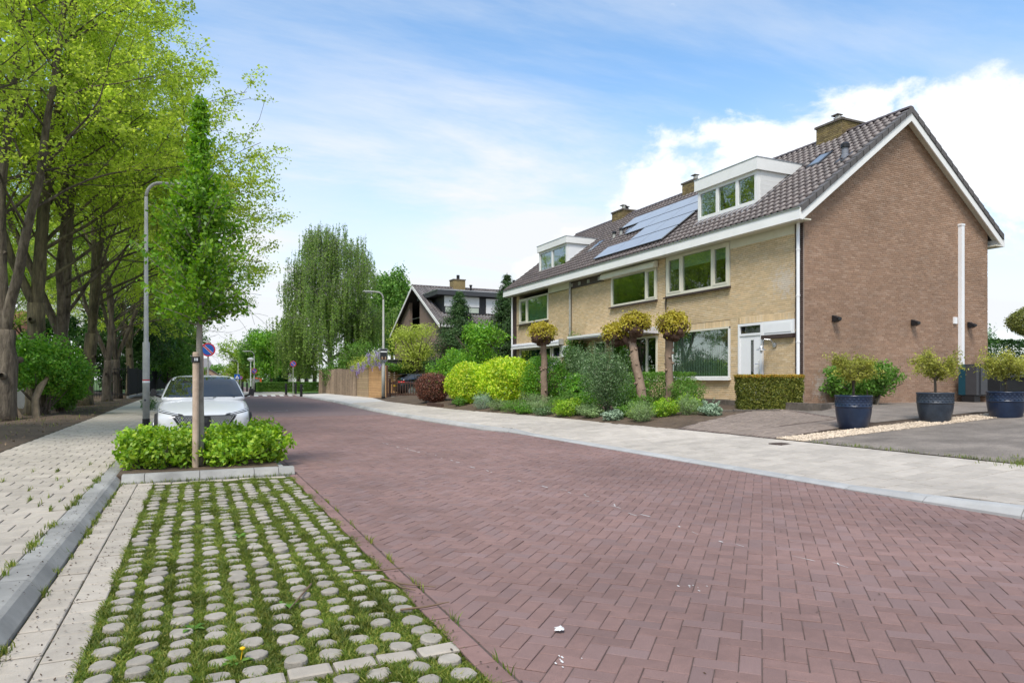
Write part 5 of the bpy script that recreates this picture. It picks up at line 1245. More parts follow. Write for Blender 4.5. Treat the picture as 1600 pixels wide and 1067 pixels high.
round_tree('leafy_tree', 'distant tree beyond the end of the street', 'tree', 3.4, 190, .0, 5.0, 4.5, lf_mid, 4000, .5, 108, .1)
round_tree('leafy_tree', 'dull green tree behind the wall at the left edge', 'tree', -15, 62, .0, 9.5, 4.0, lf_mid, 8000, .35, 109, .2)
round_tree('leafy_tree', 'pale green tree behind the gable at the right edge', 'tree', 36.0, 22.5, .2, 4.6, 2.2, lf_sage, 8000, .16, 110, .15)
round_tree('acer_tree', 'pale yellow green acer before the brown house gable', 'tree', 13.1, 43.0, .3, 4.8, 1.75, lf_acer, 8000, .12, 111, .35, squash=.13, k=16)
round_tree('leafy_tree', 'bright green multi stemmed small tree behind the golden bushes', 'tree', 12.3, 30.5, .3, 4.0, 1.5, lf_bright, 9000, .125, 112, .1, k=22, squash=.14)
def conifer(label, x, y, h, rr, seed):
    rng = np.random.default_rng(seed); Vs = []; tb = MB().tube([(0, 0, 0), (0, 0, h)], [.16, .02], 7)
    for i in range(46):
        z = h*(.06 + .92*(i/46)); L_ = rr*(1 - (i/46)**1.15)*1.0 + .12
        for k in range(6):
            a = rng.uniform(0, 6.28); e = np.array([math.cos(a)*L_, math.sin(a)*L_, -.12*L_ + .1]); n = int(40 + 110*L_); tt = rng.uniform(.15, 1, n)
            P = np.array([0, 0, z]) + e*tt[:,None] + rng.normal(size=(n, 3))*np.array([.13, .13, .09])*(.5 + L_*.6); Vs.append(leaves(P, .13, .2, np.array([math.cos(a), math.sin(a), .3]), .3, rng))
            if k < 2: tb.tube([(0, 0, z), tuple(np.array([0, 0, z]) + e)], [.02, .006], 3, cap=False)
    make_tree('conifer', label, 'tree', tb, np.concatenate(Vs), m_bark, lf_con, (x, y, .3))
conifer('dark conifer in front of the black dormer', 14.9, 40.0, 6.6, 2.5, 121)
conifer('dark conifer beside the far end of the terrace', 17.1, 37.6, 7.5, 2.0, 122)

# --- pollarded trees in the front garden
def pollard(label, base, top, r0, r1, heads, seed):
    rng = np.random.default_rng(seed); b, t_ = np.array(base), np.array(top); t = thing('pollarded_tree', label, 'tree', tuple(base), 'pollarded trees in the front garden')
    pts = [b + (t_-b)*k/8 + rng.normal(size=3)*np.array([.012, .012, 0]) for k in range(9)]; tm = MB().tube(pts, [r0 + (r1-r0)*k/8 for k in range(9)], 14)
    for k in range(16):
        f = rng.uniform(.05, .95); p = b + (t_-b)*f; a = rng.uniform(0, 6.28); rr = r0 + (r1-r0)*f; d = np.array([math.cos(a), math.sin(a), 0])
        tm.tube([p + d*rr*.8, p + d*(rr+.03), p + d*(rr+.035) + np.array([0, 0, .005])], [.05, .04, .02], 7)
    obj('trunk', tm.mesh('trunk', True), m_bark_p, t)
    kn = MB(); Vs = []
    for (c, rad) in heads:
        c = np.array(c); rad = np.array(rad)
        kn.tube([t_ - np.array([0, 0, .12]), (t_+c)/2 + np.array([0, 0, .02]), c], [r1*1.1, r1*.9, r1*.7], 8)
        for k in range(26):
            d = unit(rng.normal(size=3) + np.array([0, 0, -.25])); p = c + np.array([0, 0, -.06]) + d*rad*.70; s = rng.uniform(.06, .12)*rad[0]/.42
            kn.tube([p - d*s*1.4, p, p + d*s*.9], [s*1.1, s*1.15, s*.55], 6)
        n = int(3000*rad[0]/.5); d = unit(rng.normal(size=(n, 3)) + np.array([0, 0, .75])); rr = rng.uniform(.66, 1.1, n)*(1 + .25*(rng.random(n) < .08))*(1 + .15*np.sin(d[:,0]*7+seed)*np.sin(d[:,1]*6))
        P = c + d*rr[:,None]*rad; P = P[P[:,2] > c[2] - .15*rad[2] - .75*rad[2]*rng.random(len(P))**1.5]; d2 = unit(P - c); Vs.append(leaves(P, .075, .5, d2, .6, rng))
    obj('knuckles', kn.mesh('knuckles', True), m_bark_k, t); obj('crown', quads_mesh('crown', np.concatenate(Vs)), lf_pol, t)
pollard('pollarded tree with single round head before the golden bushes', (11.62, 22.2, .3), (11.55, 22.2, 2.72), .135, .11, [((11.5, 22.2, 3.02), (.50, .50, .40))], 131)
pollard('leaning pollarded tree with two heads nearest the road', (11.75, 16.25, .35), (11.82, 16.98, 2.50), .145, .115, [((11.7, 17.62, 2.74), (.44, .44, .34)), ((11.85, 16.85, 3.0), (.46, .46, .34))], 132)
pollard('pollarded tree before the window with vertical blinds', (13.0, 16.7, .4), (13.0, 16.75, 2.66), .125, .105, [((13.05, 16.62, 2.96), (.48, .48, .42))], 133)

# --- garden planting, from left to right
g = lambda x, y: (x, y, G(x, y) - .02)
def gb(name, label, x, y, r, h, n, mt, leaf=.06, seed=1, lobes=1, sprigs=0, shell=.45, asp=.55, lump=.22, group=None, flat=False, ry=None):
    return bush(name, label, 'shrub', g(x, y), (r, ry or r, h*.54), n, mt, leaf, lump, shell, lobes, seed, group, asp, sprigs=sprigs, flat=flat)
gb('copper_shrub', 'clipped copper red shrub at the pavement edge beside the brown gate', 9.75, 29.6, .75, 1.32, 9000, lf_copper, .075, 141, lump=.10, shell=.6)
gb('garden_shrub', 'deep green shrub between the copper shrub and the golden bushes', 11.2, 28.6, .95, 1.75, 7000, lf_lush, .10, 142, lobes=4)
gb('garden_shrub', 'leafy light green shrub above the copper shrub', 12.4, 33.8, 1.3, 2.5, 9000, lf_bright, .12, 143, lobes=5)
gb('golden_bush', 'rounded golden green bush farthest left of the clipped pair', 10.35, 26.3, 1.05, 1.62, 12000, lf_yel, .095, 144, lump=.11, shell=.6)
gb('golden_bush', 'rounded golden green bush behind the single headed pollard', 11.2, 24.45, 1.2, 1.74, 13500, lf_yel, .095, 145, lump=.11, shell=.6)
gb('garden_shrub', 'fresh green rounded bush right of the golden pair', 12.15, 23.1, 1.0, 1.72, 9000, lf_lush, .07, 146, lump=.12, shell=.55)
gb('ball_shrub', 'dark clipped ball below the far left ground floor window', 14.6, 31.0, .65, 1.65, 4000, lf_dark, .05, 147, lump=.06, shell=.7)
gb('ball_shrub', 'dark clipped ball beside the blue hydrangea', 14.6, 28.8, .75, 1.65, 5000, lf_dark, .05, 148, lump=.06, shell=.7)
gb('hydrangea', 'small blue flowering plant behind the single headed pollard', 14.7, 27.4, .35, 1.7, 900, lf_wis, .07, 149)
gb('climber', 'dense dark green climber against the yellow wall by the middle front door', 15.55, 26.8, .62, 3.25, 9000, lf_mid, .09, 150, lobes=5, ry=.9)
gb('grey_shrub', 'tall grey green shrub with pale shoot tips in the middle of the garden', 10.95, 17.0, .72, 2.0, 12000, lf_grey, .06, 151, lobes=7, sprigs=46, asp=.4)
gb('garden_shrub', 'loose grey green shrub against the middle front door', 13.6, 22.6, .95, 2.0, 9000, lf_grey, .075, 152, lobes=6, sprigs=24, asp=.45)
gb('garden_shrub', 'bright green leafy clump left of the tall grey shrub', 12.1, 20.6, .55, 1.0, 3500, lf_lush, .09, 153)
gb('garden_shrub', 'bluish tuft between the wooden gate and the grey shrub', 12.6, 22.0, .4, .9, 1800, lf_sage, .07, 154, asp=.25)
hedge('clipped_hedge', 'dark green clipped hedge below the middle house window', 'hedge', (14.3, 19.6, 1.02), (.42, 2.1, .58), 15000, lf_mid, .06, 155)
gb('lavender', 'round green lavender mound at the pavement edge under the leaning pollard', 10.55, 14.75, .36, .46, 2600, lf_lav, .075, 156, asp=.13, sprigs=40)
gb('garden_plant', 'bright yellow green clump between the two right pollards', 11.5, 15.0, .40, .46, 2200, lf_bed, .06, 157)
gb('garden_plant', 'wispy green lavender tuft beside the low stone step', 12.1, 14.75, .33, .42, 1800, lf_lav, .08, 158, asp=.13, sprigs=44)
gb('garden_shrub', 'soft green shrub at the foot of the pollard by the blind window', 13.2, 16.2, .52, .82, 4200, lf_mid, .07, 159, asp=.25, sprigs=22)
gb('silver_plant', 'silvery leaved plant at the pavement edge left of the lavender', 10.35, 15.75, .28, .26, 700, lf_sage, .085, 160, asp=.5)
gb('garden_plant', 'yellow green clump left of the tall grey shrub at the pavement edge', 10.3, 18.1, .46, .50, 2600, lf_bed, .06, 161)
gb('garden_plant', 'bright green clump behind the leaning pollard trunk', 11.9, 17.6, .42, .62, 2200, lf_bright, .07, 162)
gb('garden_plant', 'grey leaved low plant left of the yellow green clump', 10.05, 19.2, .36, .26, 1100, lf_grey, .05, 163)
gb('garden_plant', 'spiky grey green tuft in front of the golden bushes', 9.65, 23.4, .34, .52, 1600, lf_sage, .10, 164, asp=.1, sprigs=20)
gb('garden_plant', 'small dark plant at the foot of the left golden bush', 9.55, 25.6, .28, .36, 900, lf_mid, .06, 165)
for i, (x, y, r_, h) in enumerate(((9.85, 22.2, .5, .34), (9.95, 21.1, .55, .38), (10.2, 20.2, .5, .36), (10.9, 19.6, .6, .42), (10.8, 21.4, .6, .45))):
    bush('ground_cover', ['low feathery ground cover left of the single headed pollard', 'low feathery ground cover at the foot of the single headed pollard', 'low feathery ground cover right of the single headed pollard', 'taller feathery ground cover before the bright leafy clump', 'taller feathery ground cover behind the single headed pollard'][i], 'ground cover', g(x, y), (r_, r_*1.1, h*.55), 2400, lf_lav if i % 2 == 0 else lf_mid, .06, .25, .4, seed=170+i, asp=.25, group='feathery ground cover in the front garden')
extra = [(10.4, 16.9, .34, .3, lf_lav, .06, 'feathery low plant at the pavement edge before the tall grey shrub'), (10.9, 15.3, .3, .3, lf_bed, .05, 'small yellow green tuft behind the lavender mound'), (11.5, 16.0, .35, .45, lf_mid, .06, 'dark leaved plant hiding the foot of the leaning pollard'), (11.2, 19.6, .45, .5, lf_mid, .06, 'dark low shrub right of the single headed pollard'), (12.4, 14.2, .3, .3, lf_sage, .06, 'grey tuft at the end of the planting by the stone step'), (9.9, 20.3, .4, .3, lf_lush, .05, 'fresh low plant at the pavement edge right of the single headed pollard'), (10.9, 15.9, .3, .3, lf_mid, .06, 'small dark leaved plant between the silver plant and the leaning pollard'), (11.3, 18.6, .45, .5, lf_lush, .07, 'leafy plant between the grey shrub and the single headed pollard'), (12.6, 18.9, .5, .7, lf_bright, .07, 'bright plant in front of the clipped hedge below the middle window'),
         (10.6, 17.6, .3, .3, lf_lav, .06, 'low tuft at the pavement side of the tall grey shrub'), (12.7, 15.5, .35, .4, lf_bed, .06, 'yellow green plant at the foot of the right pollard'), (10.3, 24.6, .4, .4, lf_mid, .06, 'low dark plant in front of the gap between the golden bushes'), (13.4, 19.0, .5, .8, lf_lush, .08, 'leafy shrub close under the middle house window'), (12.4, 21.4, .5, .75, lf_grey, .06, 'greyish shrub behind the single headed pollard')]
for i, (x, y, r_, h, m_, lf, l) in enumerate(extra): gb('garden_plant', l, x, y, r_, h, 1600, m_, lf, 210+i, sprigs=10)
hedge('clipped_hedge', 'square clipped yew hedge block before the white front door', 'hedge', (14.6, 14.35, .99), (.33, .84, .50), 36000, lf_box, .05, 181, rz=math.radians(62), taper=.04, tip=lf_boxtip)
gb('laurel_shrub', 'glossy green shrub against the brown gable behind the first planter', 18.0, 13.85, 1.65, 1.3, 14000, lf_mid, .10, 182, lobes=7, ry=.6)
hedge('clipped_hedge', 'dark ivy covered hedge beyond the heat pump at the rear corner of the gable', 'hedge', (27.0, 15.2, 1.55), (1.9, .5, 1.25), 12000, lf_dark, .09, 183)
gb('garden_shrub', 'bright green shrub beneath the topiary tree at the right edge', 33.0, 15.6, 2.0, 2.6, 7000, lf_bright, .14, 184, lobes=5)
# topiary tree at the right edge
rng = np.random.default_rng(185); tb = MB().tube([(0, 0, 0), (0.02, 0, 1.5), (0, 0, 2.35)], [.24, .22, .28], 12)
V = np.concatenate([crown_blob(rng, 9000, (0, 0, 2.85), (1.0, 1.0, .55), .05, .75, .075), crown_blob(rng, 2500, (.2, 0, 3.0), (.9, .9, .5), .05, .8, .075)])
make_tree('topiary_tree', 'clipped flat topped topiary tree at the right edge', 'tree', tb, V, m_bark_p, leafmat("topiary_leaf", (.07,.09,.02), (.13,.15,.035), (.22,.22,.06), .25), (26.3, 13.6, .5))
# ------------------------------------------------------------------ cars
def loft(stations, level=2):
    """stations: (x, [(y,z)...] half profile from bottom centre to top centre) -> closed body mesh, subdivided"""
    bm = bmesh.new(); rings = []
    for x, hp in stations:
        full = hp + [(-y, z) for y, z in reversed(hp[1:-1])]; rings.append([bm.verts.new((x, y, z)) for y, z in full])
    n = len(rings[0])
    for a, b in zip(rings, rings[1:]):
        for i in range(n): bm.faces.new((a[i], a[(i+1)%n], b[(i+1)%n], b[i]))
    for rg in (rings[0], rings[-1]):
        m = n//2; 
        for i in range(m-1 if n % 2 == 0 else m):       # quad strip across the cap
            q = (rg[i], rg[i+1], rg[(n-i-1) % n], rg[(n-i) % n]); q = [v for k, v in enumerate(q) if v not in q[:k]]
            if len(q) >= 3:
                try: bm.faces.new(q)
                except ValueError: pass
    bmesh.ops.recalc_face_normals(bm, faces=bm.faces)
    me = bpy.data.meshes.new('body'); bm.to_mesh(me); bm.free()
    o = bpy.data.objects.new('tmp_body', me); COL.objects.link(o); md = o.modifiers.new('s', 'SUBSURF'); md.levels = level; md.render_levels = level
    dg = bpy.context.evaluated_depsgraph_get(); me2 = bpy.data.meshes.new_from_object(o.evaluated_get(dg)); bpy.data.objects.remove(o)
    me2.polygons.foreach_set("use_smooth", np.ones(len(me2.polygons), bool)); return me2
def bvh_of(mes):
    vs, fs = [], []
    for me in mes:
        o = len(vs); vs += [v.co.copy() for v in me.vertices]; fs += [[i+o for i in p.vertices] for p in me.polygons]
    return BVHTree.FromPolygons(vs, fs)
def patch_on(bvh, quad, axis, nu=10, nv=6, off=.006, thick=.012):
    """a patch whose outline is given in the plane across `axis`, dropped onto the body: front '-x' or side '+y'/'-y' """
    vs, ok = [], []
    a, b, c, d = [np.array(p, float) for p in quad]
    for j in range(nv+1):
        for i in range(nu+1):
            s, t = i/nu, j/nv; p = a*(1-s)*(1-t) + b*s*(1-t) + c*s*t + d*(1-s)*t
            if axis == '-x': o, dr = Vector((-3, p[0], p[1])), Vector((1, 0, 0))
            elif axis == '+x': o, dr = Vector((9, p[0], p[1])), Vector((-1, 0, 0))
            elif axis == '+y': o, dr = Vector((p[0], 3, p[1])), Vector((0, -1, 0))
            else: o, dr = Vector((p[0], -3, p[1])), Vector((0, 1, 0))
            h, nm, _, _ = bvh.ray_cast(o, dr); vs.append((h + nm*off) if h and nm.dot(dr) < 0 else ((h - nm*off) if h else None))
    mb = MB(); n = nu+1; idx = {}
    for k, v in enumerate(vs):
        if v is not None: idx[k] = len(mb.v); mb.v.append(tuple(v))
    for j in range(nv):
        for i in range(nu):
            f = (j*n+i, j*n+i+1, (j+1)*n+i+1, (j+1)*n+i)
            if all(k in idx for k in f): mb.f.append(tuple(idx[k] for k in f))
    return mb
def hp(w, zb, zm, zs, zt, cr=.03, tw=.80): return [(0, zb), (w*.55, zb), (w*.9, zb+.03), (w, zm), (w*.985, zs), (w*tw, zt), (w*.4, zt+cr*.8), (0, zt+cr)]
def make_car(name, label, loc, rz, paint, roofp, tail=False):
    t = thing(name, label, 'car', (0, 0, 0))
    st = [(-.02, hp(.60, .24, .42, .57, .625, .02, .86)), (.06, hp(.79, .17, .42, .60, .665, .03, .84)), (.30, hp(.885, .15, .45, .69, .735, .035, .82)), (.85, hp(.925, .15, .48, .77, .835, .04, .82)),
          (1.35, hp(.925, .15, .5, .85, .935, .035, .84)), (2.2, hp(.92, .15, .5, .88, .95, .02, .86)), (3.4, hp(.92, .15, .5, .90, .96, .02, .86)), (4.05, hp(.90, .2, .55, .92, .97, .02, .84)), (4.32, hp(.82, .28, .55, .86, .92, .01, .84)), (4.38, hp(.7, .32, .55, .8, .86, .01, .84))]
    body = loft(st); obj('body', body, paint, t)
    def gh(wb, wt, zb, zt): return [(0, zb-.12), (wb*.7, zb-.12), (wb, zb), (wb - (wb-wt)*.45, zb + (zt-zb)*.5), (wt, zt-.05), (wt*.82, zt-.008), (wt*.4, zt+.008), (0, zt+.012)]
    gs_ = [(1.22, gh(.86, .80, .90, .955)), (1.5, gh(.875, .775, .92, 1.12)), (1.95, gh(.88, .70, .93, 1.40)), (2.25, gh(.88, .68, .94, 1.455)), (3.0, gh(.875, .67, .95, 1.465)), (3.6, gh(.86, .65, .96, 1.42)), (4.0, gh(.84, .62, .96, 1.25)), (4.22, gh(.80, .66, .95, 1.02))]
    cab = loft(gs_); obj('roof', cab, roofp, t)
    bv = bvh_of([cab]); bb = bvh_of([body]); ba = bvh_of([body, cab])
    obj('windscreen', patch_on(bv, [(-.80, .985), (.80, .985), (.635, 1.42), (-.635, 1.42)], '-x', 16, 10, .008), m_cglass, t)
    obj('rear_window', patch_on(bv, [(.62, 1.02), (-.62, 1.02), (-.56, 1.33), (.56, 1.33)], '+x', 12, 6, .008), m_cglass, t)
    for sgn, ax in ((1, '+y'), (-1, '-y')):
        for q in ([(1.75, .985), (2.45, .99), (2.45, 1.38), (2.12, 1.37)], [(2.52, .99), (3.3, 1.0), (3.3, 1.37), (2.52, 1.385)], [(3.36, 1.0), (3.85, 1.02), (3.55, 1.33), (3.36, 1.36)]):
            obj('side_window', patch_on(bv, q, ax, 8, 5, .008), m_cglass, t)
        for xw in (.82, 3.55):
            wq = MB(); a = [(.0, .0), (.31, .0), (.33, .03), (.33, .18), (.31, .21), (.0, .21)]
            wm = MB().tube([(xw, sgn*.72, .33), (xw, sgn*.935, .33)], .335, 24); wh = obj('wheel', wm, m_rubber, t)
            rim = MB().tube([(xw, sgn*.93, .33), (xw, sgn*.944, .33)], .235, 24)
            for k in range(5): rim.obox((xw + .12*math.cos(k*1.2566), sgn*.948, .33 + .12*math.sin(k*1.2566)), (.12*math.cos(k*1.2566), 0, .12*math.sin(k*1.2566)), (-.03*math.sin(k*1.2566), 0, .03*math.cos(k*1.2566)), (0, .006, 0))
            obj('rim', rim, m_alu, wh)
        mr = MB(); q = sgn
        mr.prism([(1.58, q*.93, 1.03), (1.60, q*1.045, 1.0), (1.61, q*1.055, 1.10), (1.59, q*1.03, 1.165), (1.57, q*.95, 1.16)], (.17, 0, -.01)); mr.tube([(1.66, q*.84, .99), (1.68, q*.96, 1.03)], .03, 6)
        o = obj('mirror', mr, m_black, t); bv_ = o.modifiers.new('b', 'BEVEL'); bv_.width = .03; bv_.segments = 3
        hl = obj('headlight', patch_on(ba, [(sgn*.36, .622), (sgn*.88, .715), (sgn*.88, .775), (sgn*.40, .668)], '-x', 12, 4, .006), m_black, t)
        for dz in (.012, .036): obj('light_bar', patch_on(ba, [(sgn*.48, .64+dz), (sgn*.865, .713+dz), (sgn*.865, .722+dz), (sgn*.48, .649+dz)], '-x', 10, 1, .012), m_lens, hl)
        obj('claw_light', patch_on(ba, [(sgn*.845, .36), (sgn*.875, .36), (sgn*.885, .70), (sgn*.86, .70)], '-x', 2, 8, .008), m_black, t)
        obj('tail_light', patch_on(ba, [(sgn*.50, .80), (sgn*.86, .78), (sgn*.86, .93), (sgn*.50, .90)], '+x', 8, 4, .010), m_red, t)
        obj('tail_light', patch_on(ba, [(4.05, .80), (4.36, .78), (4.33, .93), (4.0, .93)], '+y' if sgn > 0 else '-y', 6, 4, .010), m_red, t)
    gr = obj('grille', patch_on(ba, [(-.42, .36), (.42, .36), (.60, .640), (-.60, .640)], '-x', 16, 8, .005), m_black, t)
    gm_ = MB()
    for i in range(-12, 13):
        for dy in (.11, -.11):
            pts = []
            for k in range(9):
                z = .37 + .26*k/8; y = i*.045 + dy*(k/8 - .5)*1.6
                if abs(y) > .40 + .18*(z-.36)/.28 or abs(y) < .10: continue
                h, nm, _, _ = ba.ray_cast(Vector((-3, y, z)), Vector((1, 0, 0)))
                if h: pts.append(h + Vector((-.010, 0, 0)))
            if len(pts) > 1: gm_.tube(pts, .0035, 4, cap=False)
    obj('grille_mesh', gm_, m_alu, gr)
    obj('emblem', patch_on(ba, [(-.05, .50), (.05, .50), (.06, .61), (-.06, .61)], '-x', 4, 4, .014), m_anth, gr)
    obj('bumper_trim', patch_on(ba, [(-.46, .335), (.46, .335), (.46, .355), (-.46, .355)], '-x', 14, 1, .014), m_chrome, t)
    obj('lower_intake', patch_on(ba, [(-.6, .20), (.6, .20), (.6, .325), (-.6, .325)], '-x', 14, 3, .006), m_black, t)
    obj('number_plate', MB().box(-.075, -.06, -.26, .26, .205, .315), m_yellow, t)
    obj('bonnet_gap', patch_on(ba, [(-.60, .645), (.60, .645), (.60, .650), (-.60, .650)], '-x', 14, 1, .004), m_black, t)
    wp = MB()
    for y0, y1 in ((-.62, .05), (-.05, .66)): wp.tube([(1.30, y0, .985), (1.36, (y0+y1)/2, 1.01), (1.40, y1, 1.02)], .010, 5)
    obj('wipers', wp, m_black, t)
    obj('inside_mirror', MB().box(2.0, 2.02, -.11, .11, 1.27, 1.33), m_black, t)
    obj('number_plate', MB().box(4.395, 4.41, -.26, .26, .60, .71), m_yellow, t)
    obj('rear_spoiler', MB().prism([(3.72, -.58, 1.385), (4.12, -.54, 1.345), (4.12, -.54, 1.37), (3.72, -.58, 1.415)], (0, 1.14, 0)), m_black, t)
    t.location = loc; t.rotation_euler = (0, 0, rz); return t
m_cglass = glassmat("car_glass", ior=2.0, dark=(.012,.014,.016))
# local x runs from nose to tail; nose towards the camera
make_car('parked_car', 'white parked car facing the camera behind the planting bed shrubs', (.165, 15.05, .0), math.radians(90), m_carw, m_carw)
make_car('parked_car', 'black parked hatchback with red tail light behind the brown picket gate', (15.9, 42.55, .30), math.radians(180), m_card, m_card)

# ------------------------------------------------------------------ street furniture
def lamp_post(label, x, y, z, h, arm, side, r=.085, group='curved street lamps', base=True, marks=True):
    t = thing('street_lamp', label, 'street lamp', (x, y, z), group)
    sd = Vector(side).normalized(); hb_ = min(2.25, h*.36)
    pts = [(x, y, z), (x, y, z+hb_), (x, y, z+hb_+.02), (x, y, z+h-.42)]; rad = [r, r, r*.68, r*.50]
    o = obj('pole', MB().tube(pts, rad, 16).mesh('pole', True), m_galv, t)
    arc = [Vector((x, y, z+h-.42)) + sd*(.34*(1-math.cos(a))) + Vector((0, 0, .40*math.sin(a))) for a in lin(0, math.pi/2, 7)]
    arc.append(arc[-1] + sd*max(.05, arm-.34)); obj('arm', MB().tube(arc, r*.48, 10).mesh('arm', True), m_galv, t)
    e = arc[-1]; ax = sd; ay = Vector((0,0,1)).cross(ax)
    lum = MB(); prof = [(-.05, .05, .04), (.1, .10, .06), (.35, .12, .06), (.6, .09, .045), (.68, .03, .02)]
    vs = []
    for s, w, hh in prof: vs += [e + ax*s + ay*w, e + ax*s + Vector((0,0,hh)), e + ax*s - ay*w, e + ax*s - Vector((0,0,hh*.7))]
    lum.add(vs, [(i*4+k, i*4+(k+1)%4, (i+1)*4+(k+1)%4, (i+1)*4+k) for i in range(4) for k in range(4)] + [(0,1,2,3), (19,18,17,16)])
    lo = obj('luminaire', lum.mesh('luminaire', True), m_galv, t); obj('lens', MB().obox(e + ax*.33 - Vector((0,0,.048)), ax*.2, ay*.07, Vector((0,0,.012))), m_lens, lo)
    if base: obj('foot_sleeve', MB().lathe([(r+.006, 0), (r+.006, .22), (r+.002, .225)], 16, (x, y, z)), m_rubber, t)
    if marks:
        obj('reflector_band', MB().lathe([(r+.003, 0), (r+.003, .05)], 16, (x, y, z+1.18)), m_signwhite, t); obj('red_band', MB().lathe([(r+.003, 0), (r+.003, .03)], 16, (x, y, z+1.235)), m_signred, t)
        obj('door_lock', MB().tube([(x-.02, y-r-.004, z+.72), (x-.02, y-r+.01, z+.72)], .03, 10), m_darkmetal, t)
    return t
lamp_post('mossy curved street lamp beside the front of the white car', -1.2, 20.6, .1, 6.55, .6, (1, -.1, 0))
lamp_post('curved street lamp carrying a framed board before the slatted fence', 9.76, 38.6, .16, 6.2, .5, (-1, 0, 0), r=.10, marks=False)
lamp_post('distant curved street lamp carrying a round sign by the junction', 5.1, 70, .1, 3.95, .35, (-1, 0, 0), .075, marks=False)
lamp_post('farthest curved street lamp before the olive tree', 4.97, 95, .05, 3.75, .5, (-1, 0, 0), .075, marks=False)
t = thing('globe_lamp', 'white globe topped lamp with black foot at the far junction', 'street lamp', (4.24, 62, .08))
obj('pole', MB().tube([(4.24, 62, .08), (4.24, 62, 2.9)], .045, 10), m_signwhite, t); obj('foot', MB().tube([(4.24, 62, .08), (4.24, 62, .75)], .07, 10), m_black, t)
obj('lamp_head', MB().lathe([(.05, 0), (.18, .08), (.28, .18), (.26, .26), (.10, .33)], 14, (4.24, 62, 2.86)), m_signwhite, t)
# framed board on the right lamp
t = thing('board', 'grey framed board with white strip on the right street lamp', 'sign', (9.76, 38.45, 2.0))
obj('frame', MB().box(9.50, 9.96, 38.43, 38.47, 2.42, 3.12), m_alu, t)
obj('panel', MB().box(9.53, 9.93, 38.418, 38.429, 2.46, 3.09), m_anth, t)
obj('white_strip', MB().box(9.55, 9.91, 38.409, 38.4175, 2.90, 2.97), m_signwhite, t)
obj('lower_picture', MB().box(9.55, 9.91, 38.409, 38.4175, 2.47, 2.62), m_picket, t)
for dx in (.07, .26): obj('pale_figure', MB().box(9.55+dx, 9.60+dx, 38.401, 38.4085, 2.50, 2.66), m_slat_o, t)
obj('clamp', MB().box(9.70, 9.82, 38.475, 38.52, 2.55, 2.6).box(9.70, 9.82, 38.475, 38.52, 2.95, 3.0), m_alu, t)
# round no-parking signs
def disc(mb, c, r, n, y, th=.004):
    mb.tube([(c[0], y, c[1]), (c[0], y+th, c[1])], r, n)
def round_sign(label, x, y, zc, r, zg, pole=True, slant=1, kind='np'):
    t = thing('round_sign', label, 'sign', (x, y, zg), 'no parking signs' if kind == 'np' else None)
    mb = MB(); disc(mb, (x, zc), r, 32, y, .012); obj('plate', mb, m_signred, t)
    mb = MB(); disc(mb, (x, zc), r*1.0, 32, y+.014, .004); obj('rim', mb, m_signwhite, t)
    mb = MB(); disc(mb, (x, zc), r*.80, 32, y-.004, .003); obj('blue_disc', mb, m_signblue, t)
    d = Vector((.7071, 0, -.7071))*slant if slant > 0 else Vector((.7071, 0, .7071)); nn = Vector((d.z, 0, -d.x))
    obj('red_bar', MB().obox((x, y-.0065, zc), d*r*.80, nn*r*.105, (0, .0015, 0)), m_signred, t)
    for s in (1, -1): obj('white_line', MB().obox(Vector((x, y-.0085, zc)) + nn*r*.125*s, d*r*.78, nn*r*.022, (0, .0008, 0)), m_signwhite, t)
    if pole: obj('pole', MB().tube([(x, y+.05, zg), (x, y+.05, zc+r*1.12)], .03, 10), m_galv, t)
    return t
round_sign('round blue and red no parking sign above the roof of the white car', .39, 26, 2.40, .235, .1)
round_sign('small round no parking sign on the far curved lamp', 5.1, 69.85, 2.15, .26, .1, pole=False)
round_sign('round no parking sign on its own pole before the purple tree', 6.84, 55, 2.55, .23, .1)
round_sign('small round sign beside the blue square sign far down the street', 5.25, 94, 1.55, .22, .05)
t = thing('square_sign', 'blue square crossing sign with white triangle far down the street', 'sign', (4.75, 93, .05))
obj('plate', MB().box(4.42, 5.08, 93, 93.03, 1.35, 1.98), m_signblue, t); obj('triangle', MB().prism([(4.52, 92.985, 1.44), (4.98, 92.985, 1.44), (4.75, 92.985, 1.86)], (0, .01, 0)), m_signwhite, t)
obj('figure', MB().box(4.72, 4.78, 92.975, 92.984, 1.48, 1.70), m_black, t); obj('pole', MB().tube([(4.75, 93.06, .05), (4.75, 93.06, 2.0)], .03, 8), m_galv, t)
t = thing('notice_board', 'orange board beside the grey cabinet at the junction', 'board', (6.3, 80, .1)); obj('panel', MB().box(5.95, 6.6, 80, 80.06, .72, 1.55), m_orange, t)
obj('legs', MB().box(5.98, 6.05, 80.061, 80.12, .1, 1.5).box(6.5, 6.57, 80.061, 80.12, .1, 1.5), m_galv, t)
t = thing('utility_cabinet', 'grey street cabinet under the far round sign', 'cabinet', (5.25, 71, .1)); obj('body', MB().box(5.0, 5.7, 71.2, 71.6, .1, 1.35), m_grey, t); obj('door', MB().box(5.05, 5.65, 71.17, 71.198, .2, 1.28), m_alu, t); obj('top', MB().box(4.97, 5.73, 71.15, 71.65, 1.352, 1.40), m_grey, t)
bl_ = [(4.32, 74.4, 'black bollard in front of the farthest lamp'), (4.73, 74.2, 'black bollard just left of the globe topped lamp'), (5.29, 70.3, 'black bollard beside the grey cabinet'), (7.44, 73.0, 'black bollard in front of the clipped hedge middle'),
       (6.66, 58.0, 'black bollard left of the round sign pole at the corner'), (7.67, 60.1, 'black bollard right of the round sign pole at the corner'), (6.98, 51.6, 'nearest black bollard on the corner of the right pavement')]
proto = None
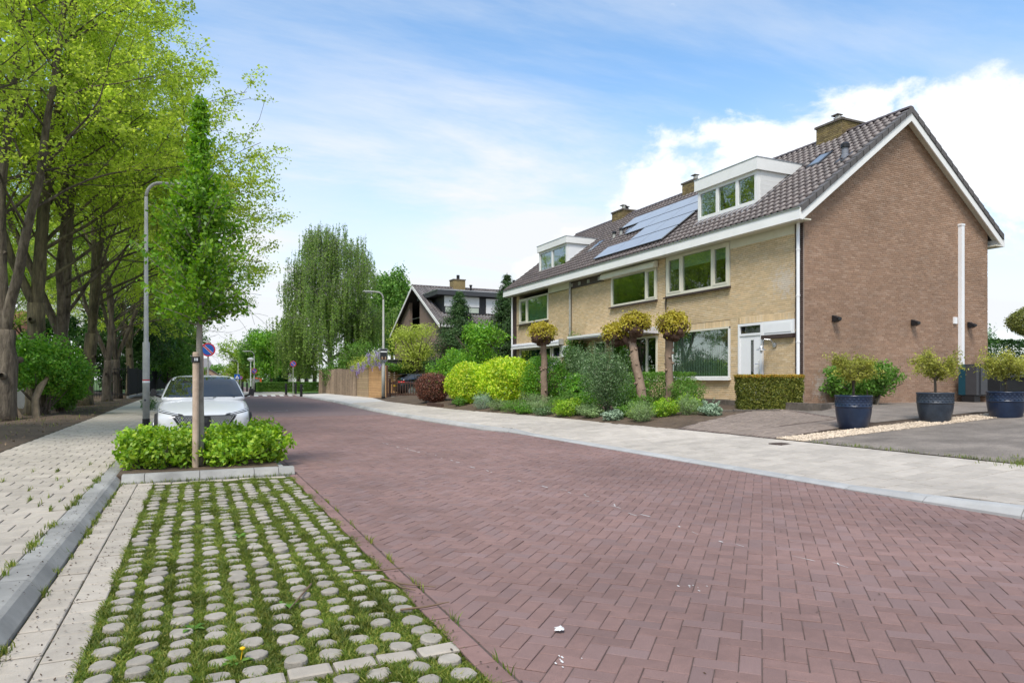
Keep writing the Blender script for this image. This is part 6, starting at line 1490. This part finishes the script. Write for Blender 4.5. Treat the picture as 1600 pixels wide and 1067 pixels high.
for x, y, l in bl_:
    if proto is None:
        proto = thing('bollard', l, 'bollard', (0, 0, 0), 'black bollards round the junction')
        obj('post', MB().lathe([(.095, 0), (.095, .86), (.07, .92)], 14), m_black, proto); obj('band', MB().lathe([(.098, .70), (.098, .78)], 14), m_anth, proto)
        proto.location = (x, y, .1)
    else: dup(proto, (x, y, .1), label=l)
hedge('clipped_hedge', 'long clipped green hedge across the junction', 'hedge', (8.2, 68.5, .62), (2.9, .45, .45), 12000, lf_mid, .12, 191); hedge('clipped_hedge', 'lighter clipped hedge piece at the left end by the grey cabinet', 'hedge', (6.3, 69.6, .60), (1.0, .45, .45), 5000, lf_lush, .12, 192)
# black fence on the left
t = thing('railing_fence', 'black screened railing fence beside the left pavement', 'fence', (-4.0, 51, .1))
obj('wall_base', MB().prism([(-4.12, 51.2, .05), (-3.96, 51.2, .05), (-1.85, 128, .05), (-2.0, 128, .05)], (0, 0, .22)), m_grey, t)
nP = 14
for i in range(nP+1):
    f = i/nP; x, y = -4.04 + 2.1*f, 51.3 + 76*f; obj('fence_post', MB().box(x-.05, x+.05, y-.05, y+.05, .1, 2.25), m_black, t)
    if i < nP:
        f2 = (i+1)/nP; x2, y2 = -4.04 + 2.1*f2, 51.3 + 76*f2
        obj('fence_panel', MB().prism([(x, y+.06, .36), (x2, y2-.06, .36), (x2, y2-.06, 2.1), (x, y+.06, 2.1)], (.03, 0, 0)), mat("black_screen", (.012,.013,.016), None, .75, 5, spec=.1), t)
t = thing('railing_fence', 'open black bar railing between the trunks at the fence corner', 'fence', (-5.5, 51, .1))
obj('rails', MB().box(-7.6, -4.1, 51.2, 51.24, .35, .4).box(-7.6, -4.1, 51.2, 51.24, 2.0, 2.05), m_black, t)
for i in range(24): obj('bar', MB().box(-7.55+i*.145, -7.525+i*.145, 51.21, 51.235, .15, 2.2), m_black, t)
t = thing('grey_shed', 'low grey wall of a shed behind the big bright bush', 'shed', (-8.5, 36, .1)); obj('wall', MB().box(-12, -6.6, 36, 39, 0, 2.0), m_grey, t); obj('roof_edge', MB().box(-12.1, -6.5, 35.9, 39.1, 2.001, 2.1), m_darkmetal, t); obj('wall_joint', MB().box(-8.3, -8.26, 35.985, 35.999, .1, 2.0), m_darkmetal, t)
t = thing('tiled_house', 'low house with orange tiled roof glimpsed behind the trunks at the left edge', 'house', (-18, 80, .1)); obj('wall', MB().box(-26, -13.5, 80, 88, 0, 5.3), m_grey, t)
obj('roof', MB().prism([(-26.4, 79.6, 5.5), (-13.1, 79.6, 5.5), (-13.1, 84, 8.2), (-26.4, 84, 8.2)], (0, .2, .12)), m_redroof, t); obj('gutter_fascia', MB().box(-26.4, -13.1, 79.45, 79.6, 5.3, 5.55), m_white, t)
for x in (-24, -20.5, -17): obj('window', MB().box(x, x+1.6, 79.95, 79.995, 2.8, 4.4), m_glass_d, t)
# far houses at the end of the street
for x, y, wd, h, l in ((2.6, 168, 5.0, 3.4, 'small far brick house with grey roof at the end of the street'), (6.9, 172, 4.4, 3.2, 'small far brick house with paler roof right of the grey roofed one')):
    t = thing('gabled_house', l, 'house', (x, y, 0), 'houses at the end of the street'); obj('wall', MB().prism([(x-wd/2, y, 0), (x+wd/2, y, 0), (x+wd/2, y, h*.6), (x, y, h*1.08), (x-wd/2, y, h*.6)], (0, 8, 0)), m_brick_b, t)
    for s in (1, -1): obj('roof', MB().prism([(x, y-.3, h*1.12), (x+s*(wd/2+.3), y-.3, h*.56), (x+s*(wd/2+.3), y-.3, h*.56+.14), (x, y-.3, h*1.12+.16)], (0, 8.6, 0)), mat("grey_far_roof", (.2,.19,.185), None, .8, 5), t)
    obj('window', MB().box(x-.5, x+.5, y-.03, y-.005, h*.4, h*.7), m_glass_d, t)
t = thing('grey_roofed_hall', 'long pale grey far roof behind the no parking sign', 'house', (-1, 200, 0)); obj('wall', MB().box(-6, 4, 200, 212, 0, 4.0), m_grey, t); obj('roof', MB().prism([(-6.5, 199.5, 4.0), (4.5, 199.5, 4.0), (3.2, 206, 7.0), (-5, 206, 7.0)], (0, .3, .1)), mat("grey_far_roof", (.2,.19,.185), None, .8, 5), t)
# white building with columns behind the hedge
t = thing('white_building', 'low white building with columns behind the hedge and purple tree', 'building', (12.7, 86, .1))
obj('wall', MB().box(10.6, 18, 87, 92, 0, 2.4), m_grey, t); obj('roof_slab', MB().box(10.4, 18.3, 85.4, 92.2, 2.4, 2.75), m_signwhite, t)
for i in range(7): obj('column', MB().box(10.6+i*.95, 11.0+i*.95, 85.6, 86.1, 0, 2.399), m_signwhite, t)
for i in range(6): obj('window', MB().box(11.05+i*.95, 11.5+i*.95, 86.95, 86.995, .5, 2.2), m_glass_d, t)
# log fence, slatted panels
t = thing('log_fence', 'rustic fence of upright split logs below the weeping birch', 'fence', (9.7, 53, .15)); nl = 46
for i in range(nl):
    f = (i+.5)/nl; x, y = 9.95 - .18*f + R.uniform(-.03,.03), 46.6 + 14.0*f; h = 1.98 + R.uniform(-.09, .10); rr = R.uniform(.12, .165)
    obj('log', MB().tube([(x, y, .12), (x+R.uniform(-.02,.02), y, 1.1), (x, y+R.uniform(-.03,.03), .12+h)], [rr, rr*.95, rr*.86], 7), m_log, t)
for lab, ya, yb, xa, xb, mt_, zt in (('weathered slatted fence panel next to the log fence', 43.3, 46.45, 9.98, 9.95, m_slat_o, 2.05), ('orange slatted fence panel behind the right street lamp', 39.6, 43.2, 10.15, 9.99, m_slat, 2.12)):
    t = thing('slat_fence', lab, 'fence', ((xa+xb)/2, ya, .2))
    n = 13; hh = (zt-.14)/n
    for i in range(n): obj('slat', MB().prism([(xa, ya, .2+i*hh+.012), (xb, yb, .2+i*hh+.012), (xb, yb, .2+(i+1)*hh), (xa, ya, .2+(i+1)*hh)], (.035, 0, 0)), mt_, t)
    for yy, xx in ((ya, xa), (yb, xb)): obj('fence_post', MB().box(xx+.04, xx+.13, yy-.045, yy+.045, .1, zt+.06), m_picket, t)
t = thing('slat_fence', 'orange slatted fence behind the black hatchback', 'fence', (12, 44.6, .2))
for i in range(12): obj('slat', MB().box(10.3, 17.2, 44.6, 44.635, .3+i*.15, .438+i*.15), m_slat, t)
for x in (10.3, 12.6, 14.9, 17.1): obj('fence_post', MB().box(x, x+.09, 44.64, 44.73, .2, 2.2), m_picket, t)
t = thing('picket_gate', 'brown picket gate in front of the black hatchback', 'gate', (10.9, 39, .2))
gx0, gy0, gx1, gy1 = 10.35, 39.3, 11.9, 35.2
for i in range(19):
    f = i/18; x, y = gx0+(gx1-gx0)*f, gy0+(gy1-gy0)*f; obj('picket', MB().obox((x, y, .76), (.0, .05, 0), (.012, 0, 0), (0, 0, .5)), m_picket, t)
for z in (.45, 1.1): obj('rail', MB().prism([(gx0+.03, gy0, z), (gx1+.03, gy1, z), (gx1+.03, gy1, z+.08), (gx0+.03, gy0, z+.08)], (.03, 0, 0)), m_picket, t)
obj('gate_post', MB().box(gx0-.06, gx0+.06, gy0+.06, gy0+.18, .1, 1.4), m_picket, t); obj('gate_post', MB().box(gx1-.06, gx1+.06, gy1-.18, gy1-.06, .1, 1.4), m_picket, t)
t = thing('plank_fence', 'tall dark plank fence right of the black hatchback', 'fence', (14.2, 36.6, .3))
for i in range(13): obj('plank', MB().box(13.3+i*.16, 13.45+i*.16, 36.8, 36.83, .25, 2.05 + .0*i), m_picket, t)
obj('pale_post', MB().box(13.75, 13.87, 36.68, 36.79, .2, 2.2), m_post, t)
for x, y, s_, l in ((10.2, 37.9, .17, 'rough brown stone left of the pair at the foot of the picket gate'), (10.45, 37.2, .2, 'larger rough brown stone at the foot of the picket gate'), (10.7, 36.1, .13, 'small rough brown stone near the copper shrub')):
    bm = bmesh.new(); bmesh.ops.create_icosphere(bm, subdivisions=2, radius=1); 
    for v in bm.verts: v.co *= 1 + .2*math.sin(v.co.x*4+s_*60)*math.sin(v.co.y*5) + R.uniform(-.06,.06); v.co.z *= .65; v.co *= s_*1.4
    me = bpy.data.meshes.new('boulder'); bm.to_mesh(me); bm.free(); obj('boulder', me, m_stone, None, l, 'stone', 'stones by the picket gate', loc=(x, y, .25))
t = thing('carport', 'flat black roofed carport behind the slatted fence', 'carport', (13, 48, .3))
obj('roof', MB().box(11.3, 15.4, 44.9, 48.8, 2.42, 2.66), m_darkmetal, t); obj('roof_trim', MB().box(11.25, 15.45, 44.85, 48.85, 2.661, 2.70), m_alu, t)
for x in (11.4, 15.2): obj('post', MB().box(x, x+.11, 45.0, 45.11, .2, 2.419), m_darkmetal, t); obj('red_post', MB().box(x, x+.1, 48.6, 48.7, .2, 2.419), m_signred, t)
obj('beam', MB().box(11.5, 15.2, 45.02, 45.09, 2.05, 2.17), m_slat_o, t)
t = thing('garden_shed', 'low grey shed with shallow roof before the brown house', 'shed', (16.5, 43.6, .3)); obj('wall', MB().box(15.75, 17.9, 43.2, 44.4, .2, 2.75), m_slat_o, t); obj('roof', MB().box(15.6, 18.05, 43.05, 44.5, 2.751, 2.86), m_grey, t); obj('opening', MB().box(16.6, 17.7, 43.16, 43.199, 1.2, 2.6), m_darkmetal, t)
bush('climber', 'green climber heaped on the slatted fence above the black hatchback', 'climber', (13.0, 44.3, 1.5), (1.45, .45, .5), 6000, lf_mid, .11, .2, .4, seed=201, cz=.55, lobes=4)
# wisteria over the fence
rng = np.random.default_rng(202); t = thing('wisteria', 'purple flowering wisteria spilling over the slatted fence', 'climber', (10.3, 43.5, 2.1)); Vs, Lv = [], []; stw = MB()
for (y, z, n) in ((46.6, 2.25, 10), (45.6, 2.2, 12), (42.6, 2.65, 14), (41.3, 2.75, 20), (40.4, 2.55, 16), (44.2, 2.45, 8)):
    for k in range(n):
        p = np.array([9.92 + rng.normal()*.16, y + rng.normal()*.38, z + rng.normal()*.18]); m_ = 46; tt = rng.uniform(0, 1, m_); P = p + np.stack([rng.normal(size=m_)*.055*(1-tt*.7), rng.normal(size=m_)*.055*(1-tt*.7), -tt*.36], 1); Vs.append(leaves(P, .055, .1, asp=.8, rng=rng))
        stw.tube([p + np.array([.1, 0, .1]), p, p - np.array([0, 0, .36])], [.008, .005, .002], 4, cap=False)
for k in range(44):
    f = rng.random(); c = np.array([10.05 + rng.normal()*.14, 40.2 + 8.0*f, 2.55 - .55*max(0, f-.3) + rng.normal()*.14]); Lv.append(leaves(c + rng.normal(size=(70, 3))*.16, .10, .4, asp=.5, rng=rng))
stw.tube([(10.1, 40.0, .2), (10.12, 40.2, 2.3), (10.1, 42, 2.6), (10.1, 45, 2.4), (10.1, 48, 2.15)], [.05, .045, .035, .025, .012], 6)
obj('stem', stw, m_bark, t); obj('flowers', quads_mesh('flowers', np.concatenate(Vs)), lf_wis, t); obj('foliage', quads_mesh('foliage', np.concatenate(Lv)), lf_acer, t)
# small wooden gate by the front garden
t = thing('garden_gate', 'weathered diagonal plank gate between golden bush and grey shrub', 'gate', (13.2, 24.7, .4))
for i in range(10):
    y = 25.6 - i*.18; h = 1.3 + .7*(i/9)**1.2; obj('plank', MB().prism([(13.25, y, .45 + (.0)), (13.25, y-.16, .45), (13.25, y-.16, .45+h*.82), (13.25, y, .45+h*.74)], (.03, 0, 0)), m_picket, t)
obj('cross_rail', MB().prism([(13.22, 25.6, .9), (13.22, 23.85, 1.6), (13.22, 23.85, 1.7), (13.22, 25.6, 1.0)], (.025, 0, 0)), m_picket, t)
obj('garden_edging', MB().box(9.16, 9.24, 26.6, 28.6, .15, .36), m_picket, None, 'low dark wooden edging board in front of the left golden bush', 'edging board')

# ------------------------------------------------------------------ planters and small trees on the gravel
def planter(label, x, y, z, r, h, mt, seed):
    t = thing('planter', label, 'planter', (x, y, z), 'glazed planters on the gravel strip')
    prof = [(.74*r, 0), (.765*r, .01), (.87*r, .22*h), (.955*r, .46*h), (.985*r, .62*h), (.99*r, .655*h), (1.02*r, .665*h), (1.02*r, .685*h), (.985*r, .70*h), (1.0*r, .80*h), (.99*r, .93*h), (1.03*r, .96*h), (1.03*r, h), (.90*r, h), (.88*r, .93*h), (.2*r, .92*h)]
    mb = MB().lathe(prof, 36, (x, y, z)); mb.f = mb.f[:-1]; obj('pot', mb.mesh('pot', True), mt, t)
    mo = MB()
    for k in range(26):
        a = 2*math.pi*k/26
        for dz, rr in ((.74, .028), (.82, .034), (.90, .028)):
            a2 = a + (.12 if dz == .82 else 0); c = Vector((x + r*1.0*math.cos(a2), y + r*1.0*math.sin(a2), z + dz*h)); rd = Vector((math.cos(a2), math.sin(a2), 0)); tg = Vector((-math.sin(a2), math.cos(a2), 0))
            mo.add([c + tg*rr, c + Vector((0,0,rr*.8)), c - tg*rr, c - Vector((0,0,rr*.8)), c + rd*.007], [(0,1,4), (1,2,4), (2,3,4), (3,0,4)])
    obj('relief_band', mo, mt, t)
    obj('potting_soil', MB().lathe([(.88*r, -.02), (.88*r, 0)], 24, (x, y, z+.90*h)), m_soil, t)
def pot_tree(label, x, y, z, seed, rad, h, off=(0, 0), n=4200):
    T = Tree(seed); r = T.r; c = np.array([x, y, z]); p0 = c.copy(); pts = [p0, p0 + np.array([.01, 0, .2]), p0 + np.array([.0, .01, .42])]; T.br.append((pts, [.028, .025, .024], 0))
    for k in range(13):
        a = k*2.4 + r.normal()*.3; el = r.uniform(.25, 1.25); d = np.array([math.cos(a), math.sin(a), el]); L_ = r.uniform(.8, 1.05); e = np.array([math.cos(a)*rad*L_ + off[0], math.sin(a)*rad*L_ + off[1], h*(.25 + .62*min(1, el*.8))])
        b = pts[-1] - np.array([0, 0, r.uniform(0, .14)]); q = [b, b + e*np.array([.4, .4, .6]), b + e]; T.br.append((q, [.012, .008, .004], 1))
        for m_ in range(7):
            f = r.uniform(.3, 1); s_ = b + e*f*np.array([1, 1, .9]); t_ = s_ + r.normal(size=3)*np.array([.14, .14, .12]) + np.array([0, 0, .05]); T.br.append(([s_, (s_+t_)/2, t_], [.005, .004, .002], 2)); T.tw.append(np.array([s_, (s_+t_)/2, t_]))
    P = T.points(n/len(T.tw), .045, .2)
    t = thing('small_tree', label, 'small tree', (x, y, z), 'small trees in the planters'); obj('trunk', T.wood(), m_bark, t); obj('crown', quads_mesh('crown', leaves(P, .062, .3, asp=.36, rng=r)), lf_pot, t)
pls = [(12.55, 10.0, .33, 'navy glazed planter nearest the hedge block', 'small spreading tree in the navy planter nearest the hedge block', m_pot, (0, .06)), (14.45, 9.5, .43, 'grey blue glazed planter in the middle of the gravel strip', 'small lopsided tree in the grey blue middle planter', m_pot2, (.1, .0)), (15.9, 8.9, .49, 'blue glazed planter at the right edge of the picture', 'small broad tree in the planter at the right edge', m_pot, (0, 0))]
for i, (x, y, z, l, l2, mt_, of) in enumerate(pls):
    r_ = (.355, .35, .355)[i]; h_ = (.72, .67, .63)[i]; zz = z - .01; planter(l, x, y, zz, r_, h_, mt_, i); pot_tree(l2, x, y, zz + .88*h_, 300+i, (.42, .46, .48)[i], (.66, .80, .72)[i], of)
t = thing('grey_bin', 'dark grey box partly cut off beside the right edge planter', 'bin', (17.25, 9.15, .5)); obj('body', MB().box(16.95, 17.6, 8.9, 9.6, .5, 1.42), m_anth, t); obj('lid', MB().box(16.92, 17.63, 8.87, 9.63, 1.421, 1.47), m_darkmetal, t)
# heat pump
t = thing('heat_pump', 'black heat pump with teal side panel against the brown gable', 'heat pump', (23.7, 13.9, .55))
obj('casing', MB().box(22.95, 24.6, 13.62, 14.2, .84, 1.86), m_anth, t); obj('teal_panel', MB().box(22.78, 22.949, 13.98, 14.2, .86, 1.86), m_teal, t)
obj('side_panel', MB().box(22.79, 22.949, 13.63, 13.978, .86, 1.86), m_darkmetal, t)
for x0, x1 in ((22.96, 23.3), (24.02, 24.58)):
    obj('front_panel', MB().box(x0, x1, 13.59, 13.619, .88, 1.84), m_darkmetal, t)
gl_ = obj('fan_grille', MB().box(23.32, 24.0, 13.60, 13.619, .88, 1.84), m_black, t)
for i in range(14): obj('grille_slat', MB().box(23.34+i*.047, 23.352+i*.047, 13.585, 13.599, .9, 1.82), m_black, gl_)
obj('foot', MB().box(22.8, 23.1, 13.7, 14.1, .5, .839), m_black, t); obj('foot', MB().box(24.2, 24.5, 13.7, 14.1, .5, .839), m_black, t); obj('brick_support', MB().box(23.35, 23.95, 13.65, 14.1, .5, .8), m_brick_b, t)
# drain cover, litter
t = obj('drain_cover', MB().box(9.66, 9.98, 9.2, 9.5, pz(9.8, 9.35)-.03, pz(9.8, 9.35)+.010), m_sill, None, 'rusty brown square drain cover set in the right pavement', 'drain cover')
t = thing('road_plate', 'pale rimmed access cover far along the road', 'road cover', (3.3, 31, 0)); obj('rim', MB().box(2.85, 3.65, 31, 31.5, -.02, .004), m_kerb_l, t); obj('plate', MB().box(2.9, 3.6, 31.05, 31.45, -.01, .007), MATS["far_red_paving"], t)
pp = MB(); c0 = Vector((1.80, 3.27, .01))
for k in range(9):
    a = k*.7; pp.add([c0 + Vector((.012*math.cos(a), .012*math.sin(a), R.uniform(0,.02))), c0 + Vector((.03*math.cos(a), .03*math.sin(a), R.uniform(0,.012))), c0 + Vector((.028*math.cos(a+.8), .028*math.sin(a+.8), R.uniform(0.005,.02))), c0 + Vector((0, 0, .022))], [(0,1,2), (0,2,3), (1,2,3)])
obj('crumpled_paper', pp, m_paper, None, 'crumpled scrap of white paper lying on the red brick road', 'litter')
for (pts, l) in (([(1.02, 4.9), (1.2, 4.80), (1.36, 4.78)], 'thin dry twig lying farther up across the edge bricks'), ([(1.15, 4.62), (1.25, 4.42), (1.42, 4.25)], 'thickest dry twig lying over the red edge bricks'), ([(1.21, 4.5), (1.22, 4.36), (1.28, 4.24)], 'short dry twig crossing the thickest twig'), ([(1.1, 3.95), (1.25, 3.92), (1.4, 3.93)], 'dry twig nearest the camera on the edge bricks'), ([(.70, 4.7), (.60, 4.45), (.50, 4.2)], 'curved dry twig among the concrete studs')):
    obj('twig', MB().tube([(x, y, .013 + .006*i) for i, (x, y) in enumerate(pts)], [.007, .006, .003], 6), m_twig, None, l, 'twig', 'dry twigs at the edge of the parking bay')
# dandelions and broad weeds among the studs
rng = np.random.default_rng(404)
def weed(label, x, y, n, L_, fl=None):
    t = thing('weed', label, 'weed', (x, y, -.03), 'broad leaved weeds in the parking bay'); Vs = []
    for k in range(n):
        a = 6.283*k/n + rng.normal()*.2; d = np.array([math.cos(a), math.sin(a), 0]); s = np.array([-math.sin(a), math.cos(a), 0]); l = L_*rng.uniform(.6, 1.1); w = l*.16; up = rng.uniform(.2, .6)
        def pt(f, q, h): return np.array([x, y, -.03]) + d*l*f + s*w*q + np.array([0, 0, h*l*up])
        Vs += [[pt(0, -.2, 0), pt(.35, -1, .7), pt(.35, 1, .7), pt(0, .2, 0)], [pt(.35, -1, .7), pt(.7, -1.1, .9), pt(.7, 1.1, .9), pt(.35, 1, .7)], [pt(.7, -1.1, .9), pt(1, -.1, .7), pt(1, .1, .7), pt(.7, 1.1, .9)]]
    obj('foliage', quads_mesh('foliage', np.array(Vs)), lf_mid, t)
    if fl: obj('flower', MB().tube([(x+.02, y, -.02), (x+.03, y, .045)], .002, 4).lathe([(.004, .04), (.013, .048), (.013, .054), (.005, .058)], 10, (x+.03, y, 0)), m_flower, t)
for x, y, n, L_, fl, l in ((.50, 4.38, 11, .11, 0, 'large leafy weed by the curved twig in the parking bay'), (-.02, 4.2, 9, .09, 0, 'leafy weed in the middle of the parking bay'), (.18, 3.62, 9, .08, 1, 'dandelion in flower near the cross row of pavers'), (.35, 6.5, 8, .09, 0, 'leafy weed toward the bed kerb')): weed(l, x, y, n, L_, fl)
# weeds in the joints: left kerb, pavement joints, drive edge
P = []
for k in range(170):
    y = R.uniform(2.5, 12); c = (-1.13 + R.gauss(0, .012), y) if R.random() < .5 else (-.89 + R.gauss(0, .01), y); z = .10 if c[0] < -1 else -.01
    if R.random() < .55:
        for q in range(R.randint(6, 26)): P.append((c[0] + R.gauss(0, .018), c[1] + R.gauss(0, .035), z))
for k in range(22):
    y = 7.2 + int(R.random()*16)*.3; x = -1.135 - int(R.random()*4)*.3 - (.15 if int(round((y+.2)/.3)) % 2 else 0); yy = y + R.random()*.3
    for q in range(R.randint(4, 18)): P.append((x + R.gauss(0, .008), yy + R.gauss(0, .05), .097))
for k in range(1500):
    y = R.uniform(1.5, 9.2); m_ = .5 + .5*math.sin(y*5.3)*math.sin(y*2.1); 
    if R.random() < m_*.8: x = 10.27 + abs(R.gauss(0, .05)); P.append((x, y, G(x, y)))
for k in range(1600):
    x, y = 10.5 + R.gauss(0, .28), 5.15 + R.gauss(0, .35); P.append((x, y, G(x, y)))
for k in range(380):
    y = R.uniform(1.6, 9); P.append((1.34 + R.gauss(0, .004), y, -.005)) if math.sin(y*9) > .3 else None
for k in range(200):
    x = R.uniform(-.85, 1.25); P.append((x, 10.235 + R.gauss(0, .01), -.005))
obj('joint_weeds', quads_mesh('joint_weeds', blades(np.array(P), .05, .0035, .8)), lf_grass, kind='stuff', label='grass and weeds growing from joints and along pavement edges')
# dead leaf crumbs scattered on hard surfaces
P, Z = [], []
for k in range(1500):
    u = R.random()
    if u < .40: x, y, z = R.uniform(-.9, -.5), R.uniform(2.2, 10), .004
    elif u < .55: x, y, z = -1.0 + R.gauss(0, .08), R.uniform(2.4, 12), .107
    elif u < .70: x, y, z = R.uniform(-2.9, -1.2), R.uniform(3, 14), .107
    elif u < .85: x, y, z = 1.27 + R.gauss(0, .07), R.uniform(2, 11), .007
    elif u < .92: x, y, z = R.uniform(1.5, 7), R.uniform(2.5, 14), .007
    else: y = R.uniform(5, 20); x = kerbx(y) - abs(R.gauss(0, .05)); z = .007
    P.append((x, y, z))
P = np.array(P); Vd = leaves(P, .019, 3.0, asp=.5, rng=NR); obj('leaf_litter', quads_mesh('leaf_litter', Vd), mat("dry_leaf_crumbs", (.10,.065,.04), (.05,.035,.025), .9, 30, vary=.4), kind='stuff', label='dry leaf crumbs scattered over pavers kerb and road edge')
P = np.stack([NR.uniform(-8.5, -3.2, 2600), NR.uniform(9, 45, 2600), np.full(2600, .155)], 1); obj('soil_litter', quads_mesh('soil_litter', leaves(P, .06, 2.0, asp=.5, rng=NR)), mat("pale_leaf_litter", (.22,.16,.10), (.12,.08,.05), .9, 30, vary=.4), kind='stuff', label='fallen leaves and bits on the bare soil strip')
P = np.stack([NR.uniform(-8.5, -3.3, 900), NR.uniform(12, 45, 900), np.full(900, .13)], 1); obj('soil_weeds', quads_mesh('soil_weeds', blades(P, .08, .006, .8)), lf_grass, kind='stuff', label='sparse grass on the bare soil strip')
print('tris', sum(sum(len(p.vertices)-2 for p in m_.polygons) if len(m_.polygons) < 3000 else 2*len(m_.polygons) for m_ in bpy.data.meshes))
